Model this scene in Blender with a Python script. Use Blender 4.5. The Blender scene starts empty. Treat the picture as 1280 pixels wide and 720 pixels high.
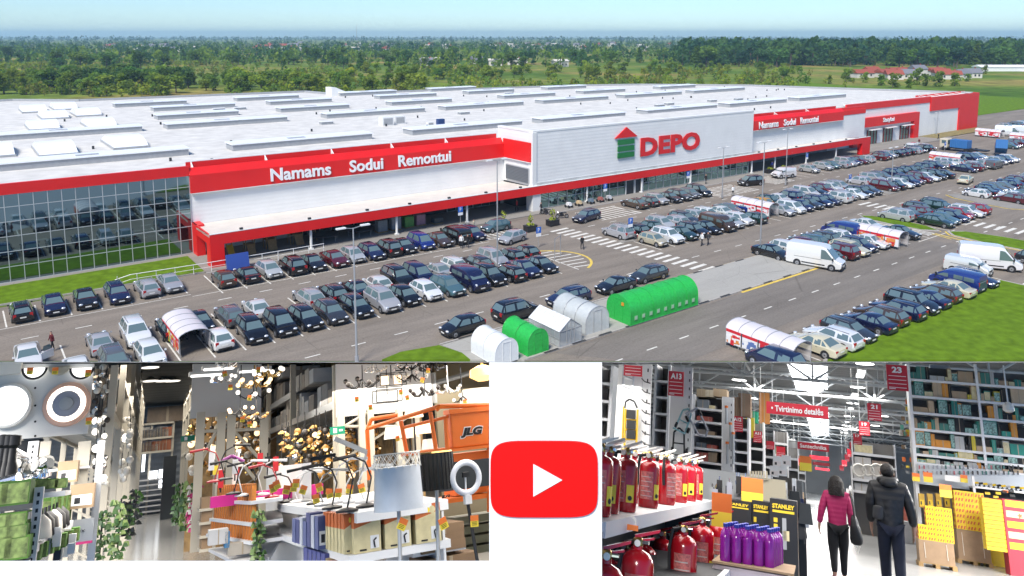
import bpy, bmesh, math, random
from mathutils import Matrix, Vector
R = math.radians
sc = bpy.context.scene
# ---------------------------------------------------------------- camera, sky, sun, exposure
EYE = Vector((0, 0, 25.5))
PITCH = math.atan(125 / 950)
cam = bpy.data.cameras.new('camera')
cam_o = bpy.data.objects.new('camera', cam); sc.collection.objects.link(cam_o)
cam.sensor_width = 36; cam.lens = 36 * 950 / 1280
cam.shift_y = -190 / 1280
cam.clip_start = .05; cam.clip_end = 30000
cam_o.location = EYE; cam_o.rotation_euler = (math.pi / 2 - PITCH, 0, 0)
sc.camera = cam_o
SUN_EL, SUN_AZ = 52, 205          # azimuth clockwise from +Y
wd = bpy.data.worlds.new('World'); sc.world = wd; wd.use_nodes = True
nt = wd.node_tree; nt.nodes.clear()
sky = nt.nodes.new('ShaderNodeTexSky'); sky.sky_type = 'NISHITA'; sky.sun_disc = False
sky.sun_elevation = R(SUN_EL); sky.sun_rotation = R(SUN_AZ); sky.air_density = 1.2; sky.dust_density = .15; sky.ozone_density = 2.5; sky.altitude = 1500
bg = nt.nodes.new('ShaderNodeBackground'); bg.inputs[1].default_value = .078
wo = nt.nodes.new('ShaderNodeOutputWorld')
tn = nt.nodes.new('ShaderNodeMix'); tn.data_type = 'RGBA'; tn.blend_type = 'MULTIPLY'; tn.inputs[0].default_value = 1; tn.inputs[7].default_value = (.74, .95, 1.18, 1)
nt.links.new(sky.outputs[0], tn.inputs[6]); nt.links.new(tn.outputs[2], bg.inputs[0]); nt.links.new(bg.outputs[0], wo.inputs[0])
sl = bpy.data.lights.new('sun', 'SUN'); sl.energy = 3.4; sl.angle = R(18); sl.color = (1, .95, .88)
so = bpy.data.objects.new('sun', sl); sc.collection.objects.link(so)
so.rotation_euler = (R(90 - SUN_EL), 0, -R(SUN_AZ) + math.pi)
sv = sc.view_settings; sv.view_transform = 'Standard'; sv.look = 'None'; sv.gamma = 1; sv.use_curve_mapping = False
sv.exposure = 0.78
sc.render.engine = 'CYCLES'
cy = sc.cycles
cy.use_denoising = True; cy.max_bounces = 6; cy.diffuse_bounces = 3; cy.glossy_bounces = 3; cy.transmission_bounces = 6
cy.transparent_max_bounces = 12; cy.volume_bounces = 1; cy.caustics_reflective = False; cy.caustics_refractive = False
cy.sample_clamp_indirect = 6

# ---------------------------------------------------------------- helpers
rnd = random.Random(7)
COL = sc.collection

def s2l(c): return tuple(((v / 12.92) if v <= .04045 else ((v + .055) / 1.055) ** 2.4) for v in c)

_mc = {}
def mat(name, rgb=(.5, .5, .5), rough=.6, metal=0, var=0, scale=6, bump=0, emit=0, ecol=None, alpha=1, trans=0, coat=0, spec=None, obj=False, stripes=None):
    """procedural principled material; var = noise variation, stripes = (axis, period, depth) for sheet-metal ribs or boards"""
    if name in _mc: return _mc[name]
    m = bpy.data.materials.new(name); m.use_nodes = True; _mc[name] = m
    t = m.node_tree; b = t.nodes['Principled BSDF']; I = b.inputs
    I['Base Color'].default_value = (*rgb, 1); I['Roughness'].default_value = rough; I['Metallic'].default_value = metal
    if coat: I['Coat Weight'].default_value = coat; I['Coat Roughness'].default_value = .08
    if spec is not None: I['Specular IOR Level'].default_value = spec
    if trans: I['Transmission Weight'].default_value = trans
    if alpha < 1: I['Alpha'].default_value = alpha
    if emit: I['Emission Strength'].default_value = emit; I['Emission Color'].default_value = (*(ecol or rgb), 1)
    src = None
    if obj:
        oi = t.nodes.new('ShaderNodeObjectInfo'); src = oi.outputs['Color']; t.links.new(src, I['Base Color'])
    if var or bump or stripes:
        tc = t.nodes.new('ShaderNodeTexCoord')
        nz = t.nodes.new('ShaderNodeTexNoise'); nz.inputs['Scale'].default_value = scale; nz.inputs['Detail'].default_value = 5
        t.links.new(tc.outputs['Object'], nz.inputs['Vector'])
        hgt = nz.outputs['Fac']
        if var:
            mp = t.nodes.new('ShaderNodeMapRange'); mp.inputs[1].default_value = .25; mp.inputs[2].default_value = .75
            mp.inputs[3].default_value = 1 - var; mp.inputs[4].default_value = 1 + var
            t.links.new(nz.outputs['Fac'], mp.inputs[0])
            mx = t.nodes.new('ShaderNodeMix'); mx.data_type = 'RGBA'; mx.blend_type = 'MULTIPLY'; mx.inputs[0].default_value = 1
            if src: t.links.new(src, mx.inputs[6])
            else: mx.inputs[6].default_value = (*rgb, 1)
            t.links.new(mp.outputs[0], mx.inputs[7]); t.links.new(mx.outputs[2], I['Base Color'])
        if stripes:
            ax, per, bump2 = stripes
            sp = t.nodes.new('ShaderNodeSeparateXYZ'); t.links.new(tc.outputs['Object'], sp.inputs[0])
            mu = t.nodes.new('ShaderNodeMath'); mu.operation = 'MULTIPLY'; mu.inputs[1].default_value = 2 * math.pi / per
            t.links.new(sp.outputs['XYZ'.index(ax)], mu.inputs[0])
            sn = t.nodes.new('ShaderNodeMath'); sn.operation = 'SINE'; t.links.new(mu.outputs[0], sn.inputs[0])
            hgt = sn.outputs[0]; bump = bump2
        if bump:
            bp = t.nodes.new('ShaderNodeBump'); bp.inputs['Strength'].default_value = bump; bp.inputs['Distance'].default_value = .03
            t.links.new(hgt, bp.inputs['Height']); t.links.new(bp.outputs[0], I['Normal'])
    return m

def leafy(m, w=.5):
    """let light through the leaves"""
    t = m.node_tree; b = t.nodes['Principled BSDF']; o = t.nodes['Material Output']; tr = t.nodes.new('ShaderNodeBsdfTranslucent'); mx = t.nodes.new('ShaderNodeMixShader'); mx.inputs[0].default_value = w
    if b.inputs['Base Color'].is_linked: t.links.new(b.inputs['Base Color'].links[0].from_socket, tr.inputs[0])
    else: tr.inputs[0].default_value = b.inputs['Base Color'].default_value
    t.links.new(b.outputs[0], mx.inputs[1]); t.links.new(tr.outputs[0], mx.inputs[2]); t.links.new(mx.outputs[0], o.inputs[0]); return m
class MB:
    """collects shapes and links them as ONE mesh object"""
    def __init__(s): s.v = []; s.f = []; s.mi = []; s.ms = []; s.T = None
    def _m(s, m):
        if m not in s.ms: s.ms.append(m)
        return s.ms.index(m)
    def add(s, vs, fs, m):
        n = len(s.v); k = s._m(m)
        if s.T is not None: vs = [tuple(s.T @ Vector(p)) for p in vs]
        s.v += [tuple(p) for p in vs]
        for f in fs: s.f.append([n + i for i in f]); s.mi.append(k)
        return s
    def box(s, c, d, m, rz=0, tap=1):
        x, y, z = d[0] / 2, d[1] / 2, d[2] / 2; co, si = math.cos(rz), math.sin(rz); vs = []
        for sz in (-1, 1):
            q = 1 if sz < 0 else tap
            for sx, sy in ((-1, -1), (1, -1), (1, 1), (-1, 1)):
                a, b = sx * x * q, sy * y * q; vs.append((c[0] + a * co - b * si, c[1] + a * si + b * co, c[2] + sz * z))
        return s.add(vs, [(0, 3, 2, 1), (4, 5, 6, 7), (0, 1, 5, 4), (1, 2, 6, 5), (2, 3, 7, 6), (3, 0, 4, 7)], m)
    def b2(s, a, b, m): # box by corners
        return s.box([(a[i] + b[i]) / 2 for i in range(3)], [abs(b[i] - a[i]) for i in range(3)], m)
    def bar(s, p, q, r, m, n=8, r2=None):
        p, q = Vector(p), Vector(q); d = (q - p)
        if d.length < 1e-6: return s
        d.normalize(); a = d.orthogonal().normalized(); b = d.cross(a); r2 = r if r2 is None else r2
        vs = [p + (a * math.cos(2 * math.pi * i / n) + b * math.sin(2 * math.pi * i / n)) * r for i in range(n)]
        vs += [q + (a * math.cos(2 * math.pi * i / n) + b * math.sin(2 * math.pi * i / n)) * r2 for i in range(n)]
        return s.add(vs, [(i, (i + 1) % n, n + (i + 1) % n, n + i) for i in range(n)] + [tuple(range(n))[::-1], tuple(range(n, 2 * n))], m)
    def tube(s, pts, r, m, n=8):
        for a, b in zip(pts, pts[1:]): s.bar(a, b, r, m, n)
        return s
    def lathe(s, prof, m, c=(0, 0, 0), n=16, axis='z', sx=1, sy=1):
        vs = []; k = len(prof)
        for (r, h) in prof:
            for i in range(n):
                a = 2 * math.pi * i / n; p = (r * math.cos(a) * sx, r * math.sin(a) * sy, h)
                if axis == 'x': p = (p[2], p[0], p[1])
                if axis == 'y': p = (p[0], p[2], p[1])
                vs.append((c[0] + p[0], c[1] + p[1], c[2] + p[2]))
        fs = []
        for j in range(k - 1):
            for i in range(n): fs.append((j * n + i, j * n + (i + 1) % n, (j + 1) * n + (i + 1) % n, (j + 1) * n + i))
        fs.append(tuple(range(n))[::-1]); fs.append(tuple(range((k - 1) * n, k * n)))
        return s.add(vs, fs, m)
    def torus(s, c, Rr, r, m, axis='z', n=24, k=8, a0=0, a1=None):
        a1 = 2 * math.pi if a1 is None else a1; full = abs(a1 - a0 - 2 * math.pi) < 1e-6; N = n if full else n + 1; vs = []
        for i in range(N):
            a = a0 + (a1 - a0) * i / n
            for j in range(k):
                b = 2 * math.pi * j / k; rr = Rr + r * math.cos(b); p = (rr * math.cos(a), rr * math.sin(a), r * math.sin(b))
                if axis == 'y': p = (p[0], p[2], p[1])
                if axis == 'x': p = (p[2], p[0], p[1])
                vs.append((c[0] + p[0], c[1] + p[1], c[2] + p[2]))
        fs = []
        for i in range(n):
            for j in range(k): fs.append((i * k + j, i * k + (j + 1) % k, ((i + 1) % N) * k + (j + 1) % k, ((i + 1) % N) * k + j))
        return s.add(vs, fs, m)
    def prism(s, poly, y0, y1, m, axis='y'):
        """extrude a 2D polygon: axis y -> poly in xz, axis x -> poly in yz, axis z -> poly in xy"""
        n = len(poly); mk = {'y': lambda p, t: (p[0], t, p[1]), 'x': lambda p, t: (t, p[0], p[1]), 'z': lambda p, t: (p[0], p[1], t)}[axis]
        vs = [mk(p, y0) for p in poly] + [mk(p, y1) for p in poly]
        return s.add(vs, [(i, (i + 1) % n, n + (i + 1) % n, n + i) for i in range(n)] + [tuple(range(n))[::-1], tuple(range(n, 2 * n))], m)
    def quad(s, a, b, c, d, m): return s.add([a, b, c, d], [(0, 1, 2, 3)], m)
    def ball(s, c, r, m, n=10, k=6, sc=(1, 1, 1)):
        prof = [(max(r * math.sin(math.pi * i / k), 1e-4), -r * math.cos(math.pi * i / k)) for i in range(k + 1)]
        vs = []
        for (q, h) in prof:
            for i in range(n):
                a = 2 * math.pi * i / n; vs.append((c[0] + q * math.cos(a) * sc[0], c[1] + q * math.sin(a) * sc[1], c[2] + h * sc[2]))
        return s.add(vs, [(j * n + i, j * n + (i + 1) % n, (j + 1) * n + (i + 1) % n, (j + 1) * n + i) for j in range(k) for i in range(n)], m)
    def mesh(s, name, smooth=None):
        me = bpy.data.meshes.new(name); me.from_pydata(s.v, [], s.f)
        for m in s.ms: me.materials.append(m)
        me.polygons.foreach_set('material_index', s.mi)
        bm = bmesh.new(); bm.from_mesh(me); bmesh.ops.recalc_face_normals(bm, faces=bm.faces); bm.to_mesh(me); bm.free()
        if smooth:
            me.polygons.foreach_set('use_smooth', [True] * len(me.polygons)); me.set_sharp_from_angle(angle=R(smooth))
        return me
    def build(s, name, parent=None, M=None, smooth=None, bevel=0, label=None, cat=None, group=None, kind=None):
        o = bpy.data.objects.new(name, s.mesh(name, smooth)); COL.objects.link(o)
        if parent: o.parent = parent
        if M is not None: o.matrix_basis = M
        if bevel:
            md = o.modifiers.new('bevel', 'BEVEL'); md.width = bevel; md.segments = 2; md.limit_method = 'ANGLE'; md.angle_limit = R(40)
        return tag(o, label, cat, group, kind)

def tag(o, label=None, cat=None, group=None, kind=None):
    if label: o['label'] = label
    if cat: o['category'] = cat
    if group: o['group'] = group
    if kind: o['kind'] = kind
    return o
def thing(name, label, cat, M, group=None):
    o = bpy.data.objects.new(name, None); o.empty_display_size = .2; COL.objects.link(o); o.matrix_basis = M
    return tag(o, label, cat, group)
def kids(o): return [c for c in bpy.data.objects if c.parent == o]
def copy_tree(root, ch, M, label, group=None, color=None):
    """copy a thing, its parts and sub-parts; ch = {object: [children]} of the source"""
    r = root.copy(); COL.objects.link(r); r.matrix_basis = M; r['label'] = label
    if group: r['group'] = group
    if color: r.color = (*color, 1)
    def rec(src, dst):
        for c in ch.get(src, ()):
            d = c.copy(); COL.objects.link(d); d.parent = dst
            if color: d.color = (*color, 1)
            rec(c, d)
    rec(root, r)
    return r
def tree_of(root):
    ch = {}
    for o in bpy.data.objects:
        if o.parent: ch.setdefault(o.parent, []).append(o)
    return ch
def T(x=0, y=0, z=0): return Matrix.Translation((x, y, z))
def RZ(a): return Matrix.Rotation(a, 4, 'Z')
def RX(a): return Matrix.Rotation(a, 4, 'X')
def RY(a): return Matrix.Rotation(a, 4, 'Y')
def S(a, b=None, c=None): return Matrix.Diagonal((a, b if b else a, c if c else a, 1))

# font outlines as mesh (built-in font), for the store lettering
def text_mesh(txt, size, depth, m, bold=0, shear=0, spacing=1):
    cu = bpy.data.curves.new('lettering', 'FONT'); cu.body = txt; cu.size = size; cu.extrude = depth; cu.offset = bold; cu.shear = shear
    cu.space_character = spacing; cu.align_x = 'CENTER'; cu.align_y = 'CENTER'; cu.resolution_u = 3
    o = bpy.data.objects.new('lettering_tmp', cu); COL.objects.link(o)
    me = bpy.data.meshes.new_from_object(o.evaluated_get(bpy.context.evaluated_depsgraph_get()))
    bpy.data.objects.remove(o); bpy.data.curves.remove(cu)
    me.materials.clear(); me.materials.append(m)
    return me
def text(txt, size, depth, m, parent, M, width=None, height=None, name='lettering', **k):
    me = text_mesh(txt, size, depth, m, **k)
    xs = [v.co.x for v in me.vertices]; ys = [v.co.y for v in me.vertices]
    if not xs: return None
    cx_, cy_ = (min(xs) + max(xs)) / 2, (min(ys) + max(ys)) / 2
    fx = width / (max(xs) - min(xs)) if width else 1; fy = height / (max(ys) - min(ys)) if height else (fx if width else 1)
    for v in me.vertices: v.co.x = (v.co.x - cx_) * fx; v.co.y = (v.co.y - cy_) * fy
    o = bpy.data.objects.new(name, me); COL.objects.link(o); o.parent = parent; o.matrix_basis = M
    return o

# aerial plan frame: x along the store front, y into the store, z up
AER = T(-37.634, 87.249, 0) @ RZ(R(36.6))
def A(u, v, z=0, rz=0): return AER @ T(u, v, z) @ RZ(rz)
# ---------------------------------------------------------------- ground, roads, markings
# the ground starts where the roof of the showrooms meets it (57 m ahead of the camera)
NEAR = 57.3
def ground_mat():
    m = bpy.data.materials.new('meadow'); m.use_nodes = True; t = m.node_tree; b = t.nodes['Principled BSDF']
    tc = t.nodes.new('ShaderNodeTexCoord')
    def noise(s, d=4):
        n = t.nodes.new('ShaderNodeTexNoise'); n.inputs['Scale'].default_value = s; n.inputs['Detail'].default_value = d
        t.links.new(tc.outputs['Object'], n.inputs['Vector']); return n.outputs['Fac']
    r1 = t.nodes.new('ShaderNodeValToRGB'); e = r1.color_ramp.elements
    e[0].position = .36; e[0].color = (.06, .12, .012, 1); e[1].position = .66; e[1].color = (.26, .20, .06, 1)
    k = e.new(.5); k.color = (.13, .18, .025, 1)
    t.links.new(noise(.011, 6), r1.inputs[0])
    mp = t.nodes.new('ShaderNodeMapRange'); mp.inputs[1].default_value = .3; mp.inputs[2].default_value = .7; mp.inputs[3].default_value = .6; mp.inputs[4].default_value = 1.35
    t.links.new(noise(.12, 8), mp.inputs[0])
    mx = t.nodes.new('ShaderNodeMix'); mx.data_type = 'RGBA'; mx.blend_type = 'MULTIPLY'; mx.inputs[0].default_value = 1
    t.links.new(r1.outputs[0], mx.inputs[6]); t.links.new(mp.outputs[0], mx.inputs[7]); t.links.new(mx.outputs[2], b.inputs['Base Color'])
    b.inputs['Roughness'].default_value = .95; b.inputs['Specular IOR Level'].default_value = .1
    return m
def asphalt_mat(name, c, var=.34):
    m = bpy.data.materials.new(name); m.use_nodes = True; t = m.node_tree; b = t.nodes['Principled BSDF']
    tc = t.nodes.new('ShaderNodeTexCoord')
    mpg = t.nodes.new('ShaderNodeMapping'); mpg.inputs['Scale'].default_value = (.06, .5, 1); t.links.new(tc.outputs['Object'], mpg.inputs[0])
    n1 = t.nodes.new('ShaderNodeTexNoise'); n1.inputs['Scale'].default_value = 1; n1.inputs['Detail'].default_value = 8; n1.inputs['Roughness'].default_value = .65; t.links.new(mpg.outputs[0], n1.inputs['Vector'])
    n2 = t.nodes.new('ShaderNodeTexNoise'); n2.inputs['Scale'].default_value = 5; n2.inputs['Detail'].default_value = 6; n2.inputs['Roughness'].default_value = .8; t.links.new(tc.outputs['Object'], n2.inputs['Vector'])
    n3 = t.nodes.new('ShaderNodeTexVoronoi'); n3.feature = 'DISTANCE_TO_EDGE'; n3.inputs['Scale'].default_value = .22; t.links.new(tc.outputs['Object'], n3.inputs['Vector'])
    ad = t.nodes.new('ShaderNodeMath'); ad.operation = 'ADD'; t.links.new(n1.outputs['Fac'], ad.inputs[0]); t.links.new(n2.outputs['Fac'], ad.inputs[1])
    mp = t.nodes.new('ShaderNodeMapRange'); mp.inputs[1].default_value = .7; mp.inputs[2].default_value = 1.3; mp.inputs[3].default_value = 1 - var; mp.inputs[4].default_value = 1 + var; t.links.new(ad.outputs[0], mp.inputs[0])
    cr = t.nodes.new('ShaderNodeMapRange'); cr.inputs[1].default_value = .0; cr.inputs[2].default_value = .006; cr.inputs[3].default_value = .72; cr.inputs[4].default_value = 1; t.links.new(n3.outputs['Distance'], cr.inputs[0])
    mu = t.nodes.new('ShaderNodeMath'); mu.operation = 'MULTIPLY'; t.links.new(mp.outputs[0], mu.inputs[0]); t.links.new(cr.outputs[0], mu.inputs[1])
    mx = t.nodes.new('ShaderNodeMix'); mx.data_type = 'RGBA'; mx.blend_type = 'MULTIPLY'; mx.inputs[0].default_value = 1; mx.inputs[6].default_value = (*c, 1)
    t.links.new(mu.outputs[0], mx.inputs[7]); t.links.new(mx.outputs[2], b.inputs['Base Color']); b.inputs['Roughness'].default_value = .9; b.inputs['Specular IOR Level'].default_value = .25
    return m
M_GROUND = ground_mat(); M_ASPH = asphalt_mat('asphalt', (.20, .172, .142)); M_ASPH2 = asphalt_mat('old_asphalt', (.17, .152, .132))
M_PAVE = asphalt_mat('concrete_paving', (.25, .235, .21), .14); M_STRIP = asphalt_mat('pale_paving', (.33, .32, .29), .12)
M_GRASS = mat('lawn_grass', (.10, .175, .010), .95, var=.32, scale=1.1, bump=.5, spec=.1)
M_KERB = mat('kerb_concrete', (.36, .34, .31), .85, var=.15, scale=3)
M_LINE = mat('road_paint_white', (.62, .60, .54), .8, var=.25, scale=3)
M_YEL = mat('road_paint_yellow', (.62, .45, .08), .8, var=.2, scale=3)
M_BLACK = mat('road_paint_black', (.025, .025, .025), .8)

MB().add([(-62, NEAR, 0), (62, NEAR, 0), (14000, 13000, 0), (-14000, 13000, 0)], [(0, 1, 2, 3)], M_GROUND).build('ground', M=T(0, 0, -.05), kind='structure')

def clip_near(poly):
    """keep the part of a plan polygon (u, v) that lies beyond the near edge of the ground"""
    def d(p): return (AER @ Vector((p[0], p[1], 0))).y - NEAR - .02
    out = []
    for a, b in zip(poly, poly[1:] + poly[:1]):
        da, db = d(a), d(b)
        if da >= 0: out.append(a)
        if (da < 0) != (db < 0):
            t = da / (da - db); out.append((a[0] + (b[0] - a[0]) * t, a[1] + (b[1] - a[1]) * t))
    return out
def sheet(name, polys, z, m, kind='structure', thick=0):
    b = MB()
    for p in polys:
        p = clip_near(list(p))
        if len(p) < 3: continue
        if thick: b.prism(p, z - thick, z, m, 'z')
        else: b.add([(x, y, z) for x, y in p], [tuple(range(len(p)))], m)
    return b.build(name, M=AER, kind=kind)
def rect(u0, v0, u1, v1): return [(u0, v0), (u1, v0), (u1, v1), (u0, v1)]
def line(p, q, w):
    (a, b), (c, d) = p, q; l = math.hypot(c - a, d - b); nx, ny = -(d - b) / l * w / 2, (c - a) / l * w / 2
    return [(a + nx, b + ny), (a - nx, b - ny), (c - nx, d - ny), (c + nx, d + ny)]
def oval(u, v, a, b, n=28, rot=0):
    return [(u + a * math.cos(2 * math.pi * i / n) * math.cos(rot) - b * math.sin(2 * math.pi * i / n) * math.sin(rot),
             v + a * math.cos(2 * math.pi * i / n) * math.sin(rot) + b * math.sin(2 * math.pi * i / n) * math.cos(rot)) for i in range(n)]

sheet('parking_lot', [[(-75, -8), (-75, -75), (55, -130), (330, -130), (330, 14), (211, 14), (211, .2), (-1, .2), (-1, -8)]], 0, M_ASPH)
sheet('road', [[(16, -47.3), (75, -47.3), (78, -54.8), (22, -54.8)]], .004, M_ASPH2)
# paved walk along the store and under the canopy
sheet('pavement', [rect(-.9, -8.9, 46, .15), rect(46, -9.6, 132, .15), rect(132, -6.5, 182, .15)], .13, M_PAVE, thick=.17)
sheet('pavement', [rect(-75, -1.1, -.9, .15)], .1, M_PAVE, thick=.14)
M_DRY = mat('dry_grass', (.20, .16, .06), .95, var=.3, scale=1.5)
sheet('verge', [rect(176, -4.8, 209, -.05)], .16, M_DRY, thick=.02)
# lawns
sheet('lawn', [[(-75, -1.1), (-.95, -1.1), (-.95, -8.3), (-75, -4.2)]], .14, M_GRASS, thick=.18)
sheet('lawn', [[(24, -61.4), (65.3, -61.2), (65.7, -100), (24, -100)]], .12, M_GRASS, thick=.16)
sheet('lawn', [[(2, -47), (2.5, -40.7), (6, -39.9), (9.2, -40.6), (9.9, -43), (9.4, -47)]], .13, M_GRASS, thick=.17)
def lens(pts, k=.0): return pts
IS1 = [(80.2, -46), (80.0, -42), (80.3, -38.6), (81.2, -37.2), (82.2, -38.2), (82.9, -42), (82.6, -45.5), (81.5, -47.4)]
IS2 = [(80.3, -60), (80, -54), (80.6, -50), (82, -48.8), (83.6, -50), (84.6, -54), (85, -62), (84, -68), (81, -68)]
def grow(p, d):
    cx_ = sum(a for a, b in p) / len(p); cy_ = sum(b for a, b in p) / len(p)
    return [(a + (a - cx_) / math.hypot(a - cx_, b - cy_) * d, b + (b - cy_) / math.hypot(a - cx_, b - cy_) * d) for a, b in p]
sheet('traffic_island', [grow(IS1, .35), grow(IS2, .4)], .12, M_KERB, thick=.16)
sheet('lawn', [IS1, IS2], .16, M_GRASS, thick=.03)
sheet('lawn', [[(215, 14.2), (330, 14.2), (360, 150), (250, 150), (224, 60)]], .02, M_GRASS)
# paved islands at row ends
IS3 = [(99.6, -22.6), (98.6, -25), (98.6, -29.5), (99.6, -32), (103, -32), (103.6, -22.6)]
IS4 = [(106.5, -37.6), (105, -39.5), (104.2, -43), (103.6, -47.5), (105, -49.5), (107.5, -48.5), (108.6, -44), (108.4, -38.6)]
sheet('traffic_island', [IS3, IS4, [(46, -27.4), (43.9, -26.9), (43.9, -26.2), (46, -25.9)]], .12, M_PAVE, thick=.16)
# pale paved strip with the greenhouses
STRIP = [(9.4, -46.9), (9.9, -43), (9.4, -40.7), (54.4, -40.5), (54.4, -46.9)]
sheet('pavement', [STRIP], .12, M_STRIP, thick=.16)
kb = [line((9.4, -46.98), (54.4, -46.98), .16), line((9.4, -40.45), (54.4, -40.45), .16), line((24, -61.28), (65.3, -61.1), .2), line((65.4, -61.2), (65.7, -100), .2),
      line((-75, -4.05), (-.95, -8.18 - .2), .18), line((-.9, -8.98), (31, -9.0), .14), line((46, -9.68), (132, -9.68), .14)]
sheet('kerb', kb, .13, M_KERB, thick=.17)
blk = [line((u, -47.0), (u + 1.5, -47.0), .2) for u in (15.2, 18.2, 21.2, 24.4, 27.6, 30.8, 34.2, 37.4, 40.8, 44.4, 47.8, 51.2)] + \
      [line((u, -40.44), (u + 1.5, -40.44), .2) for u in (11.2, 37.6, 41.2, 44.8, 48.4)]
sheet('road_markings', blk, .136, M_BLACK)
yel = [line((40.5, -47.2), (54.6, -47.2), .32), line((36.5, -40.25), (54.6, -40.25), .28), line((79.9, -47.9), (79, -52.2), .3), line((79.4, -47.7), (78.6, -50.5), .2)]
arc = [(30.4 + 6.1 * math.cos(a), -27.8 + 4.9 * math.sin(a)) for a in [R(-58 + i * 9.5) for i in range(15)]]
yel += [line(p, q, .3) for p, q in zip(arc, arc[1:])]
for isl in (grow(IS2, .55)[:6], grow(IS4, .2)[:5], grow(IS1, .5)[5:]): yel += [line(p, q, .22) for p, q in zip(isl, isl[1:])]
sheet('road_markings', yel, .012, M_YEL)
# white paint: bay lines, dashes, hatching, crossings
W = []
def bays(u0, u1, pitch, v0, v1, w=.13):
    n = int(round((u1 - u0) / pitch))
    for i in range(n + 1): W.append(line((u0 + i * pitch, v0), (u0 + i * pitch, v1), w))
bays(-21.8, -3.8, 2.52, -9.2, -14.3); bays(-1.3, 32.5, 2.42, -9.4, -16.4)
W.append(line((-22, -14.5), (-4, -14.9), .1)); W.append(line((-4, -15.6), (31, -16.6), .1))
bays(-20.8, 31.6, 2.42, -21.6, -31.8); bays(45.6, 98, 2.42, -21.8, -31.9)
bays(55.4, 78, 2.42, -39.4, -48.4); bays(83, 94, 2.42, -39.4, -48.4)
bays(29.6, 66, 2.42, -57.2, -61); bays(103, 152, 2.42, -21.8, -31.9); bays(107, 156, 2.42, -37.4, -47.4)
bays(57.5, 82, 2.42, -11.2, -16.6); bays(98, 150, 2.42, -9.8, -15.4); bays(86, 130, 2.42, -57, -62)
for u in [-18.5 + 4.05 * i for i in range(12)] + [38 + 4.05 * i for i in range(32)]: W.append(line((u, -18.2), (u + 1.3, -18.2), .14))
for u in [-12.6 + 4.0 * i for i in range(13)] + [46 + 4.0 * i for i in range(28)]: W.append(line((u, -36.2), (u + 1.3, -36.2), .14))
for u in [18.5 + 3.95 * i for i in range(34)]: W.append(line((u, -51.4), (u + 1.2, -51.4), .15))
for i in range(20): W.append(line((40.3 + i * .12, -17.4 - i * 1.2), (43.4 + i * .1, -17.2 - i * 1.2), .5))
for i in range(22): W.append(line((88.2 + .0 * i, -33 - i * 1.25), (91.4, -33 - i * 1.25), .5))
for i in range(7): W.append(line((31.4 + .2 * i, -24.2 - i * 1.1), (36.2 - abs(i - 3) * .55, -24.6 - i * 1.1), .22))
def hatch(u0, u1, v0, v1, n, w=.28):
    for i in range(n):
        a = u0 + (u1 - u0) * i / n; W.append(line((a, v0), (a + (u1 - u0) / n * .9, v1), w))
    for v in (v0, v1): W.append(line((u0, v), (u1, v), .14))
hatch(31, 36.5, -11.5, -15.8, 6); hatch(50, 58, -11.2, -16.8, 8); hatch(75.5, 86, -11.2, -16.8, 10); hatch(92, 98, -10.4, -15.6, 7); hatch(78, 80, -40, -47.8, 3)
W.append(line((66, -63), (84, -63), .2)); W.append(line((74, -48.6), (84, -48.6), .12))
sheet('road_markings', W, .008, M_LINE)
# far roads
M_DUST = mat('dusty_road', (.30, .27, .22), .95, var=.15, scale=.2)
MB().add([(300, 360, .02), (312, 352, .02), (420, 640, .02), (404, 650, .02)], [(0, 1, 2, 3)], M_DUST).build('road', kind='structure')
MB().add([(190, 262, .02), (330, 240, .02), (330, 250, .02), (190, 272, .02)], [(0, 1, 2, 3)], M_ASPH2).build('road', kind='structure')
# ---------------------------------------------------------------- the store
M_WHITE = mat('white_cladding', (.74, .74, .725), .55, var=.05, scale=.4, stripes=('Z', .5, .10))
M_ROOF = mat('roof_membrane', (.56, .545, .51), .85, var=.16, scale=.5, stripes=('Y', 2.4, .15))
M_RED = mat('red_cladding', (.68, .010, .009), .42, var=.05, scale=.5)
M_TRIM = mat('white_trim', (.72, .72, .70), .5)
M_SKYL = mat('skylight_polycarbonate', (.80, .82, .84), .3, var=.03, scale=1)
M_GREY = mat('grey_sheet', (.33, .34, .35), .5, var=.1, scale=2)
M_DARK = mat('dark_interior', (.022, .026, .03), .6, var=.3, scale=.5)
M_REFL = mat('reflective_glass', (.21, .30, .32), .03, metal=1)
M_GLAS = mat('teal_glass', (.20, .33, .34), .04, metal=.92)
M_MULL = mat('aluminium_mullion', (.48, .50, .51), .35, metal=.3)
M_GREEN = mat('sign_green', (.01, .16, .035), .5)
M_LET_R = mat('sign_red', (.66, .012, .014), .45)
M_LET_W = mat('sign_white', (.80, .80, .80), .5)
store = thing('store_building', 'huge white flat roofed hardware store with red fascia bands and canopy across the car park', 'store', AER)
def P_(name='wall', **k): return k
b = MB() # main walls (white)
b.b2((-75, .25, 0), (0, 118, 9.3), M_WHITE)
b.b2((0.002, 0, 0), (45.3, 60, 9.3), M_WHITE)
b.b2((45.304, -7.2, 3.75), (97, 1.5, 11.7), M_WHITE)
b.b2((97.004, -4.6, 3.3), (141, 1.5, 9.2), M_WHITE)
b.b2((97.01, .02, 0), (141, 39, 3.29), M_WHITE)
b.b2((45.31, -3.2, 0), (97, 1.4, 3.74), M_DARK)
b.b2((141.004, 0, 0), (205, 30, 9.3), M_WHITE)
b.build('wall', store)
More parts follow.
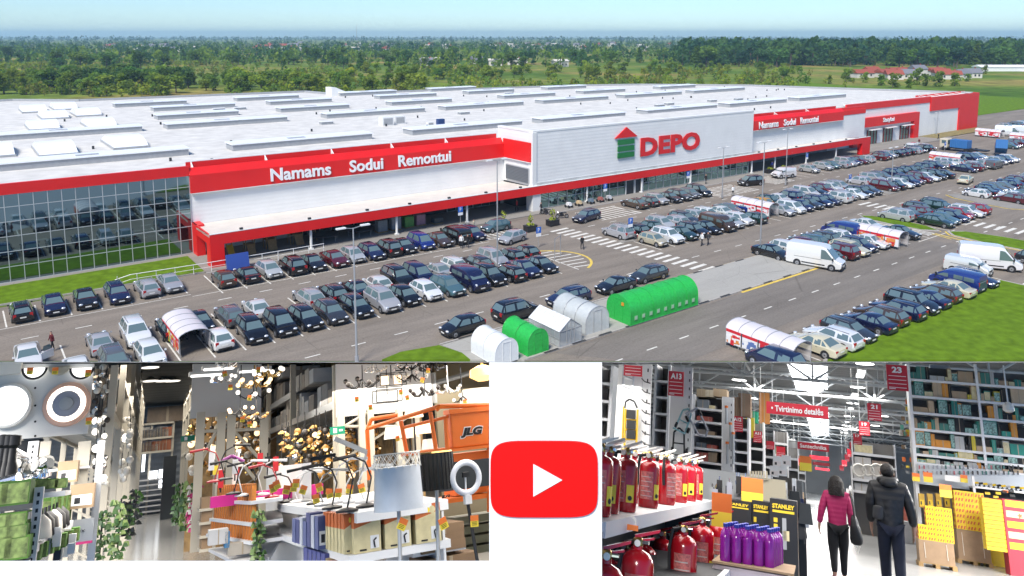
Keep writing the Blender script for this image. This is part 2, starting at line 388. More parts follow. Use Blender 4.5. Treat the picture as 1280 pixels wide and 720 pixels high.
# roof
b = MB(); roof = [(-75, 1.6), (45, 1.6), (45.1, 1.5), (97, 1.5), (97, 1), (208, 1), (196, 30), (185, 58), (160, 82), (140, 91), (80, 101), (63, 103), (60, 117), (4, 121), (-9, 132), (-75, 136)]
b.prism(roof, 9.3, 9.55, M_ROOF, 'z')
roof_o = b.build('roof', store)
b = MB()
for p, q in zip(roof[5:], roof[6:]): b.add([(p[0], p[1], 9), (q[0], q[1], 9), (q[0], q[1], 10.0), (p[0], p[1], 10.0)], [(0, 1, 2, 3)], M_GREY); b.prism(line(p, q, .5), 9.6, 10.05, M_GREY, 'z')
b.build('parapet', roof_o)
# upper roof of the entrance block: white coping ring
b = MB(); b.b2((45.3, -7.25, 11.7), (97, -6.4, 11.95), M_TRIM); b.b2((45.25, -6.4, 11.7), (46, 1.5, 11.95), M_TRIM); b.b2((46, -6.4, 11.68), (97, 1.5, 11.74), M_ROOF); b.b2((45.15, -7.32, 2.6), (45.9, -6.3, 11.7), M_TRIM)
b.build('coping', store)
n_sky = 0
for v0, us in ((15, (-18, 9.5, 38, 65, 92.5, 119, 146)), (47, (-18, 8, 37, 64, 91, 118, 145)), (64, (10, 34, 60, 92, 119, 150)), (82, (13, 38, 66, 93, 121)), (97, (8, 35, 62, 90))):
    for u0 in us:
        L = (22 if v0 in (15, 47) else 16) + rnd.uniform(-1, 1); z = 9.55; du = -12 if (v0 > 60 and u0 < 20) else 0
        m = MB().box((u0 + L / 2, v0 + 1.6, z + .42), (L, 3.2, .84), M_GREY).box((u0 + L / 2, v0 + 1.6, z + .92), (L + .3, 3.5, .16), M_SKYL)
        m.box((u0 + L * .45, v0 + 1.2, z + 1.03), (2.6, 1, .07), M_GREY)
        m.build('skylight', roof_o)
def barrel(u, v, L=6.5, w=3.4, h=1.3):
    m = MB(); n = 10; pr = [(-L / 2 + L * i / n, .35 + h * math.sin(math.pi * i / n) ** .8) for i in range(n + 1)] + [(L / 2, 0), (-L / 2, 0)]
    m.prism([(v + a, 9.55 + z) for a, z in pr], u - w / 2, u + w / 2, M_SKYL, 'x')
    m.b2((u - w / 2 - .15, v - L / 2 - .15, 9.55), (u + w / 2 + .15, v + L / 2 + .15, 9.85), M_GREY)
    m.build('skylight', roof_o, smooth=40)
for u, v in ((-10.5, 30), (-1.4, 31.5), (-17.5, 33), (-9, 63), (-.5, 61), (-5.5, 82), (.5, 84), (-7.5, 99), (-1.5, 102)): barrel(u, v, 11 if v < 50 else 9.5, 4.4, 1.05)
for i in range(60):
    u, v = rnd.uniform(-20, 190), rnd.choice((8, 11, 24, 29, 38, 41, 55, 59, 72, 77, 92)) + rnd.uniform(-1, 1)
    if v > 100 - max(0, u - 60) * .35 : continue
    MB().bar((u, v, 9.5), (u, v, 10.0), .16, M_DARK, 6).build('roof_vent', roof_o)
for i in range(14):
    u, v = rnd.uniform(5, 170), rnd.choice((26, 40, 57, 75)) + rnd.uniform(-2, 2)
    if v > 95 - max(0, u - 60) * .4: continue
    z = 9.55
    MB().box((u, v, z + .25), (2.2, 1.2, .5), M_GREY).box((u, v, z + .53), (2.5, 1.4, .08), M_TRIM).build('roof_hatch', roof_o)
for u, v, s in ((41, 30, 1.6), (44, 31, 1.5), (46.5, 24, .8)): MB().box((u, v, 9.55 + s / 2), (s * 1.4, s, s), M_TRIM).box((u, v - s / 2 - .02, 9.55 + s * .5), (s * 1.1, .04, s * .7), M_GREY).build('roof_unit', roof_o)
MB().prism([(0, 0), (6, 0), (6, .3), (1.2, 2.4), (0, 2.4)], 98, 102, M_TRIM, 'y').build('stair_head', roof_o, M=T(60, 0, 9.5))
MB().box((47.5, 22, 10.3), (1.3, .8, 1.4), mat('blue_unit', (.02, .05, .16), .4)).build('roof_unit', roof_o)
# glazed left end
b = MB(); b.b2((-75, -.02, .1), (-.02, .2, 9.35), M_REFL); cw = b.build('glass_wall', store)
b = MB()
for i in range(58): u = -.05 - i * 1.29; b.b2((u - .035, -.09, .1), (u + .035, -.02, 9.35), M_MULL)
for z in (.13, 1.75, 3.35, 4.95, 6.5, 8.05): b.b2((-75, -.085, z - .03), (0, -.022, z + .03), M_MULL)
b.build('mullion_grid', cw)
M_RED2 = M_RED
b = MB(); b.b2((-75, -.16, 9.35), (-.02, .25, 10.5), M_RED); b.build('red_band', store)
# red fascia troughs with brackets: front face leaning out, red parapet behind
def fascia(u0, u1, vf, zb, zt, vb, zbk, name='red_fascia', ret=None):
    b = MB(); zc = zb + (zt - zb) * .72
    b.prism([(vf, zb), (vf + .12, zb), (vf + .12, zc), (vf + .75, zt), (vf + .6, zt), (vf, zc)], u0, u1, M_RED, 'x')
    b.b2((u0, vb, zb + .4), (u1, vb + .15, zbk), M_RED); b.b2((u0, vf + .12, zb), (u0 + .12, vb, zc), M_RED); b.b2((u0, vf, zb - .1), (u1, vf + .3, zb - .01), M_TRIM)
    b.b2((u0, vb, zbk), (u1, vb + .25, zbk + .1), M_TRIM)
    f = b.build(name, store)
    n = max(2, int((u1 - u0) / 8.5))
    for i in range(n):
        u = u0 + .6 + (u1 - u0 - 1) * i / n
        k = MB(); z0 = zc + .05
        pts = [((u, vf + .7, zt - .3), (u, vb, zbk - .05)), ((u, vf + .7, zt - .3), (u, vb, zt - .75)), ((u, vb - .05, zt - .75), (u, vb - .05, zbk))]
        for t in (.35, .7): pts.append(((u, vf + .7 + (vb - vf - .7) * t, zt - .3 - .4 * t), (u, vf + .7 + (vb - vf - .7) * (t + .1), zt - .3 + (zbk - zt + .3) * t)))
        for p, q in pts: k.bar(p, q, .07, M_TRIM, 6)
        k.build('bracket', f)
    return f
f2 = fascia(0, 44.9, -.45, 7.3, 10.25, 1.35, 10.75)
b = MB(); b.b2((44.95, -7.0, 7.35), (45.25, -.3, 10.2), M_RED); b.b2((44.95, -7.0, 7.25), (45.25, -.3, 7.34), M_TRIM); b.build('red_return', f2)
b = MB(); b.b2((45.0, -6.6, 4.1), (45.29, -.9, 6.4), M_GREY)
lv = mat('louvre_slats', (.10, .115, .13), .5, stripes=('Z', .22, .9)); b.b2((44.96, -6.45, 4.2), (44.99, -1.05, 6.3), lv); b.build('louvre', store)
f3 = fascia(97.3, 131, -5.3, 7.75, 10.25, -3.4, 10.6)
b = MB(); b.b2((97, -4.4, 9.2), (141, -4.1, 10.2), M_RED); b.b2((131, -4.68, 8.6), (141, -4.4, 9.6), M_RED); b.b2((141, -.14, 8.55), (181, .2, 10.05), M_RED); b.b2((141, .2, 10.05), (181, .5, 10.15), M_TRIM)
for u in range(142, 181, 4): b.bar((u, .3, 9.4), (u, 1.6, 10.3), .06, M_TRIM, 5)
b.build('red_band', store)
b = MB(); b.b2((181, -.3, 6.3), (197.4, .1, 9.9), M_RED); b.b2((197.4, -.3, .1), (209, .1, 9.9), M_RED); b.b2((208.6, .1, .1), (209, 6, 9.9), M_RED); b.b2((181, 3.6, 9.5), (209, 3.8, 10.1), M_RED)
for u in range(183, 208, 4): b.bar((u, .1, 9.6), (u, 3.6, 10.0), .07, M_TRIM, 5)
b.build('red_gate_end', store)
# red portal with three doorways
b = MB(); b.b2((143.2, -.9, .1), (145.6, -.02, 6.6), M_RED); b.b2((171.5, -.9, .1), (174, -.02, 6.6), M_RED); b.b2((145.6, -.9, 4.45), (171.5, -.02, 6.6), M_RED); pt = b.build('red_portal', store)
for u in (150.6, 158, 166.1):
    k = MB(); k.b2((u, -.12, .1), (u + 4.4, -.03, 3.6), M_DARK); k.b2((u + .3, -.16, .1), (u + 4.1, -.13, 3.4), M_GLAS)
    for q in (0, 1.4, 2.8, 4.2): k.b2((u + q, -.24, .1), (u + q + .18, -.17, 3.6), mat('red_dark', (.22, .01, .012), .5))
    k.b2((u - .15, -1.4, 3.6), (u + 4.5, -.03, 3.75), M_TRIM); k.build('doorway', store)
# canopy
b = MB()
b.prism([(-7.35, 3.78), (-.02, 3.5), (-.02, 3.3), (-7.35, 3.5)], 0, 45.2, mat('canopy_deck', (.60, .56, .50), .7, var=.08, scale=.6, stripes=('X', 1.2, .2)), 'x')
b.prism([(-7.35, 3.78), (-4.65, 3.6), (-4.65, 3.4), (-7.35, 3.5)], 97, 134, _mc['canopy_deck'], 'x')
cn = b.build('canopy', store)
b = MB(); b.b2((0, -7.5, 2.62), (97, -7.36, 3.82), M_RED); b.b2((97, -7.5, 2.62), (138.4, -7.36, 3.82), M_RED); b.b2((0, -7.36, 2.62), (.16, .1, 3.82), M_RED)
b.b2((0, -7.52, 3.82), (138.4, -7.3, 3.9), M_TRIM); b.build('canopy_fascia', cn)
MB().b2((45.9, -7.35, 3.75), (97, -7.22, 4.3), mat('cladding_base', (.5, .51, .50), .6, var=.2, scale=.8)).build('base_course', store)
b = MB(); b.b2((0, -7.5, .1), (1.5, -6.0, 2.62), M_RED); b.build('red_pillar', store)
b = MB(); b.b2((-.02, -1.9, .1), (.9, .1, 3.82), M_RED); b.build('red_pillar', store)
b = MB(); b.b2((135.2, -7.5, .1), (138.4, -6.4, 2.62), M_RED); b.build('red_pillar', store)
for u in (11.7, 23.2, 34, 56, 68, 80, 97.3, 104.5, 115, 125.8): MB().bar((u, -7 if u < 45 or u > 96 else -7.1, .1), (u, -7 if u < 45 or u > 96 else -7.1, 2.65), .16, M_TRIM, 10).box((u, -7, .2), (.5, .4, .2), M_TRIM).build('column', store)
MB().b2((45.2, -7.32, .1), (46.7, -5.8, 2.62), M_TRIM).build('column', store)
for u in (3.5, 11.5, 19, 25, 31, 37, 43, 99, 105, 111, 117, 123, 129): MB().box((u, -7.25, 4.0), (.35, .3, .22), M_DARK).bar((u, -7.25, 3.85), (u, -7.25, 3.95), .05, M_DARK, 6).build('floodlight', cn)
# shop front under the canopy: glass with frames
def shopfront(u0, u1, v, z1, step, m):
    k = MB(); k.b2((u0, v, .12), (u1, v + .08, z1), m); g = k.build('shop_window', store)
    k = MB(); n = int((u1 - u0) / step)
    for i in range(n + 1): u = u0 + (u1 - u0) * i / n; k.b2((u - .05, v - .07, .12), (u + .05, v - .005, z1), M_MULL)
    for z in (.2, 1.5, z1 - .05): k.b2((u0, v - .065, z - .04), (u1, v - .006, z + .04), M_MULL)
    k.build('window_frame', g)
shopfront(47, 96.8, -6.6, 2.6, 1.75, M_GLAS)
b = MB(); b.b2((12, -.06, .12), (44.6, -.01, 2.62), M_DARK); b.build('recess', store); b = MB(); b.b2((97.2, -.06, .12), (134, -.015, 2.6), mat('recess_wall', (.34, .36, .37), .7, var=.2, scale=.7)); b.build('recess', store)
shopfront(14, 22, -.16, 2.5, 1.4, M_GLAS); shopfront(35, 44, -.16, 2.5, 1.3, M_GLAS)
# double doors in the long shop front
for u in (64.8, 66.9): MB().b2((u, -6.78, .12), (u + 1.7, -6.68, 2.35), M_DARK).b2((u - .12, -6.8, .12), (u, -6.66, 2.5), M_TRIM).b2((u + 1.7, -6.8, .12), (u + 1.82, -6.66, 2.5), M_TRIM).b2((u - .12, -6.8, 2.35), (u + 1.82, -6.66, 2.5), M_TRIM).build('door', store)
FACE = lambda u, v, z: T(u, v, z) @ RX(R(90))
for w, u, wd_ in (('Namams', 13.3, 7.9), ('Sodui', 22.3, 4.9), ('Remontui', 31.3, 8.5)): text(w, 2, .05, M_LET_W, store, FACE(u, -.55, 8.45 - (.0 if w != 'Sodui' else 0)), width=wd_, height=1.6, bold=.05)
for w, u, wd_ in (('Namams', 104.4, 6.2), ('Sodui', 111.3, 4.0), ('Remontui', 118.1, 6.4)): text(w, 2, .05, M_LET_W, store, FACE(u, -5.4, 8.65), width=wd_, height=1.3, bold=.05)
text('Statybai', 2, .05, M_LET_W, store, FACE(158.6, -.98, 5.55), width=5.2, height=1.3, bold=.04)
text('DEPO', 3, .06, M_LET_R, store, FACE(74.6, -7.34, 7.65), width=14.6, height=3.1, bold=.13, spacing=1.05)
lg = MB().prism([(61.5, 9.55), (66.5, 9.55), (64, 11.2)], -7.45, -7.25, M_LET_R, 'y'); lg.build('roof_emblem', store)
for z in (8.45, 7.4, 6.35): MB().b2((62.2, -7.45, z), (65.8, -7.25, z + .8), M_GREEN).build('bar_emblem', store)
# ---------------------------------------------------------------- vehicles
M_PAINT = mat('car_paint', (.5, .5, .5), .25, metal=.25, coat=1.0, obj=True)
M_CGL = mat('car_glass', (.10, .15, .155), .05, spec=1.0, coat=.6)
M_TYRE = mat('tyre_rubber', (.012, .012, .013), .8)
M_RIM = mat('wheel_rim', (.42, .43, .45), .3, metal=.7)
M_BLK = mat('black_plastic', (.016, .016, .018), .5)
M_HL = mat('headlamp_glass', (.62, .66, .70), .12, metal=.4)
M_TL = mat('tail_lamp_red', (.36, .008, .01), .2, coat=.5)
M_PLATE = mat('number_plate', (.66, .66, .62), .5)
# kind: L, W, roof z, hood z, belt z, trunk z, windscreen base/top, rear roof/base (fractions from the nose)
KINDS = {
 'saloon': (4.6, 1.78, 1.44, .78, .94, .98, .27, .43, .70, .87),
 'hatchback': (4.05, 1.72, 1.50, .80, .95, 1.0, .23, .40, .84, .975),
 'estate_car': (4.65, 1.78, 1.49, .80, .95, 1.0, .26, .41, .88, .98),
 'off_roader': (4.6, 1.86, 1.74, .98, 1.10, 1.12, .25, .38, .90, .98),
 'people_carrier': (4.5, 1.82, 1.70, .90, 1.02, 1.05, .17, .36, .90, .985),
}
def body_mb(b, spec):
    L, Wd, zr, zh, zb, zt, s1, s2, s3, s4 = spec; h = Wd / 2; y = lambda s: L / 2 - s * L
    st = [(0, .46, .60, .80), (.025, .28, .68, .9), (.10, .22, zh - .05, .97), (s1 * .6, .22, zh + .02, 1), (s1, .22, zb, 1), (s2, .22, zb + .02, 1), (s3, .22, zb + .03, 1), (s4 - .02, .22, zt, .985), (.965, .26, zt - .03, .95), (.995, .36, zt - .16, .88), (1, .48, .72, .82)]
    vs = []; fs = []
    for s, z0, z1, k in st:
        w = h * k; zm = z0 + (z1 - z0) * .5
        half = [(w * .86, z0), (w * .97, z0 + .08), (w, zm), (w * .985, z1 - .10), (w * .91, z1 - .02), (w * .5, z1 + .025)]
        row = [(-x, y(s), z) for x, z in half] + [(x, y(s), z) for x, z in half[::-1]]
        vs += row
    n = 12
    for i in range(len(st) - 1):
        for j in range(n - 1): fs.append((i * n + j, i * n + j + 1, (i + 1) * n + j + 1, (i + 1) * n + j))
        fs.append((i * n + n - 1, i * n, (i + 1) * n, (i + 1) * n + n - 1))
    fs.append(tuple(range(n))[::-1]); fs.append(tuple(range((len(st) - 1) * n, len(st) * n)))
    b.add(vs, fs, M_PAINT)
    # cabin: belt ring, roof edge ring, crowned roof
    g = cabin(spec)
    c = g['v']; b.add(c, g['f'], M_PAINT)
    b.box((0, 0, .30), (Wd * .84, L * .93, .2), M_BLK)
def cabin(spec):
    L, Wd, zr, zh, zb, zt, s1, s2, s3, s4 = spec; h = Wd / 2; y = lambda s: L / 2 - s * L
    wb, wr = h * .92, h * .70; z0 = zb - .03; sm = (s2 + s3) / 2
    v = []
    for s, w, z in ((s1, wb * .94, z0), (s2, wb, z0), (s3, wb, z0), (s4, wb * .95, max(z0, zt - .03))): v += [(-w, y(s), z), (w, y(s), z)]          # 0-7 belt
    for s, w, z in ((s2, wr * .97, zr - .10), (sm, wr, zr - .05), (s3, wr * .97, zr - .09)): v += [(-w, y(s), z), (w, y(s), z)]                   # 8-13 roof edge
    for s, w, z in ((s2 + .035, wr * .74, zr - .03), (sm, wr * .76, zr), (s3 - .03, wr * .74, zr - .02)): v += [(-w, y(s), z), (w, y(s), z)]       # 14-19 roof crown
    f = [(0, 1, 9, 8), (6, 12, 13, 7), (0, 8, 2), (1, 3, 9), (2, 8, 10, 12, 4), (3, 5, 13, 11, 9), (4, 12, 6), (5, 7, 13),
         (8, 9, 15, 14), (8, 14, 16, 10), (10, 16, 18, 12), (9, 11, 17, 15), (11, 13, 19, 17), (12, 18, 19, 13), (14, 15, 17, 16), (16, 17, 19, 18)]
    return dict(v=v, f=f, wb=wb, wr=wr, z0=z0)
def inset(pts, k, off):
    c = sum((Vector(p) for p in pts), Vector()) / len(pts); n = (Vector(pts[1]) - Vector(pts[0])).cross(Vector(pts[-1]) - Vector(pts[0])).normalized()
    if n.dot(c - Vector((0, 0, .6))) < 0: n = -n
    return [tuple(c + (Vector(p) - c) * k + n * off) for p in pts]
def lerp(a, b, t): return tuple(a[i] + (b[i] - a[i]) * t for i in range(3))
def panes(spec):
    g = cabin(spec); v = g['v']; out = {}
    out['windscreen'] = [inset([v[0], v[1], v[9], v[8]], .90, .012)]
    out['rear_window'] = [inset([v[6], v[7], v[13], v[12]], .86, .012)]
    for sd, (a, b_, c, d, e, f_, m_) in (('l', (0, 2, 4, 6, 8, 12, 10)), ('r', (1, 3, 5, 7, 9, 13, 11))):
        A0, A1, A2, A3, T0, T2 = v[a], v[b_], v[c], v[d], v[e], v[f_]
        low = lambda t: lerp(lerp(A0, A1, min(1, t / .3)) if t < .3 else (lerp(A1, A2, (t - .3) / .4) if t < .7 else lerp(A2, A3, (t - .7) / .3)), (0, 0, 0), 0)
        ps = []
        bm_ = lerp(A1, A2, .5); tm_ = lerp(T0, T2, .5)
        ps.append(inset([lerp(A0, A1, .35), lerp(A1, A2, .48), lerp(T0, T2, .48), lerp(T0, T2, .03)], .90, .02))
        ps.append(inset([lerp(A1, A2, .53), lerp(A2, A3, .0), lerp(T0, T2, .97), lerp(T0, T2, .53)], .90, .02))
        if spec[9] - spec[8] > .06 or spec[8] > .85: ps.append(inset([lerp(A2, A3, .08), lerp(A2, A3, .70), lerp(T2, A3, .12), lerp(T2, A2, .10)], .80, .025))
        out['side_' + sd] = ps
    return out
def wheel_mb(b, x, yy, r=.325, w=.21):
    s = 1 if x > 0 else -1
    b.lathe([(r * .7, -w / 2), (r * .95, -w / 2), (r, -w / 2 + .03), (r, w / 2 - .03), (r * .95, w / 2), (r * .7, w / 2)], M_TYRE, (x, yy, r), 14, 'x')
def rim_mb(b, x, yy, r=.325, w=.21):
    s = 1 if x > 0 else -1
    b.bar((x + s * (w / 2 - .02), yy, r), (x + s * (w / 2 + .008), yy, r), r * .66, M_RIM, 14, r * .58)
    b.bar((x + s * (w / 2 + .004), yy, r), (x + s * (w / 2 + .014), yy, r), r * .15, M_BLK, 8)
def make_car(kind, spec, parts=True, extra=None):
    """builds one vehicle; with parts, an Empty with child meshes; without, one mesh"""
    L, Wd, zr, zh, zb, zt = spec[:6]; h = Wd / 2
    root = thing('parked_car', kind, 'car', Matrix()) if parts else None
    one = MB()
    def new(): return MB() if parts else one
    def done(b, name, par=None, sm=None):
        if parts: return b.build(name, par or root, smooth=sm)
    b = new(); body_mb(b, spec)
    for sx in (-1, 1):
        for yy in (L * .305, -L * .295): b.bar((sx * (h - .12), yy, .34), (sx * (h + .004), yy, .34), .375, M_BLK, 16)
    if kind in ('estate_car', 'off_roader'):
        for sx in (-1, 1): b.bar((sx * h * .6, L * .06, zr + .02), (sx * h * .6, -L * .36, zr + .01), .022, M_RIM, 5)
    b.box((0, L / 2 - .03, .62), (Wd * .5, .06, .14), M_BLK); b.box((0, L / 2 - .04, .36), (Wd * .62, .08, .12), M_BLK); b.box((0, -L / 2 + .04, .38), (Wd * .66, .08, .12), M_BLK)
    for sx in (-1, 1):
        for k in (-.04, .135): b.box((sx * (h - .005), L * (.0 - k), zb - .16), (.012, .14, .025), M_BLK)
    done(b, 'body', None, 32)
    pn = panes(spec)
    for key, nm in (('windscreen', 'windscreen'), ('rear_window', 'rear_window'), ('side_l', 'side_window'), ('side_r', 'side_window')):
        b = new()
        for q in pn[key]: b.add(q, [tuple(range(len(q)))], M_CGL)
        done(b, nm)
    for sx in (-1, 1):
        for yy in (L * .305, -L * .295):
            b = new(); wheel_mb(b, sx * (h - .09), yy); w = done(b, 'wheel', None, 40)
            b = new(); rim_mb(b, sx * (h - .09), yy)
            if parts: done(b, 'rim', w)
        b = new(); b.ball((sx * h * .66, L / 2 - .12, .70), .2, M_HL, 10, 6, (.95, .75, .48)); done(b, 'headlight', None, 60)
        b = new(); z = zt - .20; tall = .34 if kind in ('estate_car', 'off_roader', 'people_carrier', 'hatchback') else .17
        b.box((sx * h * .74, -L / 2 + .07, z), (.26, .12, tall), M_TL); b.box((sx * h * .835, -L / 2 + .16, z), (.05, .16, tall * .8), M_TL); done(b, 'tail_light')
        b = new(); b.box((sx * (h + .06), L * (.5 - spec[6] - .05), zb + .08), (.17, .09, .13), M_PAINT, tap=.8); done(b, 'wing_mirror')
    b = new(); b.box((0, L / 2 + .005, .47), (.5, .025, .11), M_PLATE); done(b, 'number_plate')
    b = new(); b.box((0, -L / 2 - .005, .62 if kind != 'saloon' else .70), (.5, .025, .11), M_PLATE); done(b, 'number_plate')
    if parts: return root
    o = one.build('parked_car', smooth=32); return o
def make_van(kind, L, Wd, H, nose, win=True, panel=False, parts=True):
    """box van or minibus: one tall body with a short sloping nose"""
    root = thing('parked_van', kind, 'van', Matrix()); h = Wd / 2
    b = MB(); st = [(0, .45, .85, .86), (.02, .30, 1.0, .95), (nose * .75, .24, 1.18, 1), (nose, .24, 1.28, 1), (nose + .17, .24, H - .12, .96), (nose + .24, .24, H - .02, .93), (.5, .24, H, .93), (.93, .24, H, .93), (.985, .26, H - .08, .93), (1, .36, H - .35, .95)]
    vs = []; fs = []; n = 14
    for s, z0, z1, k in st:
        half = [(h * .9, z0), (h, z0 + .1), (h, min(1.1, z0 + (z1 - z0) * .5)), (h * (.99 if z1 > 1.4 else .98), min(1.25, z1 - .12)), (h * (k if z1 > 1.4 else .95), z1 - .16), (h * (k - .06 if z1 > 1.4 else .88), z1 - .03), (h * .45, z1 + .02)]
        vs += [(-x, L / 2 - s * L, z) for x, z in half] + [(x, L / 2 - s * L, z) for x, z in half[::-1]]
    for i in range(len(st) - 1):
        for j in range(n): fs.append((i * n + j, i * n + (j + 1) % n, (i + 1) * n + (j + 1) % n, (i + 1) * n + j))
    fs += [tuple(range(n))[::-1], tuple(range((len(st) - 1) * n, len(st) * n))]
    b.add(vs, fs, M_PAINT)
    r = .35
    for sx in (-1, 1):
        for yy in (L * .33, -L * .29): b.bar((sx * (h - .12), yy, .38), (sx * (h + .004), yy, .38), .42, M_BLK, 16)
        b.box((sx * (h + .01), 0, .55), (.03, L * .42, .12), M_BLK)
    b.box((0, L / 2 - .02, .42), (Wd * .86, .14, .26), M_BLK); b.box((0, L / 2 - .02, .78), (Wd * .5, .08, .16), M_BLK); b.box((0, -L / 2 + .02, .42), (Wd * .9, .12, .18), M_BLK)
    for sx in (-1, 1): b.box((sx * (h + .006), -.1 * L, 1.12), (.015, L * .5, .03), M_BLK)
    b.build('body', root, smooth=32)
    y0, y1 = L / 2 - nose * L, L / 2 - (nose + .17) * L
    w1 = [(-h * .86, y0 - .02, 1.3), (h * .86, y0 - .02, 1.3), (h * .80, y1 + .06, H - .26), (-h * .80, y1 + .06, H - .26)]
    MB().add(inset(w1, .98, .05), [(0, 1, 2, 3)], M_CGL).build('windscreen', root)
    for sx in (-1, 1):
        k = MB(); X = lambda z: sx * (h * (1 - .06 * max(0, (z - 1.25) / (H - 1.4))) + .012)
        k.add([(X(1.25), y0 - .12, 1.25), (X(1.25), y1 - .45, 1.22), (X(H - .35), y1 - .45, H - .35), (X(H - .35), y1 + .0, H - .38)], [(0, 1, 2, 3)], M_CGL)
        if win:
            for a, c in ((.50, .68), (.70, .90)):
                k.add([(X(1.22), L / 2 - a * L, 1.22), (X(1.22), L / 2 - c * L, 1.22), (X(H - .32), L / 2 - c * L, H - .32), (X(H - .32), L / 2 - a * L, H - .32)], [(0, 1, 2, 3)], M_CGL)
        k.build('side_window', root)
        for yy in (L * .33, -L * .29):
            k = MB(); wheel_mb(k, sx * (h - .09), yy, r); w = k.build('wheel', root, smooth=40); k = MB(); rim_mb(k, sx * (h - .09), yy, r); k.build('rim', w)
        MB().ball((sx * h * .72, L / 2 - .12, .86), .2, M_HL, 10, 6, (.8, .7, .9)).build('headlight', root, smooth=60)
        MB().box((sx * h * .90, -L / 2 + .02, 1.15), (.16, .1, .42), M_TL).build('tail_light', root)
        MB().box((sx * (h + .14), y0 - .15, 1.35), (.2, .12, .28), M_BLK).build('wing_mirror', root)
    if win: MB().add([(-h * .78, -L / 2 - .02, 1.25), (h * .78, -L / 2 - .02, 1.25), (h * .74, -L / 2 + .05, H - .4), (-h * .74, -L / 2 + .05, H - .4)], [(0, 1, 2, 3)], M_CGL).build('rear_window', root)
    for s in (1, -1): MB().box((0, s * (L / 2 + .05), .52), (.5, .025, .11), M_PLATE).build('number_plate', root)
    return root
PROTO = {}; FAR = {}
for k, s in KINDS.items():
    PROTO[k] = make_car(k, s); FAR[k] = make_car(k, s, False)
PROTO['minibus'] = make_van('minibus', 4.9, 1.92, 1.95, .13)
PROTO['panel_van'] = make_van('panel_van', 5.9, 2.05, 2.6, .12, win=False)
PROTO['small_van'] = make_van('small_van', 4.3, 1.8, 1.85, .16, win=False)
CH = tree_of(None)
COLS = {'black': (.008, .008, .010), 'dark grey': (.035, .038, .043), 'silver': (.40, .41, .42), 'white': (.70, .71, .70), 'navy blue': (.010, .014, .055), 'grey': (.13, .14, .15),
        'dark green': (.012, .035, .025), 'blue': (.015, .035, .20), 'red': (.33, .01, .015), 'dark red': (.10, .008, .012), 'beige': (.45, .41, .30), 'brown': (.07, .045, .03), 'teal': (.07, .14, .16), 'yellow': (.55, .27, .02), 'cream': (.60, .56, .40)}
KW = {'saloon': 'saloon car', 'hatchback': 'hatchback', 'estate_car': 'estate car', 'off_roader': 'off-roader', 'people_carrier': 'people carrier', 'minibus': 'minibus', 'panel_van': 'panel van', 'small_van': 'small van'}
ORD = ['first', 'second', 'third', 'fourth', 'fifth', 'sixth', 'seventh', 'eighth', 'ninth', 'tenth', 'eleventh', 'twelfth', 'thirteenth', 'fourteenth', 'fifteenth', 'sixteenth', 'seventeenth', 'eighteenth', 'nineteenth', 'twentieth', 'twenty-first', 'twenty-second', 'twenty-third', 'twenty-fourth', 'twenty-fifth', 'twenty-sixth', 'twenty-seventh', 'twenty-eighth', 'twenty-ninth', 'thirtieth']
cr = random.Random(3)
n_far = 0
def car(kind, col, u, v, yaw, label, group, far=False):
    c = list(COLS[col]); w_ = cr.uniform(.85, 1.12); c = tuple(max(.004, x * w_ * cr.uniform(.98, 1.02)) for x in c)
    M = A(u, v, .004, yaw) @ S(cr.uniform(.97, 1.03))
    if far and kind in FAR:
        o = FAR[kind].copy(); COL.objects.link(o); o.matrix_basis = M; o.color = (*c, 1); tag(o, label, 'car', group)
    else: o = copy_tree(PROTO[kind], CH, M, label, group, c); o['category'] = 'van' if 'van' in kind or kind == 'minibus' else 'car'
    return o
OUT, IN = math.pi, 0.0            # nose towards the road in front, or towards the store
K = {'s': 'saloon', 'h': 'hatchback', 'e': 'estate_car', 'o': 'off_roader', 'p': 'people_carrier', 'm': 'minibus', 'v': 'panel_van', 'w': 'small_van'}
CC = {'k': 'black', 'd': 'dark grey', 's': 'silver', 'w': 'white', 'n': 'navy blue', 'g': 'grey', 'G': 'dark green', 'b': 'blue', 'r': 'red', 'R': 'dark red', 'e': 'beige', 'o': 'brown', 't': 'teal', 'y': 'yellow', 'c': 'cream'}
def row(where, group, v, items, far=False, first='from left'):
    """items: 'u:kind colour direction' with direction < nose to the viewer, > tail to the viewer"""
    for i, it in enumerate(items.split()):
        u, c = it.split(':'); kd, cl, dr = K[c[0]], CC[c[1]], c[2]
        n = ORD[i] if i < len(ORD) else 'last'
        car(kd, cl, float(u), v + cr.uniform(-.18, .18), (OUT if dr == '<' else IN) + cr.uniform(-.03, .03), f"{CC[c[1]]} {KW[kd]}, {n} {first}, row {where}", group, far)
row('beside the lawn under glass wall', 'cars along the lawn', -11.9, '-18:ek> -15.4:sn< -12.8:sk< -10.1:en< -7.4:es> -5.2:ss<')
row('along the red canopy', 'cars along the red canopy', -13.6, '-.4:ho> 2.0:sk> 4.4:hs< 6.9:ok> 9.2:sk< 11.7:sR< 14.0:hs< 16.3:en< 18.4:ok> 20.5:sk< 23.0:pb< 25.4:so< 27.8:mk> 30.4:en<')
row('backing onto lane by the canopy', 'first row of the left double row', -24.4, '-18.4:sw< -13.4:ss> -10.7:ow< -8.0:ek> -5.6:sk< -3.0:eg> -.5:sw> 4.5:es> 6.8:ek> 9.2:sk> 11.6:hw> 14.1:ok< 16.4:pn< 18.8:ss> 21.2:ew< 23.7:ed> 26.0:os< 28.4:ek> 30.6:hk>')
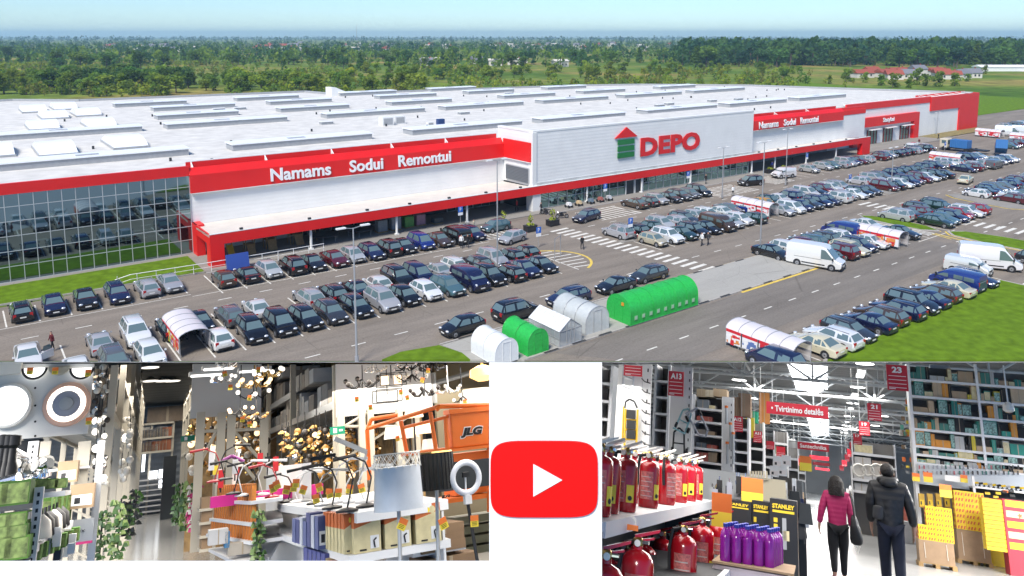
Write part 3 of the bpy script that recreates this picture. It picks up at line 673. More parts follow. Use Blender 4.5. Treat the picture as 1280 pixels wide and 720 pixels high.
row('facing the lane of greenhouses', 'second row of the left double row', -29.4, '-15.6:sw< -13.1:eg< -10.6:hw< -5.4:hw> -2.6:ok< -.1:pk< 2.2:ek< 4.6:ed< 7.1:ek< 9.7:os< 12.1:hk< 14.5:hw< 17.0:et< 19.6:mn< 22.1:ok< 24.5:ek> 26.7:sn< 29.1:sk<')
for u, v, y, c, k, t in ((12.4, -39.2, 1, 'black', 'hatchback', 'parked at the kerb behind the white tunnel'), (18.3, -39.2, -1, 'black', 'off_roader', 'parked tail to view behind the glass greenhouse'), (24.6, -39.1, 1, 'navy blue', 'estate_car', 'parked behind the clear tunnel'), (30.8, -39.2, 1, 'black', 'saloon', 'parked behind the middle of the long green tunnel'), (36.0, -38.8, 1, 'dark grey', 'estate_car', 'parked behind the far end of the long green tunnel')):
    car(k, c, u, v, math.pi / 2 if y > 0 else -math.pi / 2, f'{c} {KW[k]} {t}', 'cars at the kerb of the paved strip')
for u, v, y, c, k, t in ((34.8, -12.6, math.pi / 2 + .1, 'teal', 'hatchback', 'standing on the hatched bay by the entrance'), (33.2, -18.4, math.pi / 2 + .25, 'silver', 'hatchback', 'driving along the lane towards the canopy'), (48.2, -15.6, math.pi / 2 + .2, 'navy blue', 'estate_car', 'standing beside the motorcycle near the crossing'), (88.0, -13.6, math.pi / 2 - .3, 'black', 'people_carrier', 'waiting by the planters at the long shop front')):
    car(k, c, u, v, y, f'{c} {KW[k]} {t}', 'cars near the entrance')
row('below the long shop front', 'cars below the shop front', -13.8, '59.6:so> 62.0:hd> 64.3:hs< 67.0:sk< 69.4:ed< 71.8:hg< 74.2:ok<')
row('past first crossing, store side', 'upper row behind the crossing', -24.6, '45.6:os> 48.2:ek> 51.0:hG> 53.6:es< 55.9:es> 58.2:ed< 60.6:hs< 63.0:ew< 65.4:sw> 67.8:sg< 70.2:hb> 72.7:sG> 75.1:hy> 77.5:hG< 79.9:sw< 82.3:pn> 84.7:es< 87.1:pw< 89.5:sk< 92:hR< 94.4:ew< 96.6:es<', far=False)
row('past first crossing, wide lane side', 'lower row behind the crossing', -29.5, '46.6:he< 49.2:ow< 51.8:sG< 54.3:ek< 56.7:sk< 59.1:mo< 61.5:hs< 63.8:hw< 66.1:eG> 73.3:hs< 75.7:pw< 78.1:hn< 80.5:sd< 82.9:en< 85.3:sn< 87.7:ow> 90.1:hs< 92.5:sw< 94.9:ek< 97.3:sd<')
row('behind the tall white van', 'upper row by the white van', -41.4, '53.7:sk< 56.6:hw< 59.2:hR> 61.6:et> 64.0:ed> 66.4:ew> 68.8:mb> 71.5:es< 75:sw<')
row('on near side of white van', 'lower row by the white van', -46.0, '57.0:hG> 60.0:oR> 62.4:ec< 64.8:en< 67.2:sw< 74.6:sk<')
car('panel_van', 'white', 54.5, -46.6, OUT + .28, 'tall white panel van with black bumpers leaving its bay beside the pale paved strip', 'delivery vans')
row('along the big lawn', 'cars along the big lawn', -59.6, '28.0:pn> 33.4:sc> 35.9:ew> 38.4:ed< 41.6:sn> 44.1:eo> 46.7:en> 49.3:ok< 51.7:sn> 54.2:eo> 56.7:sc> 59.3:mb> 62.0:en<')
car('small_van', 'white', 65.2, -58.0, OUT + .1, 'small white van with grey lettering parked between the blue minibus and the big van', 'delivery vans')
car('panel_van', 'white', 69.4, -58.4, OUT + .5, 'white high roof van with purple graphics on its flank by the right lawn', 'delivery vans')
car('hatchback', 'dark grey', 75.0, -61.2, OUT, 'dark hatchback parked just behind the decorated white van', 'cars beyond the decorated van')
car('hatchback', 'white', 77.2, -64.2, OUT, 'white hatchback cut by the right edge behind the decorated van', 'cars beyond the decorated van')
row('past the grass island, store side', 'upper row past the grass island', -41.2, '83.2:os> 85.6:sd> 88.0:eR> 90.4:ed< 92.8:oG> 95.2:ek<')
row('past grass island by yellow kerb', 'lower row past the grass island', -45.8, '84.4:sG< 86.8:st< 89.2:en< 91.6:hr< 94.0:ew< 96.4:hr>')
row('in front of right grass island', 'cars by the right grass island', -58.8, '88.6:ek< 91.4:sn< 94.4:ew<', first='from the island')
# far rows: each car one mesh
def fill(where, group, v, u0, u1, pitch=2.45, skip=(), seed=1):
    q = random.Random(seed); i = 0; u = u0
    while u < u1:
        k = q.choice(['saloon', 'hatchback', 'estate_car', 'estate_car', 'hatchback', 'off_roader', 'people_carrier']); c = q.choice(['black', 'black', 'dark grey', 'silver', 'silver', 'white', 'navy blue', 'grey', 'teal', 'dark red', 'navy blue', 'white'])
        if q.random() > .07 and not any(a < u < b_ for a, b_ in skip):
            car(k, c, u, v + q.uniform(-.2, .2), q.choice((OUT, OUT, IN)), f'{c} {KW[k]}, {ORD[min(i, 29)]} from near end, row {where}', group, True); i += 1
        u += pitch
fill('along the far red pillar', 'cars along the far canopy', -12.4, 107.5, 156, seed=4)
fill('behind far paved island, store side', 'upper row behind the far island', -24.5, 103.5, 152, skip=((126, 129),), seed=5)
fill('behind far paved island, near side', 'lower row behind the far island', -29.6, 102.2, 152, skip=((124, 131),), seed=6)
fill('past yellow edged island, store side', 'upper row beyond the yellow island', -41.0, 108.6, 154, seed=8)
fill('past yellow edged island, near side', 'lower row beyond the yellow island', -45.8, 108.8, 140, seed=9)
fill('far right past blue container', 'cars far right of the store', -22, 172, 206, seed=11)
fill('beyond red end of store', 'cars beyond the store end', -6, 214, 250, seed=12)
car('small_van', 'white', 98.8, -12.8, math.pi / 2 - .2, 'small white van at the left end of the row along the far canopy', 'delivery vans')
car('saloon', 'cream', 119.8, -34.8, -math.pi / 2 + .2, 'cream car driving along the wide lane towards the viewer', 'cars driving in the lane')
car('small_van', 'grey', 140, -31.5, -math.pi / 2, 'grey van driving along the far lane beside the blue container', 'cars driving in the lane')
car('small_van', 'white', 150.5, -10.6, math.pi / 2, 'white van parked at the far end of the canopy row by the portal', 'delivery vans')
for i, (u, v) in enumerate(((196, -13), (200, -15))): car('panel_van', 'white', u, v, OUT + .4, ['white lorry-like van by the red end of the store, left one', 'white van by the red end of the store, right one'][i], 'delivery vans')
for k in list(PROTO.values()):
    for c in [c for c in bpy.data.objects if c.parent and (c.parent == k or c.parent.parent == k)]: bpy.data.objects.remove(c)
    bpy.data.objects.remove(k)
for k in FAR.values(): bpy.data.objects.remove(k)
# ---------------------------------------------------------------- people (one skinned body each)
def skin(joints, edges, root, mats=None, sub=1, name='person'):
    """joints {name: (pos, radius or (rx, ry))}; one continuous skinned surface; mats(co) picks a material index"""
    names = list(joints); me = bpy.data.meshes.new('sk'); me.from_pydata([joints[n][0] for n in names], [(names.index(a), names.index(b)) for a, b in edges], [])
    o = bpy.data.objects.new('sk', me); COL.objects.link(o); md = o.modifiers.new('s', 'SKIN'); md.use_smooth_shade = True
    sv_ = me.skin_vertices[0].data
    for i, n in enumerate(names):
        r = joints[n][1]; sv_[i].radius = r if isinstance(r, tuple) else (r, r); sv_[i].use_root = n == root
    if sub: ms = o.modifiers.new('u', 'SUBSURF'); ms.levels = sub
    m2 = bpy.data.meshes.new_from_object(o.evaluated_get(bpy.context.evaluated_depsgraph_get())); bpy.data.objects.remove(o)
    m2.polygons.foreach_set('use_smooth', [True] * len(m2.polygons)); return m2
M_SKIN = mat('skin', (.42, .24, .17), .55)
M_HAIR = mat('dark_hair', (.018, .013, .011), .6, bump=.5, scale=40)
M_CLOTH = mat('cloth', (.03, .03, .035), .85, obj=True)
M_TROU = mat('dark_trousers', (.014, .015, .02), .85)
def walker_mesh():
    j = {'pel': ((0, 0, .92), (.15, .11)), 'che': ((0, 0, 1.28), (.17, .12)), 'nec': ((0, .01, 1.48), .065), 'hea': ((0, .02, 1.60), (.088, .10)), 'top': ((0, .01, 1.70), (.07, .08))}
    e = [('pel', 'che'), ('che', 'nec'), ('nec', 'hea'), ('hea', 'top')]
    for s, k, st in ((-1, 'l', .16), (1, 'r', -.16)):
        j.update({'hip' + k: ((s * .09, 0, .86), .095), 'kne' + k: ((s * .09, st * .7, .48), .062), 'ank' + k: ((s * .09, st, .09), .045), 'toe' + k: ((s * .1, st + .15, .04), .04),
                  'sho' + k: ((s * .19, 0, 1.40), .062), 'elb' + k: ((s * .25, -st * .3, 1.13), .047), 'han' + k: ((s * .25, -st * .7 + .05, .88), .04)})
        e += [('pel', 'hip' + k), ('hip' + k, 'kne' + k), ('kne' + k, 'ank' + k), ('ank' + k, 'toe' + k), ('che', 'sho' + k), ('sho' + k, 'elb' + k), ('elb' + k, 'han' + k)]
    m = skin(j, e, 'pel')
    for q in (M_CLOTH, M_TROU, M_SKIN, M_HAIR): m.materials.append(q)
    for p in m.polygons:
        c = p.center
        p.material_index = 3 if c.z > 1.64 or (c.z > 1.56 and c.y < -.02) else 2 if c.z > 1.47 or (abs(c.x) > .2 and c.z < .93) else 1 if c.z < .90 else 0
    return m
WALK = walker_mesh()
def pedestrian(u, v, yaw, col, label, z=0):
    o = bpy.data.objects.new('person', WALK); COL.objects.link(o); o.matrix_basis = A(u, v, z, yaw); o.color = (*COLS.get(col, COLS['black']), 1)
    return tag(o, label, 'person', 'people walking in the car park')
for u, v, yaw, c, z, t in ((26.7, -16.9, 2.6, 'white', 0, 'person in a white top walking by the row under the red canopy'), (27.4, -17.2, 2.6, 'black', 0, 'person in dark clothes walking beside the white topped one'), (32.2, -11.4, .4, 'beige', 0, 'person in a pale top standing behind the teal hatchback'),
                         (38.1, -26.0, 2.9, 'black', 0, 'person all in black walking over the zebra crossing'), (45.4, -9.0, 1.2, 'black', .13, 'person in black standing by the motorcycle at the entrance'), (43.6, -5.6, .3, 'red', .13, 'person in red just inside the open entrance'),
                         (78.2, -17.4, 2.8, 'white', 0, 'person in a white top between the shop front and the parked rows'), (82.3, -8.6, 1.6, 'black', .13, 'person in dark clothes walking along the long shop front'), (160.3, -7.6, 1.2, 'dark red', 0, 'person in dark red walking in front of the red portal'), (174.4, -5.6, .5, 'black', 0, 'dark figure walking by the bare wall past the portal'),
                         (50.9, -33.6, 1.4, 'white', 0, 'person in a pale pink top pushing shopping in the wide lane'), (51.7, -33.9, 1.4, 'dark grey', 0, 'person in dark clothes with a loaded trolley in the wide lane'), (103.6, -7.0, 2, 'blue', .13, 'person in blue standing under the far canopy'), (111.8, -6.0, .8, 'black', .13, 'person in black between the far canopy posts'), (93.5, -16.9, 2.4, 'black', 0, 'person in black by the lamp post near the planters'), (-16.6, -22.6, 1.9, 'dark red', 0, 'person bending at the open door of the white saloon')):
    pedestrian(u, v, yaw, c, t, z)
# ---------------------------------------------------------------- greenhouses and shelters
M_FILM = mat('white_film', (.66, .68, .68), .45, bump=.6, scale=4, var=.06)
M_GFILM = mat('green_tarpaulin', (.02, .38, .06), .45, bump=.7, scale=5, var=.18)
M_PC = mat('clear_polycarbonate', (.62, .66, .66), .25, alpha=.62, var=.08, scale=3)
M_GP = mat('greenhouse_glass', (.55, .60, .63), .12, alpha=.45)
M_FRAME = mat('grey_metal', (.40, .41, .42), .4, metal=.5)
def arch(w, h, n=14, base=.0): return [(-w / 2, base)] + [(-w / 2 * math.cos(math.pi * i / n), h * .42 + (h * .58) * math.sin(math.pi * i / n) ** .9) for i in range(n + 1)] + [(w / 2, base)]
def tunnel(name, label, u, v0, v1, w, h, skin_m, along='v', frame=None, ends=True, bumps=0):
    t = thing(name, label, 'greenhouse', A(u, v0, .122, 0 if along == 'v' else -math.pi / 2), 'greenhouses on the paved strip'); L = abs(v1 - v0)
    pr = arch(w, h); b = MB(); n = len(pr); q = random.Random(u); vs = []; seg = max(5, int(L / .55))
    for k in range(seg + 1):
        for x, z in pr: s = (.025 if 0 < k < seg and k % 2 else 0) + q.uniform(-.012, .012); vs.append((x * (1 - s), -L * k / seg if along == 'v' else L * k / seg, max(0, z * (1 - s))))
    b.add(vs, [(k * n + i, k * n + i + 1, (k + 1) * n + i + 1, (k + 1) * n + i) for k in range(seg) for i in range(n - 1)], skin_m); b.build('cover', t, smooth=60)
    for e in (0, 1):
        if not ends: continue
        b = MB(); yy = (-L if along == 'v' else L) * e; b.add([(x, yy, z) for x, z in pr], [tuple(range(n))], skin_m); b.build('end_wall', t)
    b = MB(); k2 = max(2, int(L / 1.4))
    for k in range(k2 + 1):
        yy = (-L if along == 'v' else L) * k / k2
        b.tube([(x * 1.012, yy, z * 1.01) for x, z in pr], .025, frame or skin_m, 5)
    for sx in (-1, 1): b.bar((sx * w / 2, 0, .03), (sx * w / 2, (-L if along == 'v' else L), .03), .03, frame or skin_m, 5)
    yy = -L - .02 if along == 'v' else -.02
    for x in (-w * .17, w * .17): b.bar((x, yy, 0), (x, yy, h * .86), .022, frame or skin_m, 5)
    b.bar((-w * .17, yy, h * .86), (w * .17, yy, h * .86), .022, frame or skin_m, 5); b.build('hoops', t)
    if bumps:
        for k in range(bumps):
            for sx in (-1, 1):
                y2 = L * (k + .7) / (bumps + .4); MB().box((sx * (w / 2 + .02), y2, .62), (.03, .42, .42), mat('mesh_window', (.12, .42, .16), .6)).box((sx * (w / 2 + .045), y2, .62), (.02, .30, .30), mat('mesh_pane', (.32, .50, .34), .6)).build('window', t)
    return t
tunnel('garden_tunnel', 'small white film garden tunnel, first on the paved strip beside the lawn', 11.65, -43.4, -46.75, 2.2, 2.0, M_FILM)
tunnel('garden_tunnel', 'small bright green garden tunnel between the white one and the glass house', 14.75, -43.3, -46.8, 2.1, 2.05, M_GFILM)
tunnel('garden_tunnel', 'clear ribbed polycarbonate garden tunnel with a door frame', 21.7, -41.9, -46.3, 2.7, 2.25, M_PC, frame=M_FRAME)
gt = tunnel('garden_tunnel', 'long green tarpaulin tunnel with a row of small mesh windows', 24.9, 0, 9.0, 3.0, 2.45, M_GFILM, along='u', bumps=9); gt.matrix_basis = A(24.9, -45.6, .122, -math.pi / 2)
MB().box((.55, -.05, 1.75), (.3, .04, .3), mat('orange_badge', (.6, .25, .02), .5)).build('badge', gt)
t = thing('greenhouse', 'grey framed glass greenhouse with a pitched white roof', 'greenhouse', A(18.1, -42.8, .122), 'greenhouses on the paved strip')
b = MB()
for sx in (-1, 1): b.quad((sx * 1.24, 0, 1.32), (sx * 1.24, -4.1, 1.32), (0, -4.1, 2.2), (0, 0, 2.2), M_FILM)
b.build('roof', t)
b = MB()
for sx in (-1, 1): b.quad((sx * 1.2, 0, 0), (sx * 1.2, -4.1, 0), (sx * 1.2, -4.1, 1.3), (sx * 1.2, 0, 1.3), M_GP)
for y in (0, -4.1): b.add([(-1.2, y, 0), (1.2, y, 0), (1.2, y, 1.3), (0, y, 2.17), (-1.2, y, 1.3)], [(0, 1, 2, 3, 4)], M_GP)
b.build('glazing', t)
b = MB()
for y in (.01, -4.12):
    for x, z in ((-1.2, 1.3), (1.2, 1.3), (-.42, 1.85), (.42, 1.85), (0, 2.17)): b.bar((x, y, 0), (x, y, z), .028, M_FRAME, 5)
    b.tube([(-1.22, y, 1.3), (0, y, 2.2), (1.22, y, 1.3), (-1.2, y, 1.3)], .03, M_FRAME, 5); b.bar((-1.2, y, .04), (1.2, y, .04), .035, M_FRAME, 5)
for sx in (-1, 1):
    for z in (.04, .66, 1.3): b.bar((sx * 1.215, 0, z), (sx * 1.215, -4.1, z), .028, M_FRAME, 5)
    for k in range(1, 7): b.bar((sx * 1.215, -4.1 * k / 7, 0), (sx * 1.215, -4.1 * k / 7, 1.3), .02, M_FRAME, 5); b.bar((sx * 1.22, -4.1 * k / 7, 1.32), (0, -4.1 * k / 7, 2.21), .018, M_FRAME, 5)
b.build('frame', t)
M_PINK = mat('shelter_sheet', (.60, .57, .59), .4, var=.06, scale=1.2)
M_POST = {k: mat('poster_' + k, c, .5) for k, c in (('red', (.55, .02, .03)), ('orange', (.60, .22, .05)), ('blue', (.10, .16, .36)), ('white', (.70, .70, .70)), ('yellow', (.62, .48, .05)), ('green', (.15, .35, .06)))}
def shelter(u, v0, v1, w, label, cols, face=-1):
    t = thing('trolley_shelter', label, 'shelter', A(u, v0, .004), 'trolley shelters in the car park'); L = v0 - v1; h = 2.05
    pr = [(-w / 2 * 1.06 * math.cos(math.pi * i / 10), 1.55 + .55 * math.sin(math.pi * i / 10)) for i in range(11)]
    b = MB(); n = 11; vs = [(x, -L * k, z) for k in (0, 1) for x, z in pr]; b.add(vs, [(i, i + 1, n + i + 1, n + i) for i in range(10)], M_PINK); b.build('roof', t, smooth=60)
    b = MB(); k2 = max(3, int(L / 1.2))
    for k in range(k2 + 1): b.tube([(x * 1.01, -L * k / k2, z + .015) for x, z in pr], .028, M_FRAME, 5)
    for sx in (-1, 1):
        for k in range(k2 + 1): b.bar((sx * w / 2, -L * k / k2, 0), (sx * w / 2, -L * k / k2, 1.6), .03, M_FRAME, 6)
        for z in (.3, 1.55): b.bar((sx * w / 2, 0, z), (sx * w / 2, -L, z), .03, M_FRAME, 6)
    b.build('frame', t)
    b = MB(); b.quad((w / 2, 0, .3), (w / 2, -L, .3), (w / 2, -L, 1.5), (w / 2, 0, 1.5), mat('clear_side', (.6, .58, .6), .3, alpha=.5)); b.add([(x, -.02, z) for x, z in [(-w / 2, .3)] + pr + [(w / 2, .3)]], [tuple(range(13))], mat('clear_side')); b.build('side_panel', t)
    m = len(cols)
    for i, c in enumerate(cols):
        y0, y1 = -L * (i + .04) / m, -L * (i + .96) / m; x = -w / 2 - .05; b = MB()
        b.b2((x - .02, y1, .35), (x, y0, 1.55), M_POST['white']); b.b2((x - .03, y1, 1.3), (x - .02, y0, 1.55), M_POST['red'])
        q = random.Random(i + u)
        for k in range(18): b.box((x - .028 - .001 * k, y1 + (y0 - y1) * q.uniform(.15, .85), q.uniform(.5, 1.15)), (.012, abs(y0 - y1) * q.uniform(.18, .42), q.uniform(.15, .45)), M_POST[{'r': 'red', 'w': 'white', 'y': 'yellow', 'o': 'orange', 'b': 'blue', 'g': 'green'}[q.choice(c)]])
        b.build('poster', t)
    return t
def trolley(u, v, yaw, label):
    b = MB(); m = M_FRAME
    for z, s in ((.5, .44), (.95, .5)):
        for p, q in (((-s / 2, -.4, z), (s / 2, -.4, z)), ((s / 2, -.4, z), (s / 2, .4, z)), ((s / 2, .4, z), (-s / 2, .4, z)), ((-s / 2, .4, z), (-s / 2, -.4, z))): b.bar(p, q, .02, m, 5)
    for x in (-.22, 0, .22):
        for y in (-.4, .4): b.bar((x, y, .5), (x * 1.1, y, .95), .015, m, 5)
    for sx in (-.22, .22): b.bar((sx, -.4, .95), (sx, -.52, 1.03), .02, m, 5); b.tube([(sx, -.4, .5), (sx, -.3, .16), (sx, .38, .14)], .02, m, 5); b.ball((sx, -.3, .07), .07, M_BLK, 8, 5); b.ball((sx, .36, .07), .07, M_BLK, 8, 5)
    b.bar((-.24, -.52, 1.03), (.24, -.52, 1.03), .025, M_POST['green'], 6)
    b.build('shopping_trolley', M=A(u, v, .004, yaw), label=label, cat='trolley', group='shopping trolleys')
shelter(-7.4, -24.6, -30.3, 2.35, 'arched trolley shelter with red posters in the left double row', ['rrwg', 'wygr', 'rwyb', 'rrwo'])
for i in range(4): trolley(-7.4, -25.4 - i * .32, 0, 'shopping trolley nested in the line inside the left shelter')
shelter(29.6, -54.6, -60.9, 2.3, 'arched trolley shelter with red and blue posters by the big lawn', ['rwow', 'bbww', 'wrbb', 'ryow']); MB().box((1.0, -6.33, .8), (.9, .02, .9), M_POST['orange']).box((.9, -6.35, .95), (.4, .02, .4), M_POST['yellow'])
shelter(69.4, -43.6, -49.0, 2.1, 'arched trolley shelter with three orange posters by the grass island', ['oorr', 'ooyr', 'orro'])
shelter(70.6, -23.6, -30.2, 2.1, 'arched trolley shelter with red posters in the middle of the long row', ['rrww', 'rwwb', 'rrww'])
shelter(139.4, -20.0, -26.0, 2.1, 'arched trolley shelter with red posters among the far rows', ['rrow', 'rrww', 'rowr'])
shelter(190, -8, -14, 2.4, 'red and white trolley shelter in front of the red store end', ['rrrw', 'rwrw']); shelter(187, -17, -22, 2.3, 'red and white trolley shelter behind the cream lorry', ['rrww', 'rrrw'])
# lamp posts
def lamp(u, v, h, label, heads=2):
    t = thing('lamp_post', label, 'lamp post', A(u, v, .12), 'lamp posts in the car park')
    MB().bar((0, 0, 0), (0, 0, h), .10, M_FRAME, 8, .05).bar((0, 0, 0), (0, 0, .5), .16, M_FRAME, 8).build('pole', t)
    for s in ((-1, 1) if heads == 2 else (1,)):
        a = MB().bar((0, 0, h - .05), (s * .7, 0, h + .08), .03, M_FRAME, 6); a.build('arm', t); MB().box((s * 1.0, 0, h + .1), (.75, .28, .10), M_TRIM).build('lamp_head', t)
lamp(2.3, -39.6, 10.8, 'lamp post at the front by the small lawn'); lamp(24.7, -27.2, 12.2, 'tall lamp post rising from the left double row'); lamp(75.2, -17.6, 8, 'lamp post in front of the long shop front')
lamp(92.5, -17.4, 9.6, 'lamp post between the planters and the parked cars'); lamp(54.6, -39.3, 13, 'lamp post at the far corner of the pale strip'); lamp(103, -30.3, 7, 'lamp post on the paved island at the far rows'); lamp(183.8, -.9, 5.7, 'lamp post against the white end wall')
# signs
M_BLUE = mat('sign_blue', (.02, .12, .50), .4)
def sign(u, v, h, label, z=0):
    t = thing('parking_sign', label, 'sign', A(u, v, z, 0), 'blue parking signs'); MB().bar((0, 0, 0), (0, 0, h + .35), .035, M_FRAME, 6).build('post', t)
    p = MB().box((0, -.05, h), (.75, .03, .75), M_BLUE).build('panel', t); text('P', .6, .005, M_LET_W, p, T(0, -.072, h) @ RX(R(90)), height=.5)
    MB().box((0, -.05, h - .62), (.75, .03, .38), M_LET_W).build('plate', t)
for u, v, h, z, t in ((34.3, -22.3, 2.2, 0, 'blue parking sign on a post at the striped island'), (45.7, -26.5, 2.4, .1, 'blue parking sign at the head of the row behind the crossing'), (32.4, -7.8, 2.2, .13, 'blue parking sign under the canopy near the entrance'), (57.8, -9.2, 2.6, .13, 'blue parking sign at the shop front near the planters'), (77.2, -8.9, 2.4, .13, 'blue parking sign at the far part of the shop front'), (112.5, -8.7, 2.2, .13, 'blue parking sign under the far canopy'), (152, -17, 2.2, 0, 'blue parking sign before the cream lorry'), (98.6, -25.5, 2, .1, 'blue sign at the head of the far double row')): sign(u, v, h, t, z)
b = MB(); b.bar((-.9, 0, 0), (-.9, 0, 2.6), .045, M_FRAME, 6).bar((.9, 0, 0), (.9, 0, 2.6), .045, M_FRAME, 6).bar((-.9, 0, 2.45), (.9, 0, 2.45), .03, M_FRAME, 6)
b.build('height_barrier', M=A(33.4, -27, 0, .5), label='thin grey two post frame on the striped island', cat='barrier')
# planters, hedge boxes, motorbikes
M_LEAF = mat('leaves', (.05, .10, .02), .8, var=.35, scale=3, obj=True)
def leafball(b, c, r, n, s, m, q, flat=1):
    for _ in range(n):
        d = Vector((q.gauss(0, 1), q.gauss(0, 1), q.gauss(0, 1))).normalized() * r * q.uniform(.55, 1.0) ** .6; d.z *= flat
        p = Vector(c) + d; a = Vector((q.gauss(0, 1), q.gauss(0, 1), q.gauss(0, 1))).normalized(); e = a.orthogonal().normalized() * s * q.uniform(.6, 1.3); f = a.cross(e) * q.uniform(.7, 1)
        b.add([p - e - f, p + e - f * .6, p + e * .8 + f, p - e * .7 + f * .9], [(0, 1, 2, 3)], m)
def planter(u, v, w, label, shrub=True):
    t = thing('planter', label, 'planter', A(u, v, .12), 'planters near the doors'); MB().box((0, 0, .35), (w, 1.0, .7), M_BLK).box((0, 0, .71), (w + .08, 1.08, .06), M_DARK).build('trough', t)
    q = random.Random(u); b = MB(); leafball(b, (0, 0, .8), .5, 60, .12, M_LEAF, q, .5)
    if shrub: b.bar((0, 0, .7), (0, 0, 1.6), .04, M_BLK, 5); leafball(b, (0, 0, 1.7), .35, 50, .1, M_LEAF, q, 1.5)
    o = b.build('shrub', t); o.color = (.22, .26, .02, 1)
planter(36.6, -12.0, 1.6, 'black planter with a small shrub, left of the three by the entrance'); planter(38.3, -15.6, 1.6, 'black planter with a small shrub, nearest of the three by the entrance'); planter(42.6, -15.0, 1.6, 'black planter with a small shrub, beside the motorcycle')
planter(100.5, -8.8, 2.4, 'long dark hedge trough under the far canopy, left one', False); planter(104.2, -9.2, 2.4, 'long dark hedge trough under the far canopy, right one', False)
def motorbike(u, v, yaw, label):
    t = thing('motorcycle', label, 'motorcycle', A(u, v, .004, yaw), 'motorcycles by the entrance')
    for y in (-.68, .68): w = MB().torus((0, y, .32), .26, .06, M_TYRE, 'x', 16, 6).build('wheel', t, smooth=50); MB().bar((-.03, y, .32), (.03, y, .32), .2, M_RIM, 10).build('rim', w)
    MB().box((0, .05, .48), (.26, .55, .36), M_BLK).tube([(0, .68, .32), (0, .48, .92)], .035, M_RIM, 6).tube([(0, -.68, .34), (0, -.1, .42)], .04, M_BLK, 6).box((0, .62, .66), (.14, .4, .05), M_BLK).build('frame', t)
    MB().ball((0, .15, .80), .2, M_BLK, 10, 6, (.8, 1.4, .8)).build('tank', t, smooth=60); MB().box((0, -.35, .80), (.26, .62, .12), M_DARK).build('seat', t, bevel=.03)
    MB().tube([(-.36, .38, 1.0), (0, .46, .98), (.36, .38, 1.0)], .02, M_RIM, 6).build('handlebar', t); MB().ball((0, .6, .86), .11, M_HL, 8, 5).build('headlight', t)
motorbike(46.3, -12.6, 1.2, 'dark motorcycle parked beside the entrance planters'); motorbike(45.9, -9.6, .4, 'dark motorcycle standing close to the entrance glass')
# railing along the row under the lawn and canopy
b = MB()
pts = [(-9.6, -7.9, .75), (-8.2, -8.3, 1.15), (-.9, -8.75, 1.15), (12.5, -9.0, 1.15)]
for p, q in zip(pts, pts[1:]): b.bar(p, q, .04, M_TRIM, 6); b.bar((p[0], p[1], p[2] - .5), (q[0], q[1], q[2] - .5), .025, M_TRIM, 6)
for i in range(13): u = -9.4 + i * 1.82; v = -8.0 - (.0 if u > 0 else 0) - min(1, (u + 9.6) / 12) * .95; b.bar((u, v, .1), (u, v, 1.13), .035, M_TRIM, 6)
b.build('railing', M=AER, label='white tubular railing between the lawn and the parked cars', cat='railing')
# playground equipment and goods under the canopy
M_WOOD = mat('play_wood', (.32, .20, .08), .7, var=.2, scale=4)
M_YP = mat('yellow_plastic', (.62, .40, .02), .35)
t = thing('garden_slide', 'yellow garden slide beside the red canopy pillar', 'slide', A(2.6, -5.4, .13))
MB().add([(-.3, 0, 1.7), (.3, 0, 1.7), (.3, -.9, .75), (-.3, -.9, .75), (.3, -1.9, .15), (-.3, -1.9, .15)], [(0, 1, 2, 3), (3, 2, 4, 5)], M_YP).tube([(-.3, 0, 1.8), (-.3, -.9, .87), (-.3, -1.9, .25)], .06, M_YP, 6).tube([(.3, 0, 1.8), (.3, -.9, .87), (.3, -1.9, .25)], .06, M_YP, 6).build('chute', t)
MB().bar((-.3, .05, 0), (-.3, .05, 1.9), .05, M_WOOD, 6).bar((.3, .05, 0), (.3, .05, 1.9), .05, M_WOOD, 6).build('ladder', t)
def playtower(u, v, label, s=1.0):
    t = thing('climbing_frame', label, 'climbing frame', A(u, v, .13) @ S(s), 'garden play towers under the canopy')
    b = MB()
    for x in (-.6, .6):
        for y in (-.5, .5): b.bar((x, y, 0), (x, y, 2.2), .06, M_WOOD, 5)
    b.box((0, 0, 1.1), (1.3, 1.1, .08), M_WOOD); b.build('tower', t); MB().prism([(-.8, 2.1), (.8, 2.1), (0, 2.45)], -.65, .65, M_WOOD, 'y').build('roof', t)
    MB().add([(-.5, -.55, 1.1), (.5, -.55, 1.1), (.5, -1.4, 0), (-.5, -1.4, 0)], [(0, 1, 2, 3)], M_WOOD).build('climbing_board', t); MB().tube([(.6, 0, 2.0), (2.4, 0, 2.0), (2.4, -.6, 0)], .05, M_WOOD, 5).tube([(2.4, 0, 2.0), (2.4, .6, 0)], .05, M_WOOD, 5).build('swing_beam', t)
playtower(5.4, -3.6, 'wooden climbing board frame nearest the yellow slide', .9); playtower(8.0, -3.2, 'small wooden play house tower in the middle'); playtower(11.4, -3.0, 'wooden play tower beside the first canopy post')
MB().b2((-1.2, -.15, 0), (1.2, .15, 1.7), mat('blue_board', (.03, .07, .30), .5)).build('blue_display', M=A(2.3, -9.6, .13) @ RX(R(-12)), label='slanted blue board behind the black saloon at the canopy pillar', cat='board')
for u, t in ((14.6, 'black round trampoline under the canopy, left one'), (19.4, 'black round trampoline under the canopy, right one')):
    q = thing('trampoline', t, 'trampoline', A(u, -4.2, .13), 'trampolines under the canopy'); MB().bar((0, 0, .82), (0, 0, .88), 1.75, M_BLK, 24).torus((0, 0, .86), 1.75, .09, M_BLK, 'z', 24, 6).build('mat', q)
    b = MB()
    for k in range(6): a = k * math.pi / 3; b.bar((1.6 * math.cos(a), 1.6 * math.sin(a), 0), (1.6 * math.cos(a), 1.6 * math.sin(a), .85), .03, M_FRAME, 5)
    b.build('legs_frame', q)
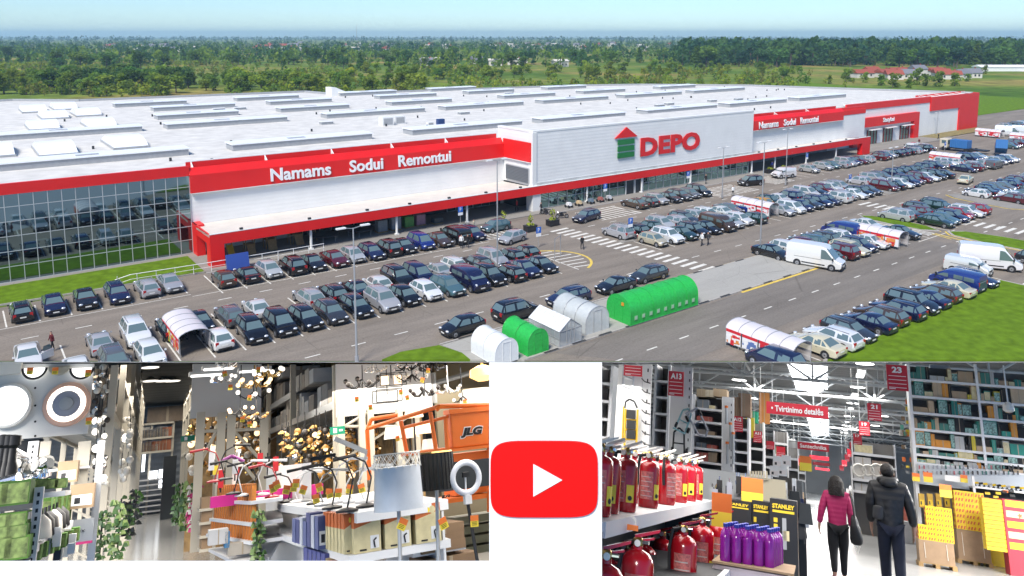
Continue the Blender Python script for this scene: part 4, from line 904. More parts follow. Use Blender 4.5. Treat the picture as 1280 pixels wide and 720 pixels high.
gq = random.Random(5); GC = [(.30, .28, .26), (.12, .22, .10), (.35, .18, .18), (.45, .45, .46), (.25, .20, .12), (.5, .48, .4)]
M_BOX = mat('carton', (.4, .3, .2), .8, var=.12, scale=5, obj=True)
M_FILMW = mat('wrapped_goods', (.4, .4, .4), .35, var=.25, scale=4, bump=.4, obj=True)
for i, (u, v) in enumerate(((22.2, -4.6), (24.2, -4.6), (26.2, -4.5), (28, -4.4), (30.4, -5))):
    t = thing('pallet_stack', ['grey wrapped pallet of goods left of the canopy post', 'grey wrapped pallet right behind the canopy post', 'green wrapped pallet under the canopy', 'pinkish wrapped pallet under the canopy', 'low dark garden set under the canopy near the entrance'][i], 'pallet', A(u, v, .13))
    MB().box((0, 0, .07), (1.4, 1.1, .14), M_WOOD).build('pallet', t); h = (1.5, 1.6, 1.4, 1.4, .7)[i]; o = MB().box((0, 0, .15 + h / 2), (1.35, 1.05, h), M_FILMW).build('load', t, bevel=.06); o.color = (*((.2, .22, .24), (.25, .27, .3), (.10, .3, .06), (.4, .2, .26), (.05, .06, .06))[i], 1)
for i, (u, c) in enumerate(((51.2, (.6, .6, .6)), (53.2, (.5, .38, .22)), (55.6, (.12, .16, .2)), (57.6, (.3, .1, .08)), (59.4, (.55, .55, .55)))):
    t = thing('garden_machine', 'small garden machine on show by the shop front glass, ' + ['white leftmost one', 'tan one', 'dark one', 'reddish one', 'pale rightmost one'][i], 'machine', A(u, -8.4, .13), 'machines on show')
    o = MB().box((0, 0, .55), (.7, .9, .5), M_FILMW, tap=.7).build('hood', t, bevel=.05); o.color = (*c, 1); b = MB()
    for x in (-.35, .35):
        for y in (-.35, .35): b.bar((x - .05, y, .22), (x + .05, y, .22), .22, M_TYRE, 10)
    b.build('wheels', t); MB().tube([(-.25, .45, .7), (-.25, .9, 1.25), (.25, .9, 1.25), (.25, .45, .7)], .03, M_BLK, 5).build('handle', t)
# cream lorry with a blue container and a tilted blue skip
lo = thing('lorry', 'cream lorry carrying a blue container at the far end of the lot', 'lorry', A(158.2, -16.6, .004, OUT))
cream = mat('cream_paint', (.55, .50, .38), .4); bluec = mat('container_blue', (.03, .14, .36), .5, stripes=('Y', .4, .6))
MB().box((0, -2.2, 1.6), (2.3, 1.7, 2.0), cream).build('cab', lo, bevel=.15); MB().box((0, -1.32, 1.95), (1.9, .05, .8), M_CGL).box((1.16, -2.1, 1.95), (.03, .9, .7), M_CGL).box((-1.16, -2.1, 1.95), (.03, .9, .7), M_CGL).build('windscreen', lo); MB().box((0, 1.8, .75), (2.1, 9.6, .25), M_BLK).build('chassis', lo)
MB().box((0, 1.0, 1.75), (2.3, 3.6, 1.7), bluec).build('container', lo)
for sx in (-1, 1):
    for y in (-2.0, 2.6, 3.8): MB().bar((sx * 1.15, y, .5), (sx * .85, y, .5), .5, M_TYRE, 14).build('wheel', lo)
MB().prism([(-1.5, 0), (1.5, 0), (2.1, 1.8), (-2.1, 1.8)], -1.1, 1.1, bluec, 'y').build('skip', M=A(158.5, -25.6, 1.1, .4) @ RY(R(28)), label='tilted blue skip hanging behind the cream lorry', cat='skip')
# open door of the white saloon
dr = MB().b2((0, -.95, .35), (.07, 0, .95), M_PAINT).add([(0.03, -.85, .97), (.03, -.08, .97), (.03, -.2, 1.38), (.03, -.7, 1.38)], [(0, 1, 2, 3)], M_CGL).build('open_door')
sal = [o for o in bpy.data.objects if o.get('label', '').startswith('white saloon car, first from left, row backing')]
if sal: dr.parent = sal[0]; dr.matrix_basis = T(-.88, .7, 0) @ RZ(R(-60)); dr.color = sal[0].color
# ---------------------------------------------------------------- trees, woods, houses
LEAFM = leafy(mat('tree_leaves', (.05, .09, .02), .9, obj=True, var=.35, scale=.6, spec=.1))
BARK = mat('bark', (.10, .075, .05), .9, var=.3, scale=4)
def tree_mesh(kind, seed, n=620):
    q = random.Random(seed); b = MB(); H = 10
    if kind == 'conifer':
        b.bar((0, 0, 0), (0, 0, H * .9), .22, BARK, 6, .04)
        for i in range(n): z = 1.5 + (H - 1.5) * (1 - math.sqrt(q.random())); rr = 2.3 * (1 - z / H) * q.uniform(.4, 1.05) + .12; a = q.uniform(0, 6.283); leafball(b, (rr * math.cos(a), rr * math.sin(a), z - rr * .2), .3, 1, .42, LEAFM, q)
    else:
        h0 = H * (.14 if kind == 'broad' else .0); b.bar((0, 0, 0), (0, 0, H * .55), .28, BARK, 6, .12)
        lobes = []
        for i in range(9 if kind == 'broad' else 6):
            a = q.uniform(0, 6.283); rr = q.uniform(.3, 2.4); z = q.uniform(h0 + 1.2, H * .88); lobes.append((rr * math.cos(a), rr * math.sin(a), z, q.uniform(1.2, 2.1)))
            b.bar((0, 0, H * .35), (rr * math.cos(a) * .8, rr * math.sin(a) * .8, z), .09, BARK, 4, .03)
        for (x, y, z, r) in lobes: leafball(b, (x, y, z), r, n // len(lobes), .36, LEAFM, q, .85)
    return b.mesh(kind)
TM = [tree_mesh('broad', 1), tree_mesh('broad', 2), tree_mesh('bush', 3), tree_mesh('conifer', 4), tree_mesh('bush', 5), tree_mesh('broad', 6)]
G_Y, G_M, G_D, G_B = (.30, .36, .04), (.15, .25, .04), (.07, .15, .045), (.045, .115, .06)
tq = random.Random(21)
def vec(px, Y): return ((px - 640) / 958 * Y, Y)
def tree(px, Y, h, kind, c, label, group):
    x, y = vec(px, Y); k = {'b': tq.choice((0, 1, 5)), 's': tq.choice((2, 4)), 'c': 3}[kind]; nm = {'b': 'broadleaf_tree', 's': 'bush', 'c': 'conifer_tree'}[kind]
    o = bpy.data.objects.new(nm, TM[k]); COL.objects.link(o); o.matrix_basis = T(x, y, -.1) @ RZ(tq.uniform(0, 6)) @ S(h / 10 * tq.uniform(1.0, 1.7), h / 10 * tq.uniform(1.0, 1.7), h / 10)
    v = tq.uniform(.75, 1.3); o.color = (c[0] * v * tq.uniform(.85, 1.15), c[1] * v, c[2] * v, 1); return tag(o, label, 'bush' if kind == 's' else 'tree', group)
def mix(a, b, t): return tuple(a[i] + (b[i] - a[i]) * t for i in range(3))
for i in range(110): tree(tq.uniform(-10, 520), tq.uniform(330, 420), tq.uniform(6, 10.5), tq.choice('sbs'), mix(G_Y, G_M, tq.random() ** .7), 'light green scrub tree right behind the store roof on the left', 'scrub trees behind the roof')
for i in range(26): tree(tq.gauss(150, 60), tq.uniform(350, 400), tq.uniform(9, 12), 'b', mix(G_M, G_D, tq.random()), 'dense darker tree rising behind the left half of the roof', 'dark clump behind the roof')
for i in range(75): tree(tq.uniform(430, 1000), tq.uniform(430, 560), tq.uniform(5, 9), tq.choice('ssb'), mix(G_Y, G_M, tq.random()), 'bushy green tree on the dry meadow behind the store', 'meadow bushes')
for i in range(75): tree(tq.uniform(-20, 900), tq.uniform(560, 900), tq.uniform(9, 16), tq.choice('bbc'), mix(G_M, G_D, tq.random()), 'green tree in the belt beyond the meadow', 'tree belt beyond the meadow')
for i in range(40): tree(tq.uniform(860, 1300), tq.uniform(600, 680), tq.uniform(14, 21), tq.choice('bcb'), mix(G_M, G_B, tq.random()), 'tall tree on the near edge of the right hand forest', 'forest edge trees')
for px, Y, h in ((1105, 395, 6), (1120, 380, 8), (1150, 400, 9), (1162, 390, 7), (1178, 385, 8), (1198, 392, 7), (1060, 430, 8), (1040, 410, 5), (1085, 420, 6), (1235, 520, 6), (985, 420, 4), (930, 430, 5), (1215, 430, 5), (1140, 375, 5)): tree(px, Y, h, 's', mix(G_Y, G_M, .6), 'round green bush on the meadow past the red store end', 'bushes right of the store')
def wood(name, label, n, fpx, fy, h, cols, seed, faces=40, ls=.34):
    q = random.Random(seed); groups = {}
    b = MB(); ms = []
    for i, c in enumerate(cols): ms.append(leafy(mat(f'wood_leaves_{seed}_{i}', c, .95, var=.3, scale=.08, spec=.05)))
    for i in range(n):
        Y = fy(q); x, y = vec(fpx(q), Y); hh = h(q); r = hh * q.uniform(.22, .4); m = q.choice(ms)
        b.bar((x, y, 0), (x, y, hh * .5), hh * .03, BARK, 3)
        leafball(b, (x, y, hh * .5), r * 1.1, faces, r * ls, m, q, 1.3)
    return b.build(name, label=label, cat='forest', kind='stuff')
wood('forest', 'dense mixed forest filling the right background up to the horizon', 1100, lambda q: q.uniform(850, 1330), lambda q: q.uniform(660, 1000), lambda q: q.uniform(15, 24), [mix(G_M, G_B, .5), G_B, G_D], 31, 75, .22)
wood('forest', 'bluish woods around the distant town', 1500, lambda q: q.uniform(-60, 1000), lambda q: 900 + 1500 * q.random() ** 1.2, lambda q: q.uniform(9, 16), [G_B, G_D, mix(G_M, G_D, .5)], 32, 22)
cq = random.Random(40); CL = [(cq.uniform(-60, 1000), 325 + 470 * cq.random() ** 1.2, cq.uniform(12, 46), cq.uniform(6, 28)) for _ in range(58)]; cur = [None]
def scrub_y(q): cur[0] = q.choice(CL); return max(322, q.gauss(cur[0][1], cur[0][3]))
def scrub_x(q): c = cur[0] or CL[0]; return q.gauss(c[0], c[2])
wood('undergrowth', 'light green scrub and bushes covering the meadow behind the store roof', 1500, scrub_x, scrub_y, lambda q: q.uniform(2.2, 6), [G_Y, mix(G_Y, G_M, .5), G_M, (.24, .24, .05)], 34, 30)
wood('forest', 'mid green trees of the belt before the town', 420, lambda q: q.uniform(-60, 900), lambda q: q.uniform(620, 1000), lambda q: q.uniform(8, 14), [G_M, G_D, mix(G_Y, G_M, .6)], 35, 26)
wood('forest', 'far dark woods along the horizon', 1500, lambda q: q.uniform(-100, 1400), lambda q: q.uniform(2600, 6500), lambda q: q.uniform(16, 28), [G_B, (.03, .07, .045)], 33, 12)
M_WALLH = mat('house_wall', (.55, .52, .46), .8, var=.08, scale=.6); M_TILE = mat('red_roof_tiles', (.27, .06, .035), .7, var=.2, scale=2); M_SLATE = mat('grey_roof', (.16, .16, .18), .7, var=.2, scale=2)
def house_mesh(roof, w=9, d=8, h=3.2, rh=2.6):
    b = MB(); b.b2((-w / 2, -d / 2, 0), (w / 2, d / 2, h), M_WALLH); b.prism([(-d / 2 - .5, h - .1), (d / 2 + .5, h - .1), (0, h + rh)], -w / 2 - .4, w / 2 + .4, roof, 'x')
    for x in (-w * .28, w * .05, w * .3): b.b2((x - .5, -d / 2 - .04, 1), (x + .5, -d / 2 - .005, 2.3), M_DARK)
    b.b2((w * .2, .3, h + rh * .6), (w * .28, 1, h + rh + .7), M_TILE); return b.mesh('house')
HM = [house_mesh(M_TILE), house_mesh(M_SLATE), house_mesh(M_TILE, 12, 8, 3, 2.2), house_mesh(M_SLATE, 8, 8, 5.2, 2.4), house_mesh(M_WALLH, 10, 8, 4, 1.2)]
def house(px, Y, k, label, group, s=1): x, y = vec(px, Y); o = bpy.data.objects.new('house', HM[k]); COL.objects.link(o); o.matrix_basis = T(x, y, -.05) @ RZ(tq.uniform(-.5, .7)) @ S(s); tag(o, label, 'house', group)
for i, (px, Y, k) in enumerate(((1080, 472, 2), (1092, 500, 0), (1108, 478, 2), (1120, 452, 0), (1126, 500, 2), (1140, 460, 1), (1150, 480, 3), (1172, 500, 2), (1180, 468, 0), (1190, 455, 2), (1205, 462, 1), (1218, 470, 1))): house(px, Y, k, ('red roofed' if k in (0, 2) else 'grey roofed') + ' bungalow in the hamlet before the right forest', 'houses of the hamlet')
for i in range(9): house(tq.uniform(530, 720), tq.uniform(640, 760), tq.choice((1, 4, 4)), 'pale grey shed among the trees behind the store', 'sheds among the trees', 1.2)
for i in range(70): house(tq.uniform(130, 860), tq.uniform(1250, 2100), tq.choice((0, 1, 3, 4, 4, 2)), 'distant house of the town below the horizon', 'houses of the distant town', tq.uniform(1.1, 1.7))
x, y = vec(1275, 560); MB().b2((-30, -6, 0), (30, 6, 3), M_TRIM).prism([(-6.5, 3), (6.5, 3), (0, 4.6)], -30.5, 30.5, M_TRIM, 'x').build('farm_shed', M=T(x, y, 0), label='long low white shed at the right edge before the forest', cat='shed')
x, y = vec(446, 3000); MB().bar((0, 0, 0), (0, 0, 75), 1.2, M_FRAME, 5, .5).build('radio_mast', M=T(x, y, 0), label='thin radio mast standing above the horizon', cat='mast')
HALL0 = {o.name for o in bpy.data.objects}
# ---------------------------------------------------------------- showrooms under the sloping roof, in front of the car park
XW = Vector((1, 0, 0)); FW = Vector((0, math.cos(PITCH), -math.sin(PITCH))); UW = Vector((0, math.sin(PITCH), math.cos(PITCH)))
def ray(px, py): return (XW * ((px - 640) / 950) + UW * ((170 - py) / 950) + FW)
class Hall:
    """a room whose aisle runs down the slope; local x right, y along the aisle, z up, origin at eye level"""
    def __init__(s, vx, vy, x0):
        d = ray(vx, vy); a = (x0 - 640) / 950; dx, dy = (vx - 640) / 950, (170 - vy) / 950
        up = (XW * a + UW * (-(a * dx + 1) / dy) + FW).normalized(); d = d.normalized(); r = d.cross(up)
        s.M = Matrix(((r.x, d.x, up.x, EYE.x), (r.y, d.y, up.y, EYE.y), (r.z, d.z, up.z, EYE.z), (0, 0, 0, 1))); s.I = s.M.to_3x3().inverted()
    def at(s, px, py, y):
        v = s.I @ ray(px, py); return v * (y / v.y)
    def onz(s, px, py, z):
        v = s.I @ ray(px, py); return v * (z / v.z)
    def top(s, x, y):
        """height under the roof at a plan position"""
        lo, hi = -3.0, 30.0; n = s.I @ (UW * (950 / 950) + FW * ((453.5 - 170) / 950))   # roof plane normal
        return -(n.x * x + n.y * y) / n.z
    def P(s, x=0, y=0, z=0, rz=0): return s.M @ T(x, y, z) @ RZ(rz)
LH = Hall(190, 600, 380); RH = Hall(1020, 600, 930)
M_HROOF = mat('hall_roof_sheet', (.45, .46, .47), .6, stripes=('X', .6, .3)); M_PANEL = mat('white_panel', (.83, .83, .83), .55)
# roof along the slope: a thin wedge getting thicker towards the ground end
def on_sight(px, py, Y): r = ray(px, py); return tuple(EYE + r * (Y / r.y))
b = MB(); vs = []
for Y, d in ((3.5, .002), (57.2, .08)):
    for px in (-90, 1370): p = on_sight(px, 452.2, Y); vs += [p, (p[0], p[1], p[2] - d)]
b.add(vs, [(0, 2, 6, 4), (1, 5, 7, 3), (0, 4, 5, 1), (2, 3, 7, 6), (0, 1, 3, 2), (4, 6, 7, 5)], M_HROOF)
b.build('hall_roof', label='added sloping sheet roof keeping the sun out of the two showrooms', cat='roof')  # added roof: trims the rooms and blocks the sun
# white front wall between the rooms with the play sign
FWD = 3.35
def fp(px, py, off=0): r = ray(px, py); return EYE + r * (FWD - off)
FM = Matrix(((XW.x, UW.x, -FW.x, 0), (XW.y, UW.y, -FW.y, 0), (XW.z, UW.z, -FW.z, 0), (0, 0, 0, 1)))
def wl(px, py): return ((px - 640) / 950 * FWD, (170 - py) / 950 * FWD)
FRONT = T(*EYE) @ FM @ T(0, 0, -FWD)
b = MB()
for x0, y0, x1, y1 in ((611.5, 452.3, 752.5, 760), (-40, 701, 611.45, 760)):
    (a0, c0), (a1, c1) = wl(x0, y1), wl(x1, y0); k_ = (FWD + .1) / FWD; b.prism([(c0, 0), (c1, 0), (c1 * k_ - .004, -.10), (c0, -.10)], a0, a1, M_PANEL, 'x')
b.build('white_front_wall', M=FRONT, label='plain white wall between and below the two showroom openings', cat='wall')
M_PLAY = mat('play_red', (.85, .0, .0), .5); M_PLAYW = mat('play_white', (.85, .85, .85), .5)
def squircle(cx_, cy_, w, h, n=48):
    out = []
    for i in range(n):
        a = 2 * math.pi * i / n; c, s_ = math.cos(a), math.sin(a)
        out.append((cx_ + w / 2 * math.copysign(abs(c) ** .36, c), cy_ + h / 2 * math.copysign(abs(s_) ** .36, s_) * (1 - .035 * (abs(c) ** .36) ** 6)))
    return out
t = thing('play_sign', 'big red rounded sign with a white play triangle on the white wall', 'sign', FRONT)
cx_, cy_ = wl(680, 598); w_ = 134 / 950 * FWD; h_ = 95 / 950 * FWD
MB().prism(squircle(cx_, cy_, w_, h_), .001, .010, M_PLAY, 'z').build('board', t)
p3 = [wl(666.5, 578.5), wl(666.5, 619), wl(702.5, 598.5)]; MB().prism(p3, .0105, .014, M_PLAYW, 'z').build('triangle', t)
# shared materials
M_RACK = mat('cream_rack', (.50, .46, .38), .5); M_WSH = mat('white_shelf', (.72, .72, .73), .4); M_HFL = mat('polished_concrete', (.36, .36, .35), .16, var=.12, scale=1.2); M_HFL2 = mat('pale_floor', (.40, .40, .39), .2, var=.08, scale=1)
M_CARD = mat('cardboard', (.30, .20, .12), .8, var=.12, scale=6); M_GLOW = mat('warm_bulb', (1, .8, .55), .4, emit=1.25, ecol=(1, .66, .34)); M_GLOWW = mat('white_bulb', (1, 1, 1), .4, emit=1.0, ecol=(1, .93, .80)); M_TPR = mat('tool_print', (.20, .34, .30), .5, var=.98, scale=22); M_PRT = mat('box_print', (.16, .22, .06), .55, var=.75, scale=26); M_CHROME = mat('chrome', (.75, .75, .76), .12, metal=1)
M_TAGO = mat('tag_orange', (.75, .18, .03), .6); M_TAGY = mat('tag_yellow', (.80, .62, .05), .6); M_BRASS = mat('brass', (.55, .36, .12), .25, metal=1); M_GLASSL = mat('lamp_glass', (.8, .78, .72), .1, alpha=.5)
M_CEIL = mat('dark_ceiling', (.10, .105, .11), .8, stripes=('Y', 1.2, .5)); M_CORR = mat('corrugated_wall', (.20, .22, .24), .6, stripes=('Z', .35, .8))
def hobj(H, b, name, x, y, z, label=None, cat=None, group=None, rz=0, smooth=None, bevel=0, kind=None): return b.build(name, M=H.P(x, y, z, rz), label=label, cat=cat, group=group, smooth=smooth, bevel=bevel, kind=kind)
def price_tag(H, x, y, z, s, label, group, rot=0):
    b = MB().b2((-s / 2, -.004, -s * .65), (s / 2, .004, 0), M_TAGY).b2((-s / 2, -.006, 0), (s / 2, .002, s * .6), M_TAGO)
    for k in range(3): b.b2((-s * .35, -.0065, -s * (.15 + .16 * k)), (s * .3, -.0045, -s * (.10 + .16 * k)), M_BLK)
    o = b.build('price_tag', M=H.P(x, y, z) @ RY(rot), label=label, cat='price tag', group=group); return o
BOXM = {}
def carton(H, x, y, z, w, d, h, col, label, group, name='carton', rz=0, strip=None, bev=0):
    k = (round(w, 3), round(d, 3), round(h, 3), strip, name)
    if k not in BOXM:
        b = MB().b2((-w / 2, -d / 2, 0), (w / 2, d / 2, h), M_BOX)
        b.b2((-w * .03, -d / 2 - .0015, 0), (w * .03, -d / 2 + .01, h), mat('packing_tape', (.36, .29, .2), .4)) if not strip else None
        if strip in ('box_print', 'orange_print', 'cream_print', 'tool_print'): b.b2((-w * .46, -d / 2 - .0015, h * .08), (w * .46, -d / 2 + .01, h * .9), _mc[strip]); strip = None
        if strip: b.b2((-w * .42, -d / 2 - .0015, h * .12), (w * .42, -d / 2 + .01, h * .55), _mc[strip]); b.b2((-w * .3, -d / 2 - .0025, h * .2), (-w * .05, -d / 2 + .01, h * .45), M_BLK)
        BOXM[k] = b.mesh(name)
    o = bpy.data.objects.new(name, BOXM[k]); COL.objects.link(o); o.matrix_basis = H.P(x, y, z, rz); o.color = (*col, 1); return tag(o, label, 'box', group)
def area(H, x, y, z, sx, sy, power, col=(1, .93, .82), rx=0):  # unseen area light added to brighten a room, beside the modelled lamps
    l = bpy.data.lights.new('fill_light', 'AREA'); l.shape = 'RECTANGLE'; l.size = sx; l.size_y = sy; l.energy = power * (1.45 if H is LH else 1.12); l.color = col
    o = bpy.data.objects.new('fill_light', l); COL.objects.link(o); o.matrix_basis = H.P(x, y, z) @ RX(rx); return o

def hall_floor(H, pxa, pxb, z, far, m):
    """floor between two sight lines; the dividing wall keeps the two rooms apart"""
    pts = []
    for px in (pxa, pxb):
        v0 = H.onz(px, 860, z); d = H.onz(px, 720, z) - v0
        pts.append((v0, v0 + d * ((far - v0.y) / d.y)))
    q = [pts[0][0], pts[1][0], pts[1][1], pts[0][1]]
    MB().prism([(p.x, p.y) for p in q], z - .1, z, m, 'z').build('floor', M=H.P(), kind='structure')
b = MB(); r0 = EYE + ray(682, 452.9) * 3.5; r1 = EYE + ray(682, 452.9) * 130; dn = UW * -1
b.add([tuple(p) for p in (r0, r1, r1 + dn * 60 - FW * 0, r0 + dn * 2.6)], [(0, 1, 2, 3)], M_PANEL); b.add([tuple(p + XW * .12) for p in (r0, r1, r1 + dn * 60, r0 + dn * 2.6)], [(0, 1, 2, 3)], M_PANEL)
b.build('added_dividing_wall', label='added unseen wall keeping the light of the two rooms apart', cat='wall')  # added wall, hidden edge-on, stops light leaking between the rooms
# ---------------------------------------------------------------- left showroom: lamp department
H = LH; FZ = -1.55; L = H.at
hall_floor(H, -120, 664, FZ, 52, M_HFL)
hobj(H, MB().b2((L(-90, 600, 47).x, 0, 0), (L(655, 560, 47).x, .2, 9), M_CORR), 'corrugated_wall', 0, 47, FZ, 'grey corrugated wall closing the lamp aisle', 'wall')
# ceiling strip seen at the end of the aisle
hobj(H, MB().b2((-16, 28, 3.62), (16, 47, 3.8), M_CEIL), 'ceiling', 0, 0, 0, kind='structure')
for i, (px, py) in enumerate(((188, 458), (188.5, 475), (204, 475), (216, 475))):
    p = H.onz(px, py, 3.5); t = MB().lathe([(.05, .12), (.3, 0), (.30, -.03)], M_GREY, (0, 0, 0), 14).lathe([(.27, -.032), (.27, -.05)], M_GLOWW, (0, 0, 0), 14)
    hobj(H, t, 'ceiling_lamp', p.x, p.y, 3.5, 'round ceiling lamp over the far end of the lamp aisle', 'ceiling lamp', 'ceiling lamps of the lamp aisle')
area(H, -2, 20, 2.0, 5, 9, 360); area(H, 3.0, 12, .95, 5, 4, 130); area(H, 0, 38, 3.4, 8, 12, 700); area(H, -4, 7.0, .55, 3, 2, 36, (1, .96, .9)); area(H, 3.2, 6.0, .45, 3, 2, 40, (1, .96, .9)); area(H, L(60, 500, 8).x, 8, .55, 2, 1.5, 45, (1, .95, .88)); area(H, L(380, 500, 10).x, 10, .85, 3, 2, 26, (1, .93, .82)); area(H, 10, 20, 2.3, 6, 12, 700, (1, .85, .65))  # added fill, some hung before the lamp boards without fittings
# aisle racks --------------------------------------------------------------
xl = H.onz(150, 697, FZ).x - .05; xr = H.onz(259, 690, FZ).x + .1
lq = random.Random(77)
def rack(xf, side, y0, y1, bay, label, levels, deck, d=1.1, cols=((.16, .14, .13), (.24, .19, .14), (.32, .29, .26), (.12, .12, .13)), fill=True, grp='cartons on the tall racks', bs=1, bm=None):
    """pallet rack along the aisle; xf is its aisle face, side -1 means it stands to the left of xf"""
    t = thing('pallet_rack', label, 'rack', H.P(0, 0, 0)); n = int(round((y1 - y0) / bay)); xb = xf + side * d
    for i in range(n + 1):
        y = y0 + i * bay; zt = min(6.5, H.top(xf, y) - .04)
        b = MB()
        for x in (xf, xb): b.b2((x - .05, y - .05, FZ), (x + .05, y + .05, min(zt, H.top(x, y) - .04)), M_RACK)
        z = FZ + .3
        while z < zt - .6: b.bar((xf, y, z), (xb, y, z + .6), .02, M_RACK, 4); z += .6
        b.build('upright', t)
    for z in levels:
        ys = [y0 + i * bay for i in range(n + 1) if H.top(xf, y0 + i * bay) > z + .08]
        if len(ys) < 2 and z > H.top(xf, y0): continue
        a = ys[0] if ys else y0
        b = MB(); b.b2((xf - .03, a, z - .06), (xf + .03, y1, z + .05), bm or M_RACK).b2((xb - .03, a, z - .06), (xb + .03, y1, z + .05), bm or M_RACK).b2((min(xf, xb), a, z), (max(xf, xb), y1, z + .02), M_GREY); b.build('beam', t)
    if fill:
        zs = [z for z in levels if z >= deck]
        for z in zs:
            y = y0 + .1
            while y < y1 - .6:
                w = bs * lq.choice((.55, .7, .9, 1.1)); h = min(bs, .62) * lq.choice((.5, .62, .75, .9)); zz = H.top(xf, y) - .06
                if z + .06 + h < zz and lq.random() < .93: carton(H, xf + side * (.12 + .42), y + w / 2, z + .055, .84, w * .94, h, mix(lq.choice(cols), (.1, .1, .1), .2), 'large carton among the ' + grp, grp, 'carton' if bs == 1 else 'grey_carton')
                elif z + .3 < zz and z + .06 + h >= zz: carton(H, xf + side * (.12 + .42), y + w / 2, z + .055, .84, w * .94, max(.12, zz - z - .1), lq.choice(cols), 'large carton among the ' + grp, grp, 'carton' if bs == 1 else 'grey_carton')
                y += w + .03
    return t
rack(xl, -1, 13, 44, 3.1, 'tall cream pallet rack along the left side of the lamp aisle', (.95, 1.75, 2.55, 3.3), .9)
rack(xr, 1, 19.5, 44, 3.5, 'tall cream pallet rack along the right side of the lamp aisle', (.95, 1.75, 2.55, 3.3), .9)
# bulbs and lamps glowing inside the racks
def glow(px, py, y, r, m, label, group, cord=True, shade=None, name='pendant_lamp'):
    p = L(px, py, y); t = H.top(p.x, p.y) - .05; b = MB()
    if shade: b.lathe([(r * .3, r * .9), (r * 1.15, r * .1), (r * 1.15, 0)], shade, (0, 0, 0), 10)
    b.ball((0, 0, -r * .1 if shade else 0), r * (.6 if shade else 1), m, 8, 6)
    if cord: b.bar((0, 0, r * .8), (0, 0, min(r + .25, max(.05, t - p.z))), .008, M_BLK, 4)
    return hobj(H, b, name, p.x, p.y, p.z, label, 'lamp', group, smooth=60)
def cluster(n, x0, x1, y0, y1, dep, rr, ms, label, group, shades=(None,), seed=1, name='pendant_lamp'):
    q = random.Random(seed)
    for i in range(n): glow(q.uniform(x0, x1), q.uniform(y0, y1), q.uniform(*dep), q.uniform(*rr), q.choice(ms), label, group, q.random() < .5, q.choice(shades), name)
M_OPAL = mat('opal_shade', (.75, .72, .66), .35); M_SMOKE = mat('smoked_shade', (.06, .05, .045), .2); M_AMB = mat('amber_shade', (.5, .25, .06), .25)
cluster(70, 117, 134, 455, 612, (12.5, 13.5), (.025, .055), [M_GLOWW, M_OPAL, M_SMOKE, M_OPAL, M_CHROME], 'small lamp on the lit display beside the left lamp board', 'lit lamps beside the left board', seed=2, name='display_lamp')
cluster(22, 143, 163, 520, 600, (15, 19), (.04, .08), [M_GLOWW, M_OPAL, M_OPAL], 'round lamp between the left rack posts', 'lamps in the left rack', seed=3)
cluster(150, 236, 335, 515, 595, (17, 19), (.04, .085), [M_GLOW, M_OPAL, M_AMB, M_BRASS, M_SMOKE, M_GLASSL], 'warm pendant lamp behind the cream frame of the middle board', 'warm lamps behind the middle board', (None, None, M_AMB, M_BRASS), 4)
cluster(190, 350, 475, 535, 595, (12.5, 14), (.03, .065), [M_GLOW, M_AMB, M_BRASS, M_AMB, M_SMOKE, M_CHROME], 'amber pendant lamp under the grey carton rack', 'amber lamps under the carton rack', (None, M_AMB, M_BRASS), 5, 'amber_lamp')
# vine-like strips of green packs clipped on the posts
M_PACKG = mat('green_pack', (.05, .12, .03), .4, var=.4, scale=9); M_PACKL = mat('pale_green_pack', (.22, .32, .10), .4, var=.45, scale=8); M_PACKP = mat('pink_pack', (.55, .04, .18), .4, var=.3, scale=9)
def strip(px, y0, y1, dep, w, m2, label, n=9):
    p, q = L(px, y0, dep), L(px, y1, dep); b = MB().bar((0, 0, 0), (0, 0, p.z - q.z), .012, M_BLK, 5); h = (p.z - q.z) / n
    for i in range(n):
        for s in range(6): b.box((w * lq.uniform(-.38, .38), -.02 - .05 * lq.random(), h * (i + lq.random())), (w * lq.uniform(.18, .4), .03, h * lq.uniform(.5, 1.0)), m2[lq.randrange(len(m2))], rz=lq.uniform(-.9, .9), tap=lq.uniform(.1, .7))
    return hobj(H, b, 'hanging_pack_strip', q.x, q.y, q.z, label, 'packs', 'hanging strips of packs')
strip(124, 640, 697, 11.5, .22, [M_PACKG, M_PACKL, M_PACKG], 'nearest strip of dark and pale green packs by the left aisle post'); strip(146, 624, 698, 12.2, .26, [M_PACKL, M_PACKG], 'long strip of light green packs hanging on the left aisle post')
strip(160, 618, 672, 16.5, .3, [M_PACKG, M_DARK], 'dark strip of packs further down the left side'); strip(168, 612, 656, 21, .34, [M_DARK, M_PACKG], 'dark strip of packs deepest on the left side')
strip(222.5, 605, 656, 21, .35, [M_PACKG], 'green strip of packs deepest on the right side'); strip(232, 603, 663, 18.5, .32, [M_PACKG, M_PACKL], 'green strip of packs second on the right side'); strip(241.5, 608, 662, 17, .3, [M_PACKP, M_OPAL], 'pink and white strip of packs on the right aisle post'); strip(322, 638, 700, 9.6, .17, [M_PACKL, M_PACKG], 'green strip of packs at the end of the orange box shelf')
